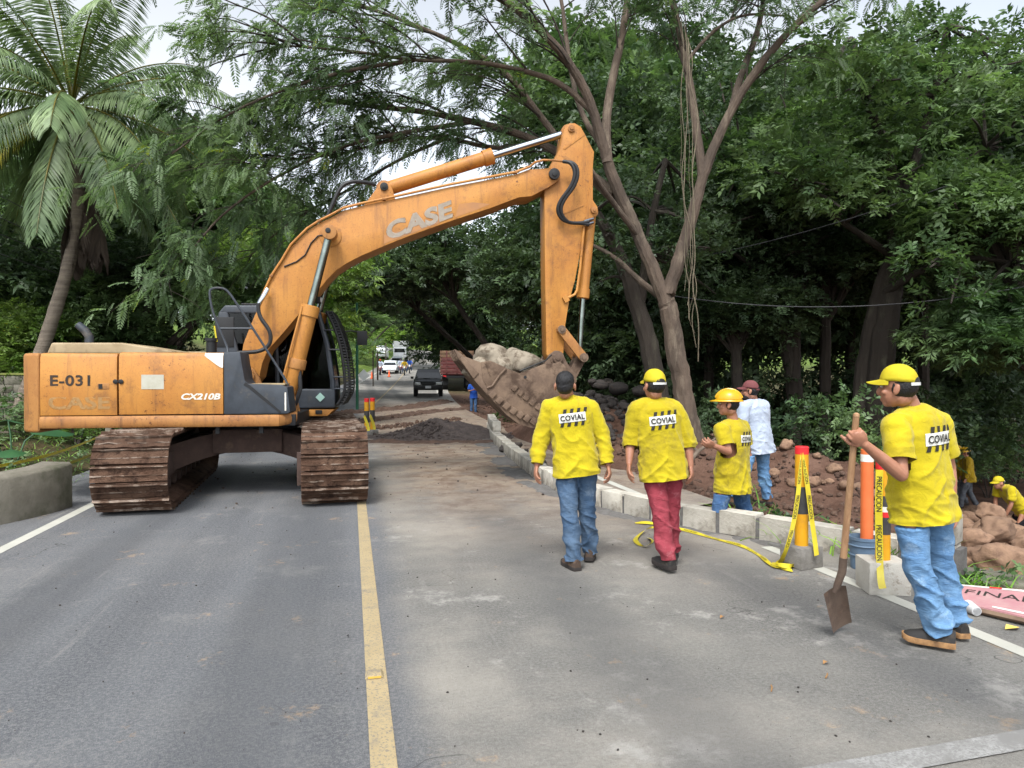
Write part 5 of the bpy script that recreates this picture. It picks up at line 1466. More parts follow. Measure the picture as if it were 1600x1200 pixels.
for s in (-1, 1):
    y = s * .60
    sp = prof_out + [(4.52, 1.83), (4.40, 1.80), (4.29, 1.80), (3.91, 1.655), (3.69, 1.735), (3.46, 1.82), (3.34, 1.81), (3.10, 1.90)]
    b = MB(); b.prism(sp, y - .018, y + .018, 'XZ'); b.build('side_plate', 'bucket_steel', BK, .006)
    b = MB(); b.prism([(3.33, 1.82), (3.47, 1.84), (3.70, 1.74), (3.62, 1.66), (3.50, 1.49), (3.42, 1.45), (3.36, 1.56)], y + s * .018 - .012, y + s * .018 + .022, 'XZ'); b.build('side_cutter', 'bucket_steel', BK, .008)
    b = MB(); b.tube([(3.70, y + s * .03, 1.72), (3.60, y + s * .03, 1.62), (3.50, y + s * .03, 1.47), (3.42, y + s * .03, 1.44)], .020, 6); b.tube([(3.40, y + s * .03, 1.80), (3.47, y + s * .03, 1.62)], .014, 6); b.build('cutter_rib', 'bucket_steel', BK)
    for k in range(8):                      # wear blocks along the curved heel and a second short row
        t = k / 7
        cx, cz = 3.50 + .72 * t, 1.345 - .43 * t - .06 * math.sin(t * 3.1)
        b = MB(); b.box((cx, y + s * .035, cz), (.085, .045, .10), Matrix.Rotation(R(45 - 8 * t), 3, 'Y')); b.build('wear_block', 'bucket_steel', BK, .008)
    for k in range(5):
        t = k / 4
        b = MB(); b.box((3.83 + .36 * t, y + s * .033, 1.44 - .28 * t), (.07, .035, .10), Matrix.Rotation(R(40), 3, 'Y')); b.build('wear_block', 'bucket_steel', BK, .008)
    for x, z in ((3.41, 1.75), (3.99, 1.60), (4.02, .98), (3.52, 1.62)):
        b = MB(); b.cyl((x, y + s * .015, z), (x, y + s * .024, z), .022, 12); b.build('bolt_hole', 'machine_black', BK)
b = MB(); b.prism([(3.02, 1.86), (3.06, 1.90), (3.30, 1.66), (3.22, 1.575)], -.64, .64, 'XZ'); b.build('lip', 'bucket_steel', BK, .010)
for k in range(5):
    y = -.56 + k * .28
    M_ = Matrix.Rotation(R(-48), 3, 'Y')
    b = MB()
    b.loft([[Vector((.0, y - .055, -.05)), Vector((.0, y + .055, -.05)), Vector((.0, y + .055, .05)), Vector((.0, y - .055, .05))], [Vector((-.11, y - .05, -.042)), Vector((-.11, y + .05, -.042)), Vector((-.11, y + .05, .038)), Vector((-.11, y - .05, .038))], [Vector((-.24, y - .045, -.012)), Vector((-.24, y + .045, -.012)), Vector((-.24, y + .045, .008)), Vector((-.24, y - .045, .008))]])
    b.v = [tuple(Matrix.Rotation(R(50), 3, 'Y') @ Vector((p[0], 0, p[2])) + Vector((3.10, p[1], 1.82))) for p in b.v]
    b.build('tooth', 'bucket_steel', BK, .006)
for s in (-1, 1):
    b = MB(); b.prism([(4.30, 1.70), (4.42, 1.94), (4.52, 2.01), (4.64, 1.96), (4.72, 1.80), (4.86, 1.64), (4.86, 1.52), (4.70, 1.40), (4.55, 1.58)], s * .24 - .025, s * .24 + .025, 'XZ'); b.build('hinge_ear', 'bucket_steel', BK, .01)
    b = MB(); b.cyl((4.55, s * .28, 1.89), (4.55, s * .24, 1.89), .115, 20); b.build('hinge_boss', 'bucket_steel', BK, .008)
b = MB(); b.tube([(3.91, -.61, 1.69), (4.29, -.61, 1.84), (4.42, -.45, 1.93)], .012, 6); b.build('lifting_rod', 'machine_black', BK)
# earth and stones inside the bucket
def world_of(x, y, z): return EX.matrix_basis @ Vector((x, y, z))
dirt_ = MB(); dirt_.prism([(3.2, 1.70), (3.5, 1.72), (3.9, 1.60), (4.3, 1.70), (4.5, 1.60), (4.5, 1.15), (4.1, .95), (3.8, 1.1)], -.57, .57, 'XZ')
_o = dirt_.build('soil_load', 'wet_soil', None, .05); _o.matrix_world = EX.matrix_basis; tag(_o, kind='stuff')
pm('pale_stone', lin(138, 128, 112), lin(112, 102, 88), 3, .9, .8, 14, dirt=lin(74, 62, 50), dscale=5.5, dlo=.46, dhi=.62, damt=.85)
boulder_spec = [('large rounded boulder nearest the teeth in the raised bucket', 3.56, .05, 1.86, .36, .40, .27, 1), ('largest pale lichen-spotted boulder at the hinge side of the bucket', 3.99, -.22, 1.80, .37, .36, .26, 2),
                ('small dark boulder wedged between two larger ones in the bucket', 3.72, -.30, 1.76, .20, .22, .17, 3), ('grey boulder lowest behind the bucket teeth', 3.34, -.2, 1.76, .19, .3, .13, 4)]
for lb, x, y, z, a, bb, c_, sd in boulder_spec:
    o = link('boulder', stone_mesh('boulder', 80 + sd, 'pale_stone', 4, (a, bb, c_), .16, 12))
    o.location = world_of(x, y, z); o.rotation_euler = (.1 * sd, .15, sd * 1.3 if sd > 2 else .2)
    tag(o, lb, 'boulder', 'boulders in the excavator bucket')
# ================================================================== PEOPLE
pm('skin', lin(158, 112, 88), lin(142, 95, 74), 6, 0.5, 0.1, 80)
pm('hair_black', lin(25, 23, 24), lin(18, 17, 18), 40, 0.5, 0.8, 180, stretch=(1, 1, .3))
pm('shoe_brown', lin(76, 59, 47), lin(54, 43, 36), 8, 0.8, 0.3, 60, dirt=lin(126, 104, 83), dscale=9, damt=.6)
pm('shoe_black', lin(40, 38, 37), lin(31, 29, 28), 8, 0.75, 0.3, 60, dirt=lin(88, 76, 63), dscale=7, damt=.5)
pm('sole_dark', lin(47, 41, 38), lin(36, 32, 30), 8, 0.85)
pm('sole_tan', lin(160, 121, 79), lin(108, 79, 52), 14, 0.8, 0.4, 40)
pm('boot_tan', lin(101, 70, 50), lin(79, 56, 41), 7, 0.8, 0.3, 50)
def cloth(name, c1, c2, dirt=None, damt=.6, dscale=3.5, dlo=.52, dhi=.72, bscale=14, bs=.35):
    m, nt, b = new_mat(name)
    v = coords(nt, 'Object')
    c = mixc(nt, nz(nt, v, 3.5, 5, .6, .3, .7), c1, c2)
    if dirt:
        c = mixc(nt, mth(nt, 'MULTIPLY', nz(nt, v, dscale, 7, .7, dlo, dhi), damt), c, dirt)
    nt.links.new(c, b.inputs['Base Color'])
    b.inputs['Roughness'].default_value = .88
    b.inputs['Specular IOR Level'].default_value = .2
    b.inputs['Sheen Weight'].default_value = .12
    h = mth(nt, 'ADD', nz(nt, v, bscale, 4, .55, dist=1.2), mth(nt, 'MULTIPLY', nz(nt, v, 260, 2), .12))
    bump(nt, b, h, bs, .03)
cloth('shirt_yellow', lin(176, 160, 24), lin(164, 146, 18), lin(132, 116, 38), .5, 2.6, .50, .78)
cloth('shirt_soiled', lin(172, 155, 24), lin(158, 140, 20), lin(94, 82, 42), .75, 2.2, .50, .70)
cloth('shirt_white', lin(166, 174, 188), lin(152, 162, 178))
cloth('shirt_blue', lin(32, 76, 158), lin(23, 59, 135))
cloth('shirt_ochre', lin(172, 142, 24), lin(156, 126, 24), lin(104, 88, 48), .6)
def denim(name, c1, c2, worn, **k):
    m, nt, b = new_mat(name)
    v = coords(nt, 'Object')
    c = mixc(nt, nz(nt, v, 5, 6, .65, .32, .68), c1, c2)
    c = mixc(nt, mth(nt, 'MULTIPLY', nz(nt, v, 9, 6, .7, .52, .72), .55), c, worn)
    c = mixc(nt, mth(nt, 'MULTIPLY', nz(nt, v, 3.2, 6, .7, .58, .74), k.get('dirt', .3)), c, lin(113, 99, 83))
    nt.links.new(c, b.inputs['Base Color'])
    b.inputs['Roughness'].default_value = .9
    b.inputs['Specular IOR Level'].default_value = .15
    mp = coords(nt, 'Object', (1, 1, 2.2))
    h = mth(nt, 'ADD', nz(nt, mp, 16, 4, .55, dist=1.0), mth(nt, 'MULTIPLY', nz(nt, v, 300, 2), .15))
    bump(nt, b, h, .5, .025)
denim('jeans_blue', lin(80, 98, 118), lin(60, 82, 108), lin(118, 132, 146), dirt=.6)
denim('jeans_light', lin(104, 138, 170), lin(82, 116, 152), lin(148, 172, 194), dirt=.12)
denim('jeans_mid', lin(72, 100, 134), lin(54, 80, 116), lin(122, 142, 160), dirt=.45)
denim('trousers_red', lin(144, 63, 72), lin(126, 49, 58), lin(167, 104, 108), dirt=.25)
denim('trousers_black', lin(31, 31, 34), lin(23, 23, 27), lin(47, 47, 50), dirt=.1)
denim('jeans_muddy', lin(99, 101, 104), lin(76, 79, 86), lin(126, 122, 115), dirt=.7)
pm('cap_yellow', lin(178, 163, 22), lin(168, 150, 16), 6, 0.8, .2, 60)
pm('helmet_yellow', lin(192, 148, 16), lin(184, 138, 12), 5, 0.3, dirt=lin(150, 118, 40), dscale=5, damt=.3)
pm('cap_maroon', lin(108, 59, 59), lin(94, 49, 50), 6, 0.85)
pm('cap_strap', lin(202, 202, 198), rough=.7)
pm('print_white', lin(209, 209, 202), lin(200, 198, 187), 20, .8)
pm('print_black', lin(31, 29, 25), lin(41, 38, 31), 30, .8)
pm('eye_white', lin(202, 198, 191), rough=.3); pm('eye_dark', lin(27, 18, 14), rough=.2)
pm('beard_dark', lin(31, 25, 23), rough=.8)

def limb(mb, pts, rad, n=12):
    """tapered closed limb with rounded ends"""
    pts = [Vector(p) for p in pts]
    d0, d1 = (pts[0] - pts[1]).normalized(), (pts[-1] - pts[-2]).normalized()
    P = [pts[0] + d0 * rad[0] * .95, pts[0] + d0 * rad[0] * .6] + pts + [pts[-1] + d1 * rad[-1] * .6, pts[-1] + d1 * rad[-1] * .95]
    Q = [rad[0] * .3, rad[0] * .78] + list(rad) + [rad[-1] * .78, rad[-1] * .3]
    mb.tube(P, Q, n)
def rings_torso(mb, levels, pel, nek, xa, n=24):
    """stack of ellipses between pelvis and neck: levels = (t, half width, half depth, back offset)"""
    up = (nek - pel); rings = []
    for t, w, d_, off in levels:
        c = pel + up * t
        u = up.normalized(); ya = u.cross(xa[1] if False else Vector((0, 0, 0))) if False else None
        xv = xa - u * xa.dot(u); xv.normalize(); yv = u.cross(xv)
        rings.append([c + yv * off + xv * (w * math.copysign(abs(math.cos(a)) ** .85, math.cos(a))) + yv * (d_ * math.copysign(abs(math.sin(a)) ** .9, math.sin(a))) for a in [2 * math.pi * k / n for k in range(n)]])
    mb.loft(rings)
def hand(mb, wrist, d, nrm, curl, side, sc=1.0, spread=.32):
    """palm and five bent fingers; d: wrist to knuckles, nrm: where the palm faces, side: +1 when the thumb lies along d x nrm"""
    d = d.normalized(); nrm = (nrm - d * nrm.dot(d)).normalized(); w = d.cross(nrm) * side
    k0 = wrist + d * .088 * sc
    ell(mb, wrist + d * .048 * sc, (.056 * sc, .041 * sc, .0185 * sc), (d, w, nrm * (1 if d.cross(w).dot(nrm) > 0 else -1)), 12, 8)
    for i, (o, L) in enumerate(((.034, .076), (.012, .084), (-.012, .079), (-.035, .062))):
        p = k0 + w * o * sc - d * .012 * sc * (abs(i - 1) * .6)
        pts = [p - d * .03 * sc, p]; a = spread * 0.2
        for seg in (.45, .31, .24):
            a += curl * (1.0 if seg > .4 else 1.15)
            dd = d * math.cos(a) + nrm * math.sin(a) + w * (o * spread * 2)
            pts.append(pts[-1] + dd.normalized() * L * seg * sc)
        limb(mb, pts, [.0105 * sc, .0102 * sc, .0094 * sc, .0086 * sc, .0078 * sc], 8)
    t0 = wrist + d * .022 * sc + w * .030 * sc
    td = (d * .62 + w * .62 + nrm * .48).normalized(); t2 = (d * .85 + w * .1 + nrm * (.35 + curl * .5)).normalized()
    limb(mb, [t0, t0 + td * .042 * sc, t0 + td * .042 * sc + t2 * .034 * sc, t0 + td * .042 * sc + t2 * .060 * sc], [.014 * sc, .012 * sc, .0105 * sc, .009 * sc], 8)
def head(mb, c, fz, rz_pitch, sc=1.0):
    """skull, jaw, nose, ears and brow in the head's own frame; returns the axes"""
    f, r, u = fz
    A = (r, f, u)
    ell(mb, c + u * .025 * sc - f * .012 * sc, (.077 * sc, .097 * sc, .092 * sc), A, 16, 12)
    ell(mb, c - u * .035 * sc + f * .028 * sc, (.060 * sc, .068 * sc, .080 * sc), A, 14, 10)
    ell(mb, c - u * .090 * sc + f * .062 * sc, (.030 * sc, .026 * sc, .024 * sc), A, 10, 8)
    ell(mb, c + f * .100 * sc - u * .022 * sc, (.014 * sc, .022 * sc, .026 * sc), A, 10, 8)      # nose
    ell(mb, c + f * .091 * sc + u * .004 * sc, (.010 * sc, .014 * sc, .034 * sc), A, 10, 8)
    ell(mb, c + f * .080 * sc + u * .030 * sc, (.048 * sc, .014 * sc, .010 * sc), A, 10, 8)      # brow
    ell(mb, c + f * .088 * sc - u * .064 * sc, (.026 * sc, .012 * sc, .007 * sc), A, 10, 8)      # lips
    ell(mb, c + f * .086 * sc - u * .075 * sc, (.022 * sc, .011 * sc, .007 * sc), A, 10, 8)
    for s in (-1, 1):
        ell(mb, c + r * s * .085 * sc - u * .010 * sc - f * .012 * sc, (.010 * sc, .021 * sc, .034 * sc), (r, f, (u + f * -.2).normalized()), 8, 8)
        ell(mb, c + r * s * .046 * sc + f * .064 * sc - u * .024 * sc, (.020 * sc, .018 * sc, .018 * sc), A, 8, 8)
def cut(me, planes):
    """trim cloth to clean open edges: (point, outward normal, reach)"""
    bm = bmesh.new(); bm.from_mesh(me)
    for p, n, reach in planes:
        lim = .26 * 0 + reach if reach > .2 else .092
        fs = [f for f in bm.faces if (f.calc_center_median() - p).length < reach and (reach > .2 or ((f.calc_center_median() - p) - n * (f.calc_center_median() - p).dot(n)).length < lim)]
        if not fs: continue
        geom = list({v for f in fs for v in f.verts}) + list({e for f in fs for e in f.edges}) + fs
        bmesh.ops.bisect_plane(bm, geom=geom, plane_co=p, plane_no=n, clear_outer=True, dist=1e-5)
    bm.to_mesh(me); bm.free()
def wrinkle(me, fn):
    n = len(me.vertices)
    me.update()
    co = np.empty(n * 3, np.float32); me.vertices.foreach_get('co', co); co = co.reshape(-1, 3)
    no = np.empty(n * 3, np.float32); me.vertex_normals.foreach_get('vector', no); no = no.reshape(-1, 3)
    k = np.array([fn(c, nn) for c, nn in zip(co, no)], np.float32)
    me.vertices.foreach_set('co', (co + no * k[:, None]).ravel())
def ridged(x, y, z):
    return 1 - 2 * abs(mnoise.noise(Vector((x, y, z))))
def shoe(parent, ankle, rz, pitch, up_mat, sole_mat, sc=1.0, high=0.0):
    L, Wd = .275 * sc, .048 * sc
    root = empty('shoe'); root.parent = parent
    root.matrix_local = Matrix.Translation(ankle) @ Matrix.Rotation(rz, 4, 'Z') @ Matrix.Rotation(pitch, 4, 'X')
    prof = [(-.075, .62, .075 + high), (-.055, .82, .085 + high), (-.02, .88, .092 + high), (.03, .90, .088 + high * .4), (.075, .98, .066), (.12, 1.02, .052), (.16, .92, .042), (.188, .62, .030), (.197, .3, .018)]
    b = MB(); rings = []
    z0 = -.066 * sc
    for y, w, h in prof:
        w *= Wd; h *= sc
        rings.append([Vector((w * math.cos(a) * (1 if math.sin(a) < .1 else .8 + .2 * (1 - math.sin(a))), y * sc, z0 + (h if math.sin(a) > 0 else .0) * abs(math.sin(a)) ** .7)) for a in [2 * math.pi * k / 14 for k in range(14)]])
    b.loft(rings); b.build('upper', up_mat, root, 0, 60)
    b = MB(); rings = []
    for i, (y, w, h) in enumerate(prof):
        w *= Wd * 1.10
        lift = .012 * sc * max(0, (y - .13) / .06) ** 2
        rings.append([Vector((-w, y * sc * 1.03, z0 - .024 * sc + lift)), Vector((w, y * sc * 1.03, z0 - .024 * sc + lift)), Vector((w, y * sc * 1.03, z0 + .010 * sc + lift)), Vector((-w, y * sc * 1.03, z0 + .010 * sc + lift))])
    b.loft(rings); b.build('sole', sole_mat, root, .004 * sc, 40)
    return root
def headgear(kind, P, c, fz, mat, sc=1.0):
    f, r, u = fz
    Mx = Matrix((r, f, u)).transposed()
    def W(x, y, z): return c + Mx @ Vector((x * sc, y * sc, z * sc))
    if kind == 'cap':
        root = empty('cap'); root.parent = P
        b = MB(); rings = []
        for j in range(9):
            t = j / 8 * math.pi / 2
            rr = math.cos(t) ** .8 if j < 8 else .04
            rings.append([W(.087 * rr * math.cos(a), -.008 + .107 * rr * math.sin(a), .040 + .104 * math.sin(t) + (.010 if math.sin(a) > 0 and j == 0 else 0) * math.sin(a) - .012 * max(0, -math.sin(a)) * math.cos(t)) for a in [2 * math.pi * k / 24 for k in range(24)]])
        b.loft(rings); 
        o = b.build('crown', mat, root, 0, 180)
        wrinkle(o.data, lambda p, n: .0025 * mnoise.noise(Vector(p) * 22))
        b = MB(); rings = []
        for k in range(13):
            a = R(22 + 136 * k / 12)
            e = math.sin(R(180 * k / 12)) ** .6
            q0 = (.084 * math.cos(a), -.008 + .104 * math.sin(a), .048)
            q1 = (q0[0] * 1.0, q0[1] + .075 * e + .003, .048 - .012 * e - .035 * (q0[0] / .085) ** 2)
            rings.append([W(*q0), W(*q1), W(q1[0], q1[1], q1[2] + .005), W(q0[0], q0[1], q0[2] + .006)])
        b.loft(rings); b.build('brim', mat, root, 0, 50)
        b = MB(); rings = []
        for k in range(11):
            a = R(225 + 90 * k / 10)
            rings.append([W(x * math.cos(a), -.008 + x * 1.24 * math.sin(a), z) for x, z in ((.087, .012), (.091, .012), (.091, .030), (.087, .030))])
        b.loft(rings); b.build('strap', 'cap_strap' if mat != 'cap_maroon' else mat, root, 0, 40)
        b = MB(); rings = []
        for k in range(11):
            a = R(238 + 64 * k / 10); e = math.sin(math.pi * k / 10) ** .5
            rings.append([W(x * math.cos(a) * .98, -.010 + x * 1.23 * math.sin(a), z) for x, z in ((.0855, .032), (.0880, .032), (.0870 - .004 * e, .034 + .028 * e), (.0840 - .004 * e, .034 + .028 * e))])
        b.loft(rings); b.build('strap_gap', 'hair_black', root, 0, 40)
    elif kind == 'helmet':
        root = empty('hard_hat'); root.parent = P
        b = MB(); rings = []
        for j in range(10):
            t = j / 9 * math.pi / 2
            rr = math.cos(t) ** .75 if j < 9 else .04
            rings.append([W(.110 * rr * math.cos(a), -.005 + .135 * rr * math.sin(a), .042 + .115 * math.sin(t)) for a in [2 * math.pi * k / 28 for k in range(28)]])
        b.loft(rings); b.build('shell', mat, root, 0, 180)
        b = MB(); rings = []
        for k in range(29):
            a = 2 * math.pi * k / 28
            ex = .018 + .045 * max(0, math.sin(a)) ** 2
            x0, y0 = .108 * math.cos(a), -.005 + .133 * math.sin(a)
            x1, y1 = (.108 + ex * .6) * math.cos(a), -.005 + (.133 + ex) * math.sin(a)
            rings.append([W(x0, y0, .044), W(x1, y1, .032), W(x1, y1, .038), W(x0, y0, .052)])
        b.loft(rings, cap=False); b.build('brim', mat, root, 0, 50)
        b = MB(); b.tube([W(0, -.005 + .137 * math.sin(t), .045 + .118 * math.cos(t)) for t in np.linspace(-1.35, 1.35, 15)], .011 * sc, 6); b.build('ridge', mat, root)
def person(label, loc, rz, J, shirt, pants, shoe_mats, head_rz=None, head_pitch=0.0, sleeve='long', gear=None, gear_mat='cap_yellow', voxel=.0062, sc=1.0,
           curl=(.35, .35), hand_n=None, hand_d=None, feet=(0, 0), foot_pitch=(0, 0), logo=False, hem=0.0, folds=1.0, beard=False, group=None, nm='person', glasses=False, hide_hand=False, loose=1.0):
    P = empty(nm, loc, rz)
    tag(P, label, 'person', group)
    Mi = (Matrix.Translation(Vector(loc)) @ Matrix.Rotation(rz, 4, 'Z')).inverted()
    g = {k: Mi @ Vector(v) for k, v in J.items()}
    pel, nek, hc = g['pel'], g['nek'], g['head']
    xs = (g['shR'] - g['shL']).normalized(); xh = (g['hipR'] - g['hipL']).normalized()
    hz = (head_rz if head_rz is not None else rz) - rz
    f = Vector((-math.sin(hz) * math.cos(head_pitch), math.cos(hz) * math.cos(head_pitch), math.sin(head_pitch)))
    r = f.cross(Vector((0, 0, 1))).normalized(); u = r.cross(f)
    fz = (f, r, u)
    fine = voxel <= .009
    # ---- body: one continuous surface
    b = MB()
    head(b, hc, fz, 0, sc)
    limb(b, [nek - Vector((0, 0, .05)) * sc, nek + (hc - nek) * .45, hc - u * .06 * sc - f * .02 * sc], [.062 * sc, .054 * sc, .055 * sc], 14)
    rings_torso(b, [(-.10, .085, .06, 0), (.15, .115, .075, 0), (.45, .125, .085, 0), (.75, .15, .095, 0), (.93, .12, .075, 0), (1.0, .06, .055, 0)], pel, nek, xs)
    hd = hand_d or {}
    hn = hand_n or {}
    for s, S in ((-1, 'L'), (1, 'R')):
        sh, el, wr = g['sh' + S], g['el' + S], g['wr' + S]
        limb(b, [sh, sh.lerp(el, .35), el], [.050 * sc, .048 * sc, .040 * sc])
        limb(b, [el, el.lerp(wr, .3), wr], [.039 * sc, .041 * sc, .026 * sc])
        hi, kn, an = g['hip' + S], g['kn' + S], g['an' + S]
        limb(b, [hi.lerp(kn, .3), kn], [.050 * sc, .045 * sc]); limb(b, [kn, kn.lerp(an, .35), an], [.046 * sc, .050 * sc, .034 * sc])
        dd = (Mi.to_3x3() @ Vector(hd[S])) if S in hd else (wr - el).normalized()
        nn = (Mi.to_3x3() @ Vector(hn[S])) if S in hn else Vector((-s * .9, -.1, 0)) + Vector((0, .25, 0))
        if fine:
            hand(b, wr, dd, nn, curl[0 if S == 'L' else 1], 1 if dd.cross(nn).dot(Vector((0, 1, .2))) > 0 else -1, sc * 1.02)
        else:
            ell(b, wr + dd * .07 * sc, (.075 * sc, .04 * sc, .022 * sc), (dd, frame_of(dd, Vector((1, 0, 0)))[0], frame_of(dd, Vector((1, 0, 0)))[1]), 10, 8)
    body = finish(remesh(b, voxel if fine else voxel, 2), 'body', 'skin', P)
    for s in (-1, 1):
        if fine or glasses:
            e = MB(); ell(e, hc + r * s * .031 * sc + f * .080 * sc + u * .012 * sc, (.012 * sc, .010 * sc, .008 * sc), (r, f, u), 10, 8); eo = e.build('eye', 'eye_white', P)
            e = MB(); ell(e, hc + r * s * .031 * sc + f * .088 * sc + u * .012 * sc, (.005 * sc, .004 * sc, .005 * sc), (r, f, u), 8, 6); e.build('iris', 'eye_dark', eo)
    # ---- hair at the back and sides
    b = MB()
    if gear:
        ell(b, hc + u * .012 * sc - f * .024 * sc, (.081 * sc, .090 * sc, .085 * sc), (r, f, u), 16, 12)
    else:
        ell(b, hc + u * .042 * sc - f * .020 * sc, (.080 * sc, .099 * sc, .088 * sc), (r, f, u), 18, 12); ell(b, hc - u * .005 * sc - f * .046 * sc, (.072 * sc, .068 * sc, .072 * sc), (r, f, u), 16, 12)
    hm = remesh(b, .008 if fine else .02, 10 if not gear else 2)
    wrinkle(hm, lambda p, n: .0025 * mnoise.noise(Vector(p) * 70))
    finish(hm, 'hair', 'hair_black', P)
    if beard:
        b = MB(); ell(b, hc - u * .075 * sc + f * .045 * sc, (.056 * sc, .058 * sc, .048 * sc), (r, f, u), 14, 10); b.build('beard', 'beard_dark', P, 0, 180)
    if glasses:
        b = MB()
        for s in (-1, 1): b.tube([hc + r * s * .08 * sc + u * .012 * sc, hc + r * s * .066 * sc + f * .092 * sc + u * .012 * sc], .003 * sc, 6)
        for s in (-1, 1): b.tube([hc + r * (s * .032 + .02 * math.cos(t)) * sc + f * .106 * sc + u * (.010 + .016 * math.sin(t)) * sc for t in np.linspace(0, 6.28, 13)], .0028 * sc, 6)
        b.build('glasses', 'eye_dark', P)
    if gear:
        headgear(gear, P, hc, fz, gear_mat, sc)
    # ---- shirt
    b = MB(); L = loose
    tl = (nek - pel).length
    hb = -(.12 + hem + .028) * sc / tl
    rings_torso(b, [(hb, .190 * L * sc, .152 * L * sc, -.006), (hb + .03, .190 * L * sc, .152 * L * sc, -.006), (.15, .182 * L * sc, .138 * L * sc, -.004), (.42, .176 * L * sc, .126 * L * sc, -.006), (.70, .190 * sc * L, .130 * sc, -.012), (.86, .172 * sc, .112 * sc, -.016), (.94, .128 * sc, .088 * sc, -.010), (.995, .080 * sc, .070 * sc, .0), (1.03, .070 * sc, .064 * sc, .0)], pel, nek, xs)
    for S in 'LR':
        sh, el, wr = g['sh' + S], g['el' + S], g['wr' + S]
        nk = nek + (sh - nek) * .25 - Vector((0, 0, .012)) * sc
        limb(b, [nk, sh], [.062 * sc, .077 * sc], 14)
        if sleeve == 'short':
            e = sh.lerp(el, .72)
            limb(b, [sh, sh.lerp(el, .4)], [.080 * sc, .078 * sc], 14)
            b.tube([sh.lerp(el, .2), sh.lerp(el, .5), e], [.074 * sc, .076 * sc, .076 * sc], 16)
        elif sleeve == 'pushed':
            limb(b, [sh, el], [.080 * sc, .068 * sc], 14)
            e = el.lerp(wr, .30)
            b.tube([el.lerp(sh, .1), el.lerp(wr, .1), e], [.066 * sc, .068 * sc, .052 * sc], 16)
            b.tube([el.lerp(wr, .02), el.lerp(wr, .10), el.lerp(wr, .17)], [.062 * sc, .076 * sc, .062 * sc], 16)
        else:
            limb(b, [sh, el], [.080 * sc, .062 * sc], 14)
            b.tube([el.lerp(sh, .12), el, el.lerp(wr, .5), el.lerp(wr, .97)], [.062 * sc, .063 * sc, .055 * sc, .046 * sc], 16)
    sm = remesh(b, .009 if fine else voxel, 3)
    ph = rnd.uniform(0, 50)
    lg_ = logo if isinstance(logo, tuple) else (0, 0)
    pc_ = nek - (nek - pel).normalized() * (.195 - lg_[1]) + xs * lg_[0]
    def fold(p, n):
        x, y, z = p
        t = (z - pel.z) / max(tl, .1)
        w1 = mnoise.noise(Vector((x * 3 + ph, y * 3, z * 3))) * .9
        k = ridged(x * 6 + z * 3.2 * (1 if x > 0 else -1) + ph + w1, y * 6, z * 2.2 + w1) ** 3 * .016 + mnoise.noise(Vector((x * 14 + z * 5, y * 14, z * 9 + ph))) * .006
        k += max(0, .5 - t) * ridged(x * 4 + ph, y * 4 + w1, z * 13 + x * 5 + w1) ** 3 * .016
        k += ridged(x * 9 + ph, y * 9 + z * 6, z * 15) * (.008 if abs(x) > .20 else .0025)
        if logo:
            dd_ = Vector(p) - pc_; k *= 1 - .85 * math.exp(-((dd_.dot(xs) / .15) ** 2 + (dd_.z / .08) ** 2)) * (1 if n[1] < 0 else 0)
        return folds * k * (.6 + .5 * (1 - min(max(t, 0), 1)))
    wrinkle(sm, fold)
    upv = (nek - pel).normalized()
    planes = [(pel + upv * (hb * tl + .028 * sc), -upv, .30 * sc)]
    for S in 'LR':
        sh, el, wr = g['sh' + S], g['el' + S], g['wr' + S]
        if sleeve == 'short': planes.append((sh.lerp(el, .70), (el - sh).normalized(), .125 * sc))
        elif sleeve == 'pushed': planes.append((el.lerp(wr, .28), (wr - el).normalized(), .09 * sc))
        else: planes.append((el.lerp(wr, .95), (wr - el).normalized(), .08 * sc))
    if fine: cut(sm, planes)
    so = finish(sm, 'shirt', shirt, P)
    # ---- trousers
    b = MB()
    rings_torso(b, [(-.27, .110 * sc, .100 * sc, 0), (-.16, .165 * sc, .128 * sc, -.006), (-.02, .172 * sc, .128 * sc, -.006), (.10, .162 * sc, .116 * sc, 0), (.16, .150 * sc, .11 * sc, 0)], pel, nek, xh)
    for S in 'LR':
        hi, kn, an = g['hip' + S], g['kn' + S], g['an' + S]
        limb(b, [hi - Vector((0, .012, .02)), hi.lerp(kn, .45), kn], [.098 * sc, .088 * sc, .070 * sc], 16)
        b.tube([kn.lerp(hi, .12), kn, kn.lerp(an, .4), kn.lerp(an, .8), an - (an - kn).normalized() * -.025 * sc], [.070 * sc, .070 * sc, .068 * sc, .062 * sc, .062 * sc], 16)
    tm = remesh(b, .009 if fine else voxel, 2)
    kz = (g['knL'].z + g['knR'].z) / 2; az = (g['anL'].z + g['anR'].z) / 2
    def fold2(p, n):
        x, y, z = p
        low = min(1, max(0, (kz + .12 - z) / max(.05, kz - az)))
        k = ridged(x * 6 + ph, y * 6 + z * 2, z * 10 + x * 7) ** 3 * (.007 + .019 * low) + mnoise.noise(Vector((x * 12 + ph, y * 12, z * 18))) * .006
        return folds * k
    wrinkle(tm, fold2)
    uu = (nek - pel).normalized(); xv = (xs - uu * xs.dot(uu)).normalized(); yv = uu.cross(xv)
    for v in tm.vertices:
        q = v.co - pel; hh = q.dot(uu)
        if hh > hb * tl + .012 * sc:
            a, c = q.dot(xv), q.dot(yv) + .006
            e = math.hypot(a / (.178 * L * sc), c / (.140 * L * sc))
            if e > .90:
                v.co = pel + uu * hh + xv * (a * .90 / e) + yv * (c * .90 / e - .006)
    if fine: cut(tm, [(g['an' + S] + Vector((0, 0, -.012 * sc)), (g['an' + S] - g['kn' + S]).normalized(), .10 * sc) for S in 'LR'])
    finish(tm, 'trousers', pants, P)
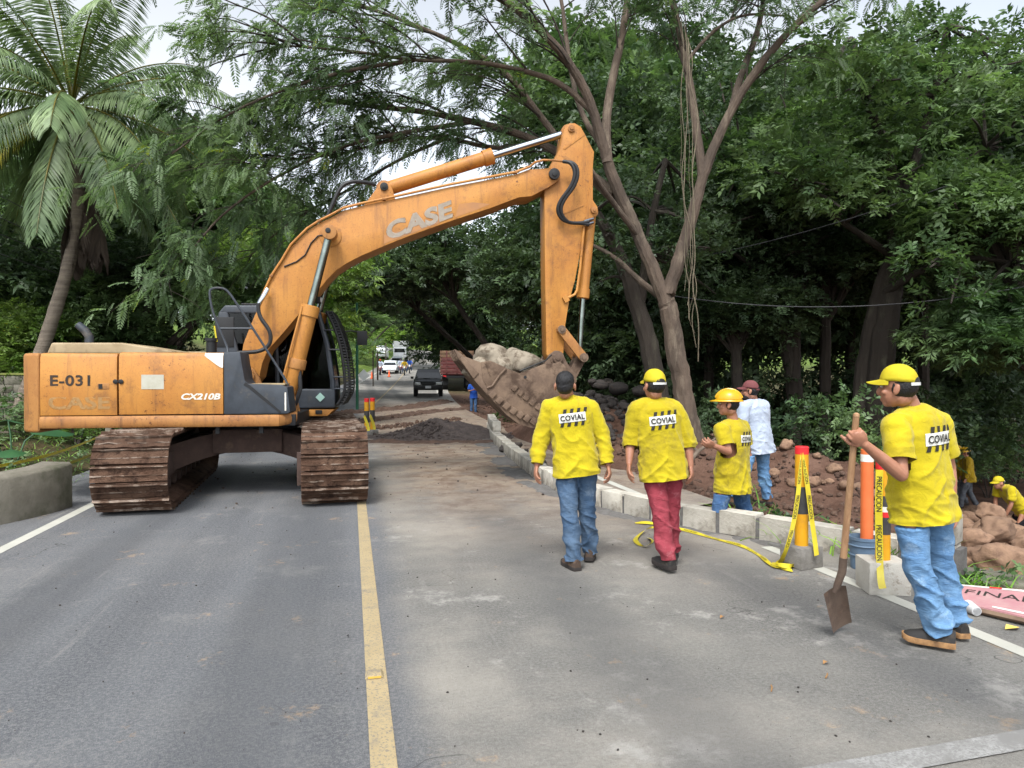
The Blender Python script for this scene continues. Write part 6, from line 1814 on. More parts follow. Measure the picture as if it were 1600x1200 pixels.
    for i, S in enumerate('LR'):
        shoe(P, g['an' + S] , feet[i] - rz, foot_pitch[i], shoe_mats[0], shoe_mats[1], sc, shoe_mats[2] if len(shoe_mats) > 2 else 0)
    if logo:
        back_print(so, pel, nek, xs, logo if isinstance(logo, tuple) else (0, 0))
    return P, g
def back_print(so, pel, nek, xs, shift):
    """white band with the word and slanted black bars, laid on the curve of the back"""
    me = so.data
    bv = BVHTree.FromPolygons([v.co for v in me.vertices], [p.vertices[:] for p in me.polygons])
    u = (nek - pel).normalized(); x = (xs - u * xs.dot(u)).normalized(); fw_ = u.cross(x)
    c = nek - u * .195 + x * shift[0] + u * shift[1]
    def lay(a, v, lift):
        o = c + x * a + u * v - fw_ * .6
        hit = bv.ray_cast(o, fw_)
        return (hit[0] if hit[0] else o + fw_ * .45) - fw_ * lift
    W_, H_ = .225, .074
    b = MB(); nx2, ny2 = 50, 18
    b.add([lay(-W_ / 2 + W_ * i / nx2, -H_ / 2 + H_ * j / ny2, .005) for j in range(ny2 + 1) for i in range(nx2 + 1)], [(j * (nx2 + 1) + i, j * (nx2 + 1) + i + 1, (j + 1) * (nx2 + 1) + i + 1, (j + 1) * (nx2 + 1) + i) for j in range(ny2) for i in range(nx2)])
    b.build('print_band', 'print_white', so, 0, 180)
    for j, (z0, z1) in enumerate(((H_ / 2 - .001, H_ / 2 + .036), (-H_ / 2 - .036, -H_ / 2 + .001))):
        for k in range(4):
            x0 = -W_ / 2 + .024 + k * .058
            b = MB(); m_ = 8; wd = .027
            b.add([lay(x0 + wd * i / m_ + (z0 + (z1 - z0) * q / m_) * .30, z0 + (z1 - z0) * q / m_, .005) for q in range(m_ + 1) for i in range(m_ + 1)], [(q * (m_ + 1) + i, q * (m_ + 1) + i + 1, (q + 1) * (m_ + 1) + i + 1, (q + 1) * (m_ + 1) + i) for q in range(m_) for i in range(m_)])
            b.build('print_bar', 'print_black', so, 0, 180)
    tme = text_mesh('COVIAL', 1.0, offset=.03, spacing=1.06)
    lettering('print_lettering', tme, 'print_black', so, (.205, .047), lambda a, v: lay(a - .1025, v - .0235, .0125))
def PX(**kw):
    return {k: at(*v) for k, v in kw.items()}

SK = ('shoe_black', 'sole_dark')
# man walking away, bare headed
person('bare-headed worker in long-sleeved yellow shirt and grey-blue jeans, walking away', (*col_at(903, 6.05), 0), R(-15),
       PX(pel=(899, 716, 6.05), nek=(888, 622, 6.05), head=(883, 603, 6.0), shL=(860, 637, 6.05), shR=(922, 638, 6.05), elL=(846, 682, 6.07), elR=(941, 680, 6.07), wrL=(839, 727, 6.0), wrR=(950, 727, 6.0),
          hipL=(883, 724, 6.05), hipR=(915, 724, 6.05), knL=(890, 803, 5.97), knR=(917, 800, 6.12), anL=(897, 873, 5.95), anR=(921, 859, 6.22)),
       'shirt_yellow', 'jeans_blue', ('shoe_brown', 'sole_dark'), head_rz=R(-20), sleeve='long', feet=(R(8), R(-22)), foot_pitch=(0, R(-8)), logo=(.005, .035), curl=(.38, .45), hem=.02, loose=1.0)
person('worker in yellow cap, red trousers and yellow shirt with pushed-up sleeves', (*col_at(1042, 5.95), 0), R(-24),
       PX(pel=(1034, 716, 5.95), nek=(1024, 625, 5.95), head=(1022, 603, 5.92), shL=(996, 640, 5.93), shR=(1053, 640, 5.97), elL=(985, 690, 5.98), elR=(1074, 690, 5.98), wrL=(983, 724, 5.9), wrR=(1079, 728, 5.93),
          hipL=(1019, 724, 5.94), hipR=(1049, 724, 5.97), knL=(1032, 803, 5.88), knR=(1048, 800, 6.0), anL=(1044, 871, 5.86), anR=(1050, 858, 6.08)),
       'shirt_soiled', 'trousers_red', SK, head_rz=R(8), sleeve='pushed', gear='cap', feet=(R(10), R(-28)), logo=(0, .03), curl=(.30, .4), hem=.05, loose=1.04)
person('worker in yellow hard hat and soiled yellow T-shirt behind the block kerb', (*col_at(1146, 7.5), -.28), R(26),
       PX(pel=(1144, 742, 7.5), nek=(1147, 658, 7.5), head=(1138, 632, 7.46), shL=(1128, 672, 7.38), shR=(1160, 667, 7.62), elL=(1138, 706, 7.30), elR=(1168, 706, 7.68), wrL=(1116, 697, 7.22), wrR=(1152, 735, 7.6),
          hipL=(1133, 750, 7.42), hipR=(1153, 750, 7.58), knL=(1122, 804, 7.38), knR=(1164, 802, 7.6), anL=(1130, 858, 7.45), anR=(1184, 852, 7.68)),
       'shirt_soiled', 'jeans_mid', ('shoe_brown', 'sole_dark'), head_rz=R(58), sleeve='short', gear='helmet', gear_mat='helmet_yellow', feet=(R(40), R(30)), logo=(.03, .02), curl=(.6, .4), hem=.06, loose=1.1)
person('bearded man in pale blue shirt, maroon cap and glasses by the soil bank', (*col_at(1178, 9.4), -.10), R(8),
       PX(pel=(1184, 684, 9.4), nek=(1179, 626, 9.4), head=(1172, 611, 9.36), shL=(1163, 636, 9.28), shR=(1193, 634, 9.5), elL=(1160, 668, 9.25), elR=(1193, 668, 9.58), wrL=(1152, 690, 9.1), wrR=(1172, 690, 9.4),
          hipL=(1176, 688, 9.34), hipR=(1191, 688, 9.45), knL=(1163, 738, 9.25), knR=(1193, 738, 9.45), anL=(1145, 777, 9.15), anR=(1198, 776, 9.5)),
       'shirt_white', 'jeans_light', ('boot_tan', 'sole_dark', .05), head_rz=R(52), sleeve='long', gear='cap', gear_mat='cap_maroon', feet=(R(40), R(25)), curl=(.5, .4), hem=.08, beard=True, glasses=True, loose=1.05)
# the nearest worker, leaning on a shovel
hnd = at(1344, 688, 4.03)
person('worker in yellow cap and T-shirt, leaning on a long-handled shovel', (*col_at(1452, 4.28), 0), R(0),
       PX(pel=(1438, 768, 4.3), nek=(1428, 636, 4.3), head=(1403, 606, 4.26), shL=(1399, 668, 4.19), shR=(1465, 662, 4.42), elL=(1408, 742, 4.09), elR=(1483, 732, 4.48), wrL=(1351, 694, 4.02), wrR=(1487, 797, 4.42),
          hipL=(1419, 786, 4.22), hipR=(1459, 786, 4.35), knL=(1434, 884, 4.2), knR=(1469, 884, 4.38), anL=(1470, 985, 4.20), anR=(1496, 969, 4.38)),
       'shirt_yellow', 'jeans_light', ('shoe_black', 'sole_tan'), head_rz=R(36), head_pitch=R(-2), sleeve='short', gear='cap', feet=(R(44), R(-12)), logo=(-.012, .01), curl=(1.15, .35), voxel=.0055,
       hand_d={'L': at(1331, 672, 3.985) - at(1351, 694, 4.02)}, hand_n={'L': Vector((.35, .80, .15))}, hem=.05, loose=1.06, folds=1.0)

# small figures farther off
def stand(x, y, z0, rz, h=1.70, lean=0.0, stride=.1, arms='down', bend=0.0):
    """world joints of a plain figure at (x, y, z0)"""
    s = h / 1.70
    L = dict(pel=(0, 0, .92), hipL=(-.095, 0, .90), hipR=(.095, 0, .90), knL=(-.10, .04 + stride * .5, .48), knR=(.10, .03 - stride * .3, .48), anL=(-.10, stride, .09), anR=(.11, -stride, .09))
    up = {'nek': (0, 0, .53), 'head': (0, .03, .655), 'shL': (-.185, 0, .49), 'shR': (.185, 0, .49)}
    if arms == 'down': up.update(elL=(-.25, .02, .22), elR=(.25, .02, .22), wrL=(-.26, .12, -.02), wrR=(.26, .12, -.02))
    if arms == 'phone': up.update(elL=(-.24, .06, .22), elR=(.24, .06, .22), wrL=(-.07, .26, .30), wrR=(.07, .26, .27))
    if arms == 'reach': up.update(elL=(-.22, .22, .30), elR=(.22, .20, .30), wrL=(-.15, .42, .16), wrR=(.17, .40, .12))
    M = Matrix.Rotation(-lean, 3, 'X')
    for k, v in up.items(): L[k] = tuple(Vector((0, 0, .92)) + M @ Vector(v))
    Mz = Matrix.Rotation(rz, 3, 'Z')
    return {k: Vector((x, y, z0)) + Mz @ (Vector(v) * s) for k, v in L.items()}
_x, _y = col_at(740, 33)
person('man in blue shirt and jeans standing beside the mud, looking down at his hands', (_x, _y, -.16), R(168), stand(_x, _y, -.16, R(168), 1.6, .05, .03, 'phone'), 'shirt_blue', 'jeans_mid', SK, head_pitch=R(-28), sleeve='short', voxel=.02, feet=(R(168), R(168)), sc=.94)
for px, z, lab, rz, h, arms, lean, st, gear, sh in (
        (1515, 20.0, 'hard-hatted worker in ochre shirt and muddy jeans standing above the boulders', 55, 1.72, 'down', .1, .22, 'helmet', 'shirt_ochre'),
        (1502, 20.4, 'farther hard-hatted worker in yellow, half hidden behind the shovel man', 70, 1.70, 'down', .1, .2, 'helmet', 'shirt_ochre'),
        (1596, 13.5, 'worker in yellow cap and black trousers bending over the boulders', 80, 1.62, 'reach', .72, .2, 'cap', 'shirt_yellow')):
    _x, _y = col_at(px, z)
    gz_ = {20.0: -2.15, 20.4: -2.12, 13.5: -1.75}[z]
    person(lab, (_x, _y, gz_), R(rz), stand(_x, _y, gz_, R(rz), h, lean, st, arms), sh, 'trousers_black' if z == 13.5 else 'jeans_muddy', ('shoe_brown', 'sole_dark'), head_pitch=R(-12), sleeve='short' if z == 13.5 else 'long', gear=gear,
           gear_mat='cap_yellow' if gear == 'cap' else 'helmet_yellow', voxel=.016, feet=(R(rz), R(rz)), sc=h / 1.7)
# ================================================================== SMALL THINGS AT THE SITE
pm('pipe_yellow', lin(206, 150, 22), lin(194, 136, 18), 5, .45, dirt=lin(160, 120, 60), dscale=6, damt=.4)
pm('pipe_orange', lin(206, 106, 58), lin(198, 96, 48), 4, .5)
pm('band_black', lin(44, 44, 46), lin(60, 58, 56), 8, .6)
pm('band_red', lin(214, 40, 44), lin(196, 34, 40), 8, .5)
pm('tape_yellow', lin(190, 174, 40), lin(176, 158, 34), 8, .4)
pm('tape_print', lin(30, 28, 24), rough=.5)
pm('bucket_blue', lin(92, 112, 132), lin(76, 94, 112), 5, .5, dirt=lin(150, 146, 138), dscale=5, damt=.5)
pm('block_white', lin(182, 178, 168), lin(166, 160, 150), 6, .9, .9, 40, dirt=lin(128, 118, 104), dscale=9, dlo=.56, dhi=.7)
pm('rough_concrete', lin(128, 124, 118), lin(104, 100, 94), 9, .95, 1.0, 40)
pm('wood_handle', lin(168, 132, 98), lin(140, 104, 74), 4, .6, .2, 30, stretch=(6, 6, .5), dirt=lin(110, 84, 62), dscale=3, damt=.5)
pm('shovel_steel', lin(98, 82, 70), lin(72, 58, 50), 6, .6, .5, 30, dirt=lin(120, 96, 78), dscale=5, damt=.7)
pm('sign_pink', lin(178, 130, 130), lin(164, 116, 120), 4, .6, dirt=lin(176, 160, 150), dscale=5, damt=.4)
pm('sign_wood', lin(126, 104, 84), lin(96, 78, 64), 6, .85)
pm('foam_white', lin(196, 196, 196), rough=.7)
pm('wire_dark', lin(52, 52, 54), rough=.6)
pm('leaf_dry', lin(150, 112, 70), lin(110, 80, 52), 10, .8); pm('leaf_yellow', lin(222, 190, 96), rough=.6)
def ribbon(name, path, w, parent=None, ups=None, mat='tape_yellow', text=None, tsz=.045, thick=.0, sub=2):
    """flat tape along a path; ups = width direction at each point"""
    path = [Vector(p) for p in path]; ups = [Vector(u_) for u_ in ups]
    for _ in range(sub):
        path, ups = chaikin(path, 1), chaikin(ups, 1)
    ups = [u_.normalized() for u_ in ups]
    b = MB(); n = len(path)
    b.add([p for i in range(n) for p in (path[i] - ups[i] * w / 2, path[i] + ups[i] * w / 2)], [(2 * i, 2 * i + 2, 2 * i + 3, 2 * i + 1) for i in range(n - 1)])
    o = b.build(name, mat, parent, 0, 180)
    if text:
        cum = [0.0]
        for a, c in zip(path[:-1], path[1:]): cum.append(cum[-1] + (c - a).length)
        def put(s_, v, lift):
            s_ = min(max(s_, 0), cum[-1] - 1e-4); i = max(0, min(n - 2, int(np.searchsorted(cum, s_)) - 1)); t = (s_ - cum[i]) / max(cum[i + 1] - cum[i], 1e-6)
            p = path[i].lerp(path[i + 1], t); u_ = ups[i].lerp(ups[i + 1], t).normalized(); d = (path[i + 1] - path[i]).normalized(); nn = d.cross(u_)
            tocam = Vector((0, 0, CAM_H)) - p
            if name == 'tape' and nn.z < -.3: nn = -nn
            elif abs(nn.z) <= .3 and nn.y > 0: nn = -nn
            return p + u_ * v + nn * lift
        s0 = .05; step = len(text) * tsz * .72 + .10
        while s0 + step < cum[-1]:
            me = text_mesh(text, 1.0, offset=.01)
            lettering('tape_lettering', me, 'tape_print', o, (step - .10, tsz), lambda u_, v, q=s0: put(q + u_, v - tsz / 2, .0025))
            s0 += step
    return o
def post(px, py, z, label, h, r, base, bands, base_mat, rz=0, extra=None):
    p = at(px, py, z); P = empty('delineator_post', (p.x, p.y, float(road_z(p.y))), rz); tag(P, label, 'post')
    w, d, bh = base
    b = MB(); b.box((0, 0, bh / 2), (w, d, bh)); o = b.build('concrete_base', base_mat, P, .012)
    wrinkle(o.data, lambda q, n: .006 * mnoise.noise(Vector(q) * 17))
    prev = bh - .02
    for z1, m, k in bands:
        b = MB(); b.lathe([(r + k, prev), (r + k, z1)], n=20) if z1 < h - .001 else b.lathe([(r + k, prev), (r + k, z1 - .006), (r + k - .006, z1), (r * .8, z1)], n=20)
        b.build({'pipe_yellow': 'pipe', 'band_black': 'black_band', 'band_red': 'red_band', 'print_white': 'white_band', 'pipe_orange': 'pipe'}[m], m, P); prev = z1
    return P
p1 = post(1252, 885, 6.05, 'yellow and black post with red top draped in caution tape', 1.02, .055, (.25, .24, .18),
          [(.45, 'pipe_yellow', 0), (.68, 'band_black', .001), (.955, 'pipe_yellow', 0), (1.02, 'band_red', .001)], 'rough_concrete', R(12))
p2 = post(1379, 922, 5.36, 'yellow and black post in a white block beside the shovel man', .98, .052, (.30, .27, .24),
          [(.43, 'pipe_yellow', 0), (.56, 'band_black', .001), (.60, 'band_red', .0015), (.64, 'print_white', .0012), (.72, 'band_black', .001), (.915, 'pipe_yellow', 0), (.98, 'band_red', .001)], 'block_white', R(-18))
for px, py, z, lab, rz in ((573, 681, 19.4, 'left of two tape-wrapped posts on the centre line beyond the excavator', 0), (582, 678, 19.8, 'right of two tape-wrapped posts on the centre line, the taller one', 0)):
    pp = post(px, py, z, lab, 1.0, .065, (.32, .3, .12), [(.34, 'pipe_yellow', 0), (.66, 'band_black', .001), (.90, 'pipe_yellow', 0), (1.0, 'band_red', .001)], 'rough_concrete')
    ribbon('tape', [(-.07, -.08, .52), (0, -.085, .35), (.06, -.09, .15), (.02, -.12, .06)], .075, pp, [(.5, 0, .8), (.8, 0, .5), (.9, 0, .3), (1, 0, .1)])
# tape tied to the near post and trailing over the road
A = at(1252, 708, 6.0)
ct = empty('caution_tape', (A.x, A.y, 0)); tag(ct, 'yellow caution tape trailing from the post across the asphalt', 'tape')
off = -Vector((A.x, A.y, 0))
def gl(px, py, h=.006): 
    zz = 1.62 * 1110 / (py - 587); q = at(px, py, zz); return Vector((q.x, q.y, h)) + off
tw = Vector((.9, -.2, 0))
ribbon('tape', [at(1251, 710, 5.98) + off, at(1249, 760, 5.94) + off, at(1240, 820, 5.9) + off, at(1228, 862, 5.86) + off, gl(1218, 884, .02)], .040, ct, [(.2, 0, 1), (.95, -.2, .1), (.95, -.25, .1), (.9, -.2, .3), (.8, -.6, .1)], text='PRECAUCION', tsz=.027)
ribbon('tape', [at(1254, 710, 5.98) + off, at(1262, 760, 5.95) + off, at(1268, 810, 5.93) + off, at(1274, 850, 5.9) + off, at(1276, 868, 5.88) + off], .040, ct, [(.2, 0, 1), (.95, -.25, .1), (.95, -.25, .1), (.95, -.2, .1), (.9, -.2, .3)], text='PRECAUCION', tsz=.027)
ribbon('tape', [gl(1276, 880, .01), gl(1240, 888, .03), gl(1212, 890, .01), gl(1196, 880, .03), gl(1186, 868, .006), gl(1160, 855, .02), gl(1118, 843), gl(1080, 833, .02), gl(1040, 822), gl(1010, 820, .03), gl(992, 818, .006)], .05, ct,
       [(.3, .9, 0), (.2, .9, .3), (.5, .9, 0), (.8, .4, .3), (.7, .7, 0), (.4, .8, .4), (.5, .9, 0), (.3, .8, .5), (.5, .9, 0), (.3, .8, .5), (.3, .9, 0)], text='PRECAUCION', tsz=.027)
ribbon('tape', [gl(1030, 825, .01), gl(1012, 830, .04), gl(994, 840, .006), gl(992, 850, .03), gl(1006, 858, .01), gl(1022, 852, .04), gl(1014, 842, .01)], .05, ct, [(.3, .9, 0), (.8, .4, .4), (.9, -.2, .2), (.6, -.7, .4), (.1, -.9, .2), (-.6, -.6, .4), (-.8, .3, .2)])
ribbon('tape', [gl(1206, 884, .02), gl(1224, 893, .05), gl(1242, 890, .02), gl(1226, 882, .05), gl(1210, 888, .02), gl(1238, 895, .02)], .05, ct, [(.5, .8, .2), (.2, .8, .6), (.8, .2, .5), (.3, -.8, .5), (-.5, .5, .6), (.3, .8, .2)])
c2 = empty('caution_tape', p2.location); tag(c2, 'strip of caution tape hanging down the post in the white block', 'tape')
ribbon('tape', [(-.075, -.05, .92), (-.09, -.06, .6), (-.085, -.065, .35), (-.11, -.10, .22), (-.15, -.16, .12), (-.16, -.19, .08)], .05, c2, [(.8, -.5, 0), (.8, -.5, 0), (.8, -.5, .1), (.7, -.5, .4), (.8, -.3, .2), (.7, -.5, .2)], text='PRECAUCION', tsz=.036)
# orange tube in a bucket
q = at(1350, 888, 5.98); bk = empty('tube_bucket', (q.x, q.y, 0)); tag(bk, 'blue-grey plastic bucket holding up an orange tube', 'bucket')
b = MB(); b.lathe([(.10, 0), (.105, .004), (.116, .24), (.122, .245), (.122, .27), (.112, .27), (.105, .22), (.095, .215)], n=24); b.build('pail', 'bucket_blue', bk)
for zz in (.12, .2):
    b = MB(); b.lathe([(.112 + .05 * zz - .003, zz - .008), (.116 + .05 * zz, zz), (.112 + .05 * zz - .003, zz + .008)], n=24); b.build('rim_ring', 'bucket_blue', bk)
b = MB(); b.lathe([(.098, .2), (.09, .225), (.02, .228)], n=18); b.build('cement_fill', 'rough_concrete', bk)
q = at(1354, 888, 5.98); ot = empty('orange_tube', (q.x, q.y, .20)); tag(ot, 'upright orange plastic tube standing in the blue-grey bucket', 'tube')
b = MB(); b.lathe([(.050, 0), (.050, .80), (.046, .80), (.046, .7)], n=20); b.build('pipe', 'pipe_orange', ot)
b = MB(); b.lathe([(.0515, .70), (.0515, .76)], n=20); b.build('white_band', 'print_white', ot)
# shovel held by the nearest worker
top_, sock, tip = at(1338, 648, 4.0), at(1316, 893, 4.30), at(1306, 985, 4.42)
sv = empty('shovel', (tip.x, tip.y, 0)); tag(sv, 'long-handled shovel with muddy square blade held upright by the capped worker', 'shovel')
so_ = Vector((tip.x, tip.y, 0))
b = MB(); b.tube([top_ - so_, top_.lerp(sock, .3) - so_, top_.lerp(sock, .7) - so_, sock - so_], [.0175, .019, .020, .021], 12); b.lathe([(.005, .012), (.017, .004), (.0175, -.01)], top_ - so_, 12); b.build('handle', 'wood_handle', sv)
ds = (sock - top_).normalized()
b = MB(); b.tube([sock - ds * .10 - so_, sock - so_, at(1308, 915, 4.33) - so_, at(1304, 925, 4.34) - so_], [.024, .024, .021, .016], 12); b.build('socket', 'shovel_steel', sv)
bl0, bl1 = [at(1287, 930, 4.33), at(1305, 921, 4.36), at(1322, 917, 4.36)], [at(1302, 991, 4.40), at(1316, 984, 4.46), at(1331, 974, 4.48)]
b = MB(); rows = []
for t in np.linspace(0, 1, 7):
    row = []
    for u_ in np.linspace(0, 1, 9):
        a = bl0[0].lerp(bl0[1], u_ * 2) if u_ < .5 else bl0[1].lerp(bl0[2], u_ * 2 - 1); c = bl1[0].lerp(bl1[1], u_ * 2) if u_ < .5 else bl1[1].lerp(bl1[2], u_ * 2 - 1)
        row.append(a.lerp(c, t) - so_ + Vector((.3, .5, 0)) * (.055 * (1 - (2 * u_ - 1) ** 2)) + Vector((0, 0, .006)))
    rows.append(row)
nn_ = 9
b.add([p for r0 in rows for p in r0] + [p + Vector((.0015, .003, 0)) for r0 in rows for p in r0], [(j * nn_ + i, j * nn_ + i + 1, (j + 1) * nn_ + i + 1, (j + 1) * nn_ + i) for j in range(6) for i in range(8)] + [(63 + (j + 1) * nn_ + i, 63 + (j + 1) * nn_ + i + 1, 63 + j * nn_ + i + 1, 63 + j * nn_ + i) for j in range(6) for i in range(8)])
b.build('blade', 'shovel_steel', sv, 0, 60)
# fallen sign, cup, litter
c0, c1, c2_, c3 = (at(1478, 948, 4.98), at(1496, 925, 5.32), at(1700, 955, 5.0), at(1700, 1012, 4.32))
sg = empty('fallen_sign', (c0.x, c0.y, 0)); tag(sg, 'pink wooden sign board lying on the ground at the right edge', 'sign')
b = MB(); loc = [Vector((c.x - c0.x, c.y - c0.y, h)) for c, h in ((c0, .055), (c1, .06), (c2_, .075), (c3, .07))]
b.add([l - Vector((0, 0, .025)) for l in loc] + loc, [(0, 1, 2, 3)[::-1], (4, 7, 6, 5)[::-1], (0, 4, 5, 1), (1, 5, 6, 2), (2, 6, 7, 3), (3, 7, 4, 0)]); b.build('board', 'sign_pink', sg)
fr0, fr1 = loc[0], loc[3]
b = MB(); b.tube([fr0 - Vector((0, 0, .03)), fr1 - Vector((0, 0, .03))], .02, 4); b.build('batten', 'sign_wood', sg)
e1 = (loc[3] - loc[0]); e2 = (loc[1] - loc[0])
def sgp(u_, v, l=.003): return loc[0] + e1 * u_ + e2 * v + (loc[2] - loc[1] - e1) * (u_ * v) + Vector((0, 0, l))
b = MB(); b.add([sgp(.02, .90), sgp(.98, .90), sgp(.98, .97), sgp(.02, .97)], [(0, 1, 2, 3)]); b.build('border_stripe', 'print_white', sg, smooth=0)
b = MB(); b.add([sgp(.26, .905, .005), sgp(.36, .905, .005), sgp(.36, .968, .005), sgp(.26, .968, .005)], [(0, 1, 2, 3)]); b.build('red_stripe', 'band_red', sg, smooth=0)
lettering('sign_lettering', text_mesh('FINAL', 1.0), 'print_black', sg, (.52, .22), lambda u_, v: sgp(.10 + u_, .50 + v))
b = MB(); b.add([sgp(.35, .06), sgp(.95, .06), sgp(.95, .12), sgp(.35, .12)], [(0, 1, 2, 3)]); b.build('border_stripe', 'print_white', sg, smooth=0)
q = at(1512, 958, 4.88); q2 = at(1533, 972, 4.72)
cp = empty('foam_cup', (q.x, q.y, .038)); tag(cp, 'white foam cup lying on the road by the fallen sign', 'cup')
cd = Vector((q2.x - q.x, q2.y - q.y, 0)).normalized(); M3 = cd.to_track_quat('Z', 'Y').to_matrix()
b = MB(); b.lathe([(.030, .11), (.026, .112), (.027, .104), (.037, .01), (.041, .0), (.043, .0), (.043, .006), (.031, .11)], n=20, M=M3); b.build('cup_wall', 'foam_white', cp)
b = MB(); b.lathe([(.001, .098), (.027, .098)], n=20, M=M3); b.build('cup_base', 'foam_white', cp)
lr = random.Random(31)
for px, py, L, mat, lab in ((1570, 985, .12, 'leaf_yellow', 'yellow dead leaf on the edge line near the fallen sign'), (1286, 1040, .05, 'leaf_dry', 'curled dry leaf on the asphalt below the shovel'), (1205, 1083, .07, 'leaf_dry', 'thin dry twig on the closed lane'), (545, 998, .028, 'band_black', 'small black scrap beside the centre line'), (1125, 968, .05, 'leaf_dry', 'dry leaf lying before the red-trousered worker'), (1290, 1062, .06, 'leaf_dry', 'crumpled brown leaf right of the twig')):
    zz = 1.62 * 1110 / (py - 587); q = at(px, py, zz); a = lr.uniform(0, 3.1)
    b = MB()
    if 'twig' in lab: b.tube([(0, 0, .006), (L * .5, .01, .012), (L, .03, .006)], .004, 5)
    else:
        w = L * (.35 if mat != 'band_black' else .25)
        b.add([(0, 0, .004), (L * .5, -w, .022), (L, 0, .006), (L * .5, w, .018), (L * .5, 0, .008)], [(0, 1, 4), (1, 2, 4), (2, 3, 4), (3, 0, 4)])
    o = b.build('twig' if 'twig' in lab else 'scrap' if 'scrap' in lab else 'dead_leaf', mat); o.location = (q.x, q.y, .004); o.rotation_euler = (0, 0, a if px != 1205 else .6)
    tag(o, lab, 'twig' if 'twig' in lab else 'scrap' if 'scrap' in lab else 'leaf')
# boulders in the creek bed
br = random.Random(17)
spots = [(1572, 878, 6.9, .28, 'largest smooth brown boulder at the right edge by the slab'), (1532, 876, 7.3, .20, 'round brown boulder half behind the block end'), (1556, 830, 9.2, .25, 'broad brown boulder in the middle of the creek pile'),
         (1522, 842, 8.6, .20, 'flat-topped brown boulder behind the block end'), (1606, 858, 8.4, .21, 'brown boulder cut by the right edge above the largest one'), (1585, 835, 10.6, .21, 'brown boulder at the feet of the bending worker'), (1548, 802, 12.5, .25, 'brown boulder at the top of the creek pile')]
for px, py, z, s, lab in spots:
    p = at(px, py, z); o = link('boulder', stone_mesh('boulder', int(px), 'brown_stone', 4, (1, .85, .72), .22, 9))
    o.location = p; o.scale = (s, s, s); o.rotation_euler = (br.uniform(-.3, .3), br.uniform(-.3, .3), br.uniform(0, 6)); tag(o, lab, 'boulder', 'boulders in the creek bed')
for k in range(75):
    px, z = br.uniform(1478, 1690), 7.3 + 10 * br.random() ** 1.2
    x, y = col_at(px, z); s = br.uniform(.10, .27); top = float(ground_z(x, y)) + s * .55
    o = link('boulder', ROCK_B[br.randrange(6)]); o.location = (x, y, top); o.scale = (s * br.uniform(.9, 1.3), s, s); o.rotation_euler = (br.uniform(-.4, .4), br.uniform(-.4, .4), br.uniform(0, 6))
    tag(o, 'muddy brown boulder in the heap filling the creek bed', 'boulder', 'boulders in the creek bed')
# slab edge beside the boulders
b = MB(); sl = [at(1500, 885, 6.15), at(1640, 912, 5.75), at(1640, 932, 5.45), at(1518, 908, 5.72)]
b.add([(p.x, p.y, -.25) for p in sl] + [(p.x, p.y, -.02) for p in sl], [(3, 2, 1, 0), (4, 5, 6, 7), (0, 1, 5, 4), (1, 2, 6, 5), (2, 3, 7, 6), (3, 0, 4, 7)])
tag(b.build('concrete_slab', 'old_concrete', None, .02), 'low concrete slab edge between the block end and the boulders', 'slab')
# tapes, stake and big leaves at the left verge
st = at(170, 706, 13.4); b = MB(); b.box((0, 0, .42), (.10, .08, .9)); o = b.build('concrete_stake', 'old_concrete', None, .01); o.location = (st.x, st.y, float(ground_z(st.x, st.y))); tag(o, 'short grey concrete stake holding tapes at the left verge', 'stake')
for a, c, lab in (((-60, 738, 9.0), (172, 675, 13.3), 'upper yellow caution tape strung across the left verge'), ((-60, 772, 8.6), (226, 673, 13.0), 'lower yellow caution tape strung across the left verge')):
    P0, P1 = at(*a), at(*c); pm('barrier_yellow', lin(236, 222, 70), lin(226, 210, 60), 8, .4); o = ribbon('barrier_tape', [P0.lerp(P1, t) + Vector((0, 0, -.10 * math.sin(math.pi * t))) for t in np.linspace(0, 1, 9)], .065, None, [(.2, -.75, .7 + .2 * math.sin(5 * t)) for t in np.linspace(0, 1, 9)], mat='barrier_yellow'); tag(o, lab, 'tape')
for px, py, z, L, az, lab in ((20, 740, 11.5, .62, 2.6, 'lowest heart-shaped leaf of the taro plant'), ):
    tp_ = at(px, 760, z); T_ = empty('taro_plant', (tp_.x, tp_.y, float(ground_z(tp_.x, tp_.y)))); tag(T_, 'big-leaved taro plant beside the low headwall at left', 'plant')
    pm('taro_leaf', lin(38, 72, 44), lin(48, 86, 48), 3, .45)
    for (lx, ly, h, a, s, mt) in ((-.35, -.1, .50, 2.9, .52, 'leaf'), (.35, .25, .72, .3, .60, 'leaf'), (-.1, .1, .85, 1.6, .42, 'leaf'), (.1, -.3, .40, -.7, .4, 'leaf'), (-.6, .2, .62, 2.2, .45, 'leaf')):
        b = MB(); ring = []
        for k in range(20):
            t = 2 * math.pi * k / 20; rr = s * (.55 + .28 * math.cos(t) - .16 * math.cos(2 * t) + .07 * math.cos(3 * t)); ring.append(Vector((rr * math.cos(t), rr * math.sin(t) * .95, -.25 * rr * abs(math.sin(t)) - .35 * max(0, rr * math.cos(t)) ** 1.2)))
        Mz = Matrix.Rotation(a, 3, 'Z'); pts_ = [Mz @ r0 + Vector((lx, ly, h)) for r0 in ring]; b.add([Vector((lx, ly, h + .01))] + pts_, [(0, 1 + k, 1 + (k + 1) % 20) for k in range(20)]); b.build('leaf', 'taro_leaf', T_, 0, 60)
        b = MB(); b.tube([(0, 0, 0), (lx * .4, ly * .4, h * .7), (lx, ly, h)], .014, 6); b.build('stalk', 'taro_leaf', T_)
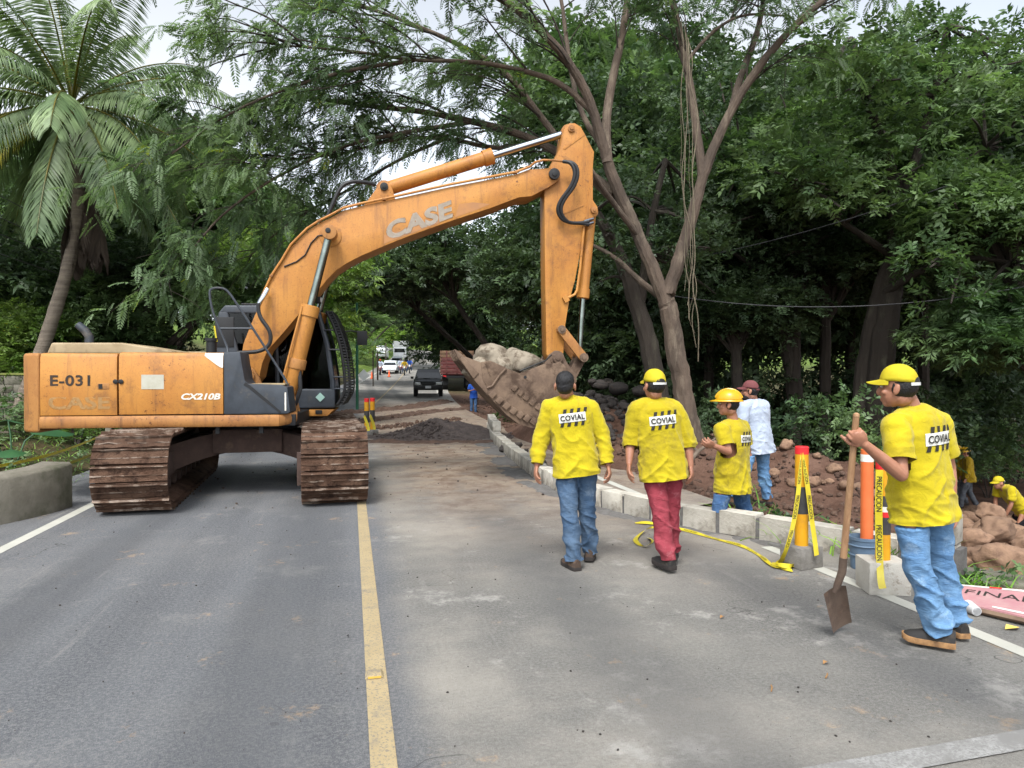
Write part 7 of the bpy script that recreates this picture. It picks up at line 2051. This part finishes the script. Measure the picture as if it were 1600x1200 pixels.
# overhead wires
def wire(name, a, c, sag, r, lab, cat='wire'):
    A_, C_ = at(*a), at(*c); b = MB(); b.tube([A_.lerp(C_, t) - Vector((0, 0, sag * 4 * t * (1 - t))) for t in np.linspace(0, 1, 17)], r, 5); tag(b.build(name, 'wire_dark'), lab, cat)
for k, (a, c, lab) in enumerate((((-40, 285, 14), (330, 455, 24), 'topmost overhead wire before the palm'), ((-40, 322, 14), (310, 455, 24), 'second overhead wire from the top before the palm'), ((-40, 350, 14), (270, 450, 24), 'third overhead wire from the top before the palm'), ((-40, 382, 14), (270, 470, 24), 'lowest overhead wire before the palm'))):
    wire('overhead_wire', a, c, .15, .009, lab)
wire('overhead_wire', (1050, 462, 15), (1640, 440, 13.5), .35, .010, 'black cable strung across the wood on the right')
wire('overhead_wire', (1100, 400, 15), (1480, 290, 13.5), .1, .007, 'thin upper cable slanting up through the wood on the right')
# ================================================================== VEHICLES AND FAR FIGURES
pm('paint_black', lin(26, 27, 30), lin(20, 21, 23), 3, .18, spec=.6); pm('paint_white', lin(214, 216, 218), lin(200, 202, 205), 3, .3, spec=.5); pm('paint_silver', lin(160, 166, 170), lin(148, 154, 158), 3, .3, spec=.6)
pm('paint_red', lin(150, 44, 40), lin(120, 36, 34), 3, .4); pm('truck_red', lin(92, 46, 42), lin(74, 36, 34), 3, .7, dirt=lin(96, 78, 66), dscale=4, damt=.6); pm('truck_wood', lin(116, 90, 68), lin(92, 70, 52), 5, .85, dirt=lin(84, 60, 46), dscale=4, damt=.6)
pm('tyre', lin(30, 30, 31), rough=.8); pm('rim_grey', lin(130, 132, 134), rough=.35, metal=.6); pm('plastic_black', lin(24, 24, 25), rough=.5); pm('car_glass', lin(20, 24, 28), rough=.06, spec=.8)
pm('headlight', lin(226, 228, 226), rough=.12, spec=.8); pm('plate_white', lin(216, 218, 220)); pm('cone_orange', lin(236, 92, 36), rough=.6); pm('pole_green', lin(36, 92, 66), lin(30, 80, 58), 5, .6); pm('sign_grey', lin(176, 180, 178), rough=.5)
def wheel(P, x, y, r, w):
    W_ = empty('wheel'); W_.parent = P; W_.location = (x, y, r)
    M = Matrix.Rotation(R(90), 3, 'Y'); b = MB(); b.lathe([(r * .62, -w / 2), (r * .94, -w / 2), (r, -w / 2 + .03), (r, w / 2 - .03), (r * .94, w / 2), (r * .62, w / 2)], n=20, M=M); b.build('tyre', 'tyre', W_)
    b = MB(); b.lathe([(.03, -w * .42), (r * .60, -w * .46), (r * .60, w * .46), (.03, w * .42)], n=16, M=M); b.build('rim', 'rim_grey', W_)
def car(nm, label, cat, loc, rz, L, W, H, paint, kind='sedan', group=None):
    """front of the car points to local -Y"""
    P = empty(nm, loc, rz); tag(P, label, cat, group)
    h0 = .30 if kind != 'pickup' else .42; hb = H * .56 if kind != 'pickup' else 1.12; r = .31 if kind != 'pickup' else .39
    f, k = -L / 2, L / 2
    side = [(f, h0 + .05), (f + .06, h0), (k - .06, h0), (k, h0 + .08), (k, hb - .06), (k - .05, hb), (f + .95, hb), (f + .10, hb - .13), (f, hb - .30)]
    b = MB(); b.prism(side, -W / 2, W / 2, 'YZ'); b.build('body', paint, P, .05, 40, 3)
    if kind == 'pickup': cab = [(f + 1.15, hb - .02), (f + 1.85, H - .03), (f + 3.05, H), (f + 3.35, hb - .02)]
    elif kind == 'van': cab = [(f + .55, hb - .02), (f + 1.0, H - .03), (k - .15, H), (k - .03, hb - .02)]
    else: cab = [(f + 1.05, hb - .02), (f + 1.75, H - .02), (f + 3.0, H), (k - .45, hb - .02)]
    rings = [[Vector((s * (W / 2 - .06 - (.16 if z > hb + .1 else 0)), y, z)) for y, z in cab] for s in (-1, 1)]
    b = MB(); b.loft(rings); b.build('cabin', paint, P, .035, 40, 2)
    (y0, z0), (y1, z1), (y2, z2), (y3, z3) = cab
    def pane(n_, a, bb): 
        q = MB(); q.add(a, [(0, 1, 2, 3)]); q.build(n_, 'car_glass', P, 0, 0)
    xi, xo = W / 2 - .30, W / 2 - .13
    dn = Vector((0, -.5, .5)).normalized() * .012
    pane('windscreen', [Vector((-xo, y0 + .10, z0 + .09)) + dn, Vector((xo, y0 + .10, z0 + .09)) + dn, Vector((xi, y1 - .04, z1 - .06)) + dn, Vector((-xi, y1 - .04, z1 - .06)) + dn], 0)
    pane('rear_window', [Vector((xo, y3 - .06, z3 + .12)) - dn * Vector((0, 1, -1)).y, Vector((-xo, y3 - .06, z3 + .12)) + Vector((0, .012, .01)), Vector((-xi, y2 + .05, z2 - .08)) + Vector((0, .012, .01)), Vector((xi, y2 + .05, z2 - .08)) + Vector((0, .012, .01))], 0)
    for s in (-1, 1):
        X0, X1 = s * (W / 2 - .055), s * (W / 2 - .205)
        pane('side_window', [Vector((X0, y0 + .30, z0 + .07)), Vector((X0, y3 - .25, z0 + .07)), Vector((X1, y2 - .05, z2 - .08)), Vector((X1, y1 + .06, z1 - .07))], 0)
        b = MB(); b.box((s * (W / 2 - .26), f + .035, hb - .27), (.36, .12, .16)); b.build('headlight', 'headlight', P, .02)
        b = MB(); b.box((s * (W / 2 + .11), y0 + .35, z0 + .12), (.18, .10, .15)); b.build('mirror', 'plastic_black' if kind == 'pickup' else paint, P, .02)
        wheel(P, s * (W / 2 - .12), f + .85, r, .24); wheel(P, s * (W / 2 - .12), k - .95, r, .24)
    b = MB(); b.box((0, f - .02, h0 + .16), (W * .96, .12, .24)); b.build('bumper', 'plastic_black' if kind == 'pickup' else paint, P, .03)
    b = MB(); b.box((0, f + .0, hb - .30), (W * .44, .06, .20)); b.build('grille', 'plastic_black', P, .01)
    b = MB(); b.box((0, f - .085, h0 + .20), (.36, .01, .15)); b.build('licence_plate', 'plate_white', P)
    return P
def rp(px, z): 
    x, y = col_at(px, z); return x, y, float(road_z(y))
x, y, z_ = rp(669, 47.5); car('pickup_truck', 'black pickup truck driving towards the excavator on the far road', 'pickup truck', (x, y, z_), R(-6), 5.2, 1.86, 1.80, 'paint_black', 'pickup')
x, y, z_ = rp(610, 84); car('parked_car', 'white car with yellow sign, first in the far queue', 'car', (x, y, z_), R(-8), 4.2, 1.75, 1.5, 'paint_white')
x, y, z_ = rp(621, 97); car('parked_car', 'silver car second in the far queue', 'car', (x, y, z_), R(-8), 4.4, 1.75, 1.5, 'paint_silver')
x, y, z_ = rp(597, 118); car('parked_van', 'white van at the far left of the waiting queue', 'van', (x, y, z_), R(-6), 5, 1.9, 2.2, 'paint_white', 'van')
x, y, z_ = rp(629, 150); car('parked_car', 'pale blue car topmost behind the queue at the bend', 'car', (x - 1, y, z_ + .6), R(-6), 4.4, 1.8, 1.6, 'paint_silver')
# box lorry in the queue
x, y, z_ = rp(626, 112); LQ = empty('box_lorry', (x, y, z_), R(-8)); tag(LQ, 'grey box lorry third in the far queue', 'lorry')
b = MB(); b.box((0, 1.6, 2.1), (2.1, 4.2, 2.3)); b.build('cargo_box', pm('box_grey', lin(150, 152, 150)), LQ, .03)
b = MB(); b.box((0, -1.4, 1.35), (1.95, 1.6, 1.6)); b.build('cab', 'paint_white', LQ, .12)
b = MB(); b.box((0, -2.21, 1.7), (1.6, .02, .6)); b.build('windscreen', 'car_glass', LQ)
for s in (-1, 1):
    wheel(LQ, s * .85, -1.3, .42, .28); wheel(LQ, s * .85, 2.6, .42, .28)
    b = MB(); b.box((s * .72, -2.22, .95), (.3, .03, .2)); b.build('headlight', 'headlight', LQ)
# stake-bed truck seen from behind on the right shoulder
x, y = col_at(714, 55); gz_ = float(ground_z(x, y)) + .1; TRK = empty('stake_truck', (x, y, gz_), R(-7)); tag(TRK, 'red stake-bed truck seen from behind on the right shoulder', 'truck')
b = MB(); b.box((0, 3.2, 1.0), (2.3, 6.6, .22)); b.build('chassis', 'plastic_black', TRK, .02)
b = MB(); b.box((0, 2.4, 1.28), (2.5, 5.2, .16)); b.build('bed', 'truck_red', TRK, .01)
for s in (-1, 1):
    for k in range(6):
        b = MB(); b.box((s * 1.23, 2.4, 1.50 + k * .28), (.06, 5.2, .23)); b.build('plank', 'truck_red' if k % 2 == 0 else 'truck_wood', TRK, .008)
    for k in range(6):
        b = MB(); b.box((s * 1.275, .0 + k * .96, 2.15), (.05, .10, 1.75)); b.build('stake', 'truck_wood', TRK, .006)
for k in range(6):
    b = MB(); b.box((0, -.20, 1.50 + k * .28), (2.44, .06, .24)); b.build('plank', 'truck_red' if k < 4 else 'truck_wood', TRK, .008)
for xx in (-.8, 0, .8):
    b = MB(); b.box((xx, -.245, 2.15), (.10, .04, 1.7)); b.build('stake', 'truck_red', TRK, .006)
b = MB(); b.box((0, 5.9, 1.9), (2.2, 1.6, 1.9)); b.build('cab', 'paint_red', TRK, .12)
for s in (-1, 1):
    for yy in (1.0, 2.1, 5.9): wheel(TRK, s * .92, yy, .48, .42)
    b = MB(); b.box((s * .95, -.22, 1.05), (.22, .05, .12)); b.build('tail_light', 'band_red', TRK)
    b = MB(); b.box((s * .92, .25, .62), (.5, .02, .5)); b.build('mud_flap', 'plastic_black', TRK)
# motorcycles with riders in the queue
def motorbike(px, z, lab, rz, col):
    x, y, z_ = rp(px, z); P = empty('motorcycle', (x, y, z_), R(rz)); tag(P, lab + ' in the far queue', 'motorcycle')
    M = Matrix.Rotation(R(90), 3, 'Y')
    for yy in (-.65, .65):
        b = MB(); b.lathe([(.20, -.05), (.30, -.05), (.30, .05), (.20, .05)], (0, yy, .30), 18, M); b.build('wheel', 'tyre', P)
    b = MB(); b.prism([(-.45, .72), (-.30, .92), (.05, .86), (.55, .84), (.75, .92), (.6, .70), (.15, .45), (-.2, .42)], -.13, .13, 'YZ'); b.build('frame', col, P, .04)
    b = MB(); b.box((0, .32, .89), (.24, .62, .09)); b.build('saddle', 'plastic_black', P, .03)
    b = MB(); b.tube([(0, -.65, .30), (0, -.48, .75), (0, -.40, 1.02)], .03, 8); b.tube([(-.36, -.30, 1.06), (0, -.42, 1.03), (.36, -.30, 1.06)], .016, 8); b.build('fork', 'rim_grey', P)
    b = MB(); b.lathe([(.02, -.05), (.09, -.04), (.10, .02)], (0, -.58, .90), 14, Matrix.Rotation(R(90), 3, 'X')); b.build('headlight', 'headlight', P)
    return P
def rider(px, z, rz, lab, shirt, helm):
    x, y, z_ = rp(px, z); Mz = Matrix.Rotation(R(rz), 3, 'Z')
    L = dict(pel=(0, .28, 1.0), nek=(0, .16, 1.5), head=(0, .10, 1.63), shL=(-.18, .14, 1.45), shR=(.18, .14, 1.45), elL=(-.30, -.05, 1.25), elR=(.30, -.05, 1.25), wrL=(-.34, -.25, 1.12), wrR=(.34, -.25, 1.12), hipL=(-.12, .24, .98), hipR=(.12, .24, .98), knL=(-.24, -.14, .82), knR=(.24, -.14, .82), anL=(-.22, .05, .40), anR=(.22, .05, .40))
    person(lab, (x, y, z_), R(rz) + math.pi, {k: Vector((x, y, z_)) + Mz @ Vector(v) for k, v in L.items()}, shirt, 'jeans_mid', SK, voxel=.03, gear='helmet', gear_mat=helm, feet=(R(rz) + math.pi,) * 2, folds=.3)
pm('helmet_dark', lin(40, 42, 48), rough=.25); pm('helmet_red', lin(180, 40, 40), rough=.25)
for px, z, lab, col, sh, hm in ((632, 80, 'dark motorcycle nearest the centre line', 'paint_black', 'shirt_ochre', 'helmet_dark'), (640, 84, 'black motorcycle beyond the centre line', 'plastic_black', 'shirt_blue', 'helmet_dark'), (594, 80, 'red motorcycle at the left verge', 'paint_red', 'shirt_white', 'helmet_red'), (626, 83, 'motorcycle between the white car and the centre line', 'paint_red', 'shirt_white', 'helmet_dark')):
    motorbike(px, z, lab, -6, col); rider(px, z, -6, 'rider astride the ' + lab, sh, hm)
# road worker-side cones before the queue, verge poles
for px, z, lab in ((608, 76, 'orange traffic cone before the first white car'), (581, 72, 'orange traffic cone at the left verge, nearest of the two')):
    x, y, z_ = rp(px, z); cn = empty('traffic_cone', (x, y, z_)); tag(cn, lab, 'cone')
    b = MB(); b.lathe([(.15, .03), (.12, .10), (.035, .72), (.02, .74)], n=14); b.build('cone', 'cone_orange', cn)
    b = MB(); b.box((0, 0, .02), (.38, .38, .04)); b.build('base', 'plastic_black', cn)
for px, top, z, r, mat, nm, lab in ((558, 470, 33, .07, 'pole_green', 'sign_post', 'green metal post at the left verge beyond the cab'), (590, 548, 70, .09, 'bark_dark', 'utility_pole', 'dark timber pole at the left verge before the queue'), (583, 545, 60, .06, 'bark_dark', 'fence_pole', 'thin dark pole at the left verge, nearest of the timber poles'), (603, 535, 100, .10, 'bark_palm', 'utility_pole', 'grey utility pole behind the white van')):
    x, y = col_at(px, z); gz_ = float(ground_z(x, y)); P = empty(nm, (x, y, gz_ - .1)); tag(P, lab, 'pole')
    b = MB(); b.tube([(0, 0, 0), (0, 0, at(px, top, z).z - gz_)], [r, r * .8], 10); b.build('shaft', mat, P)
    if nm == 'sign_post':
        b = MB(); b.box((.3, -.1, 1.75), (.40, .02, .40), Matrix.Rotation(R(45), 3, 'Y')); b.build('sign_plate', 'sign_grey', P)
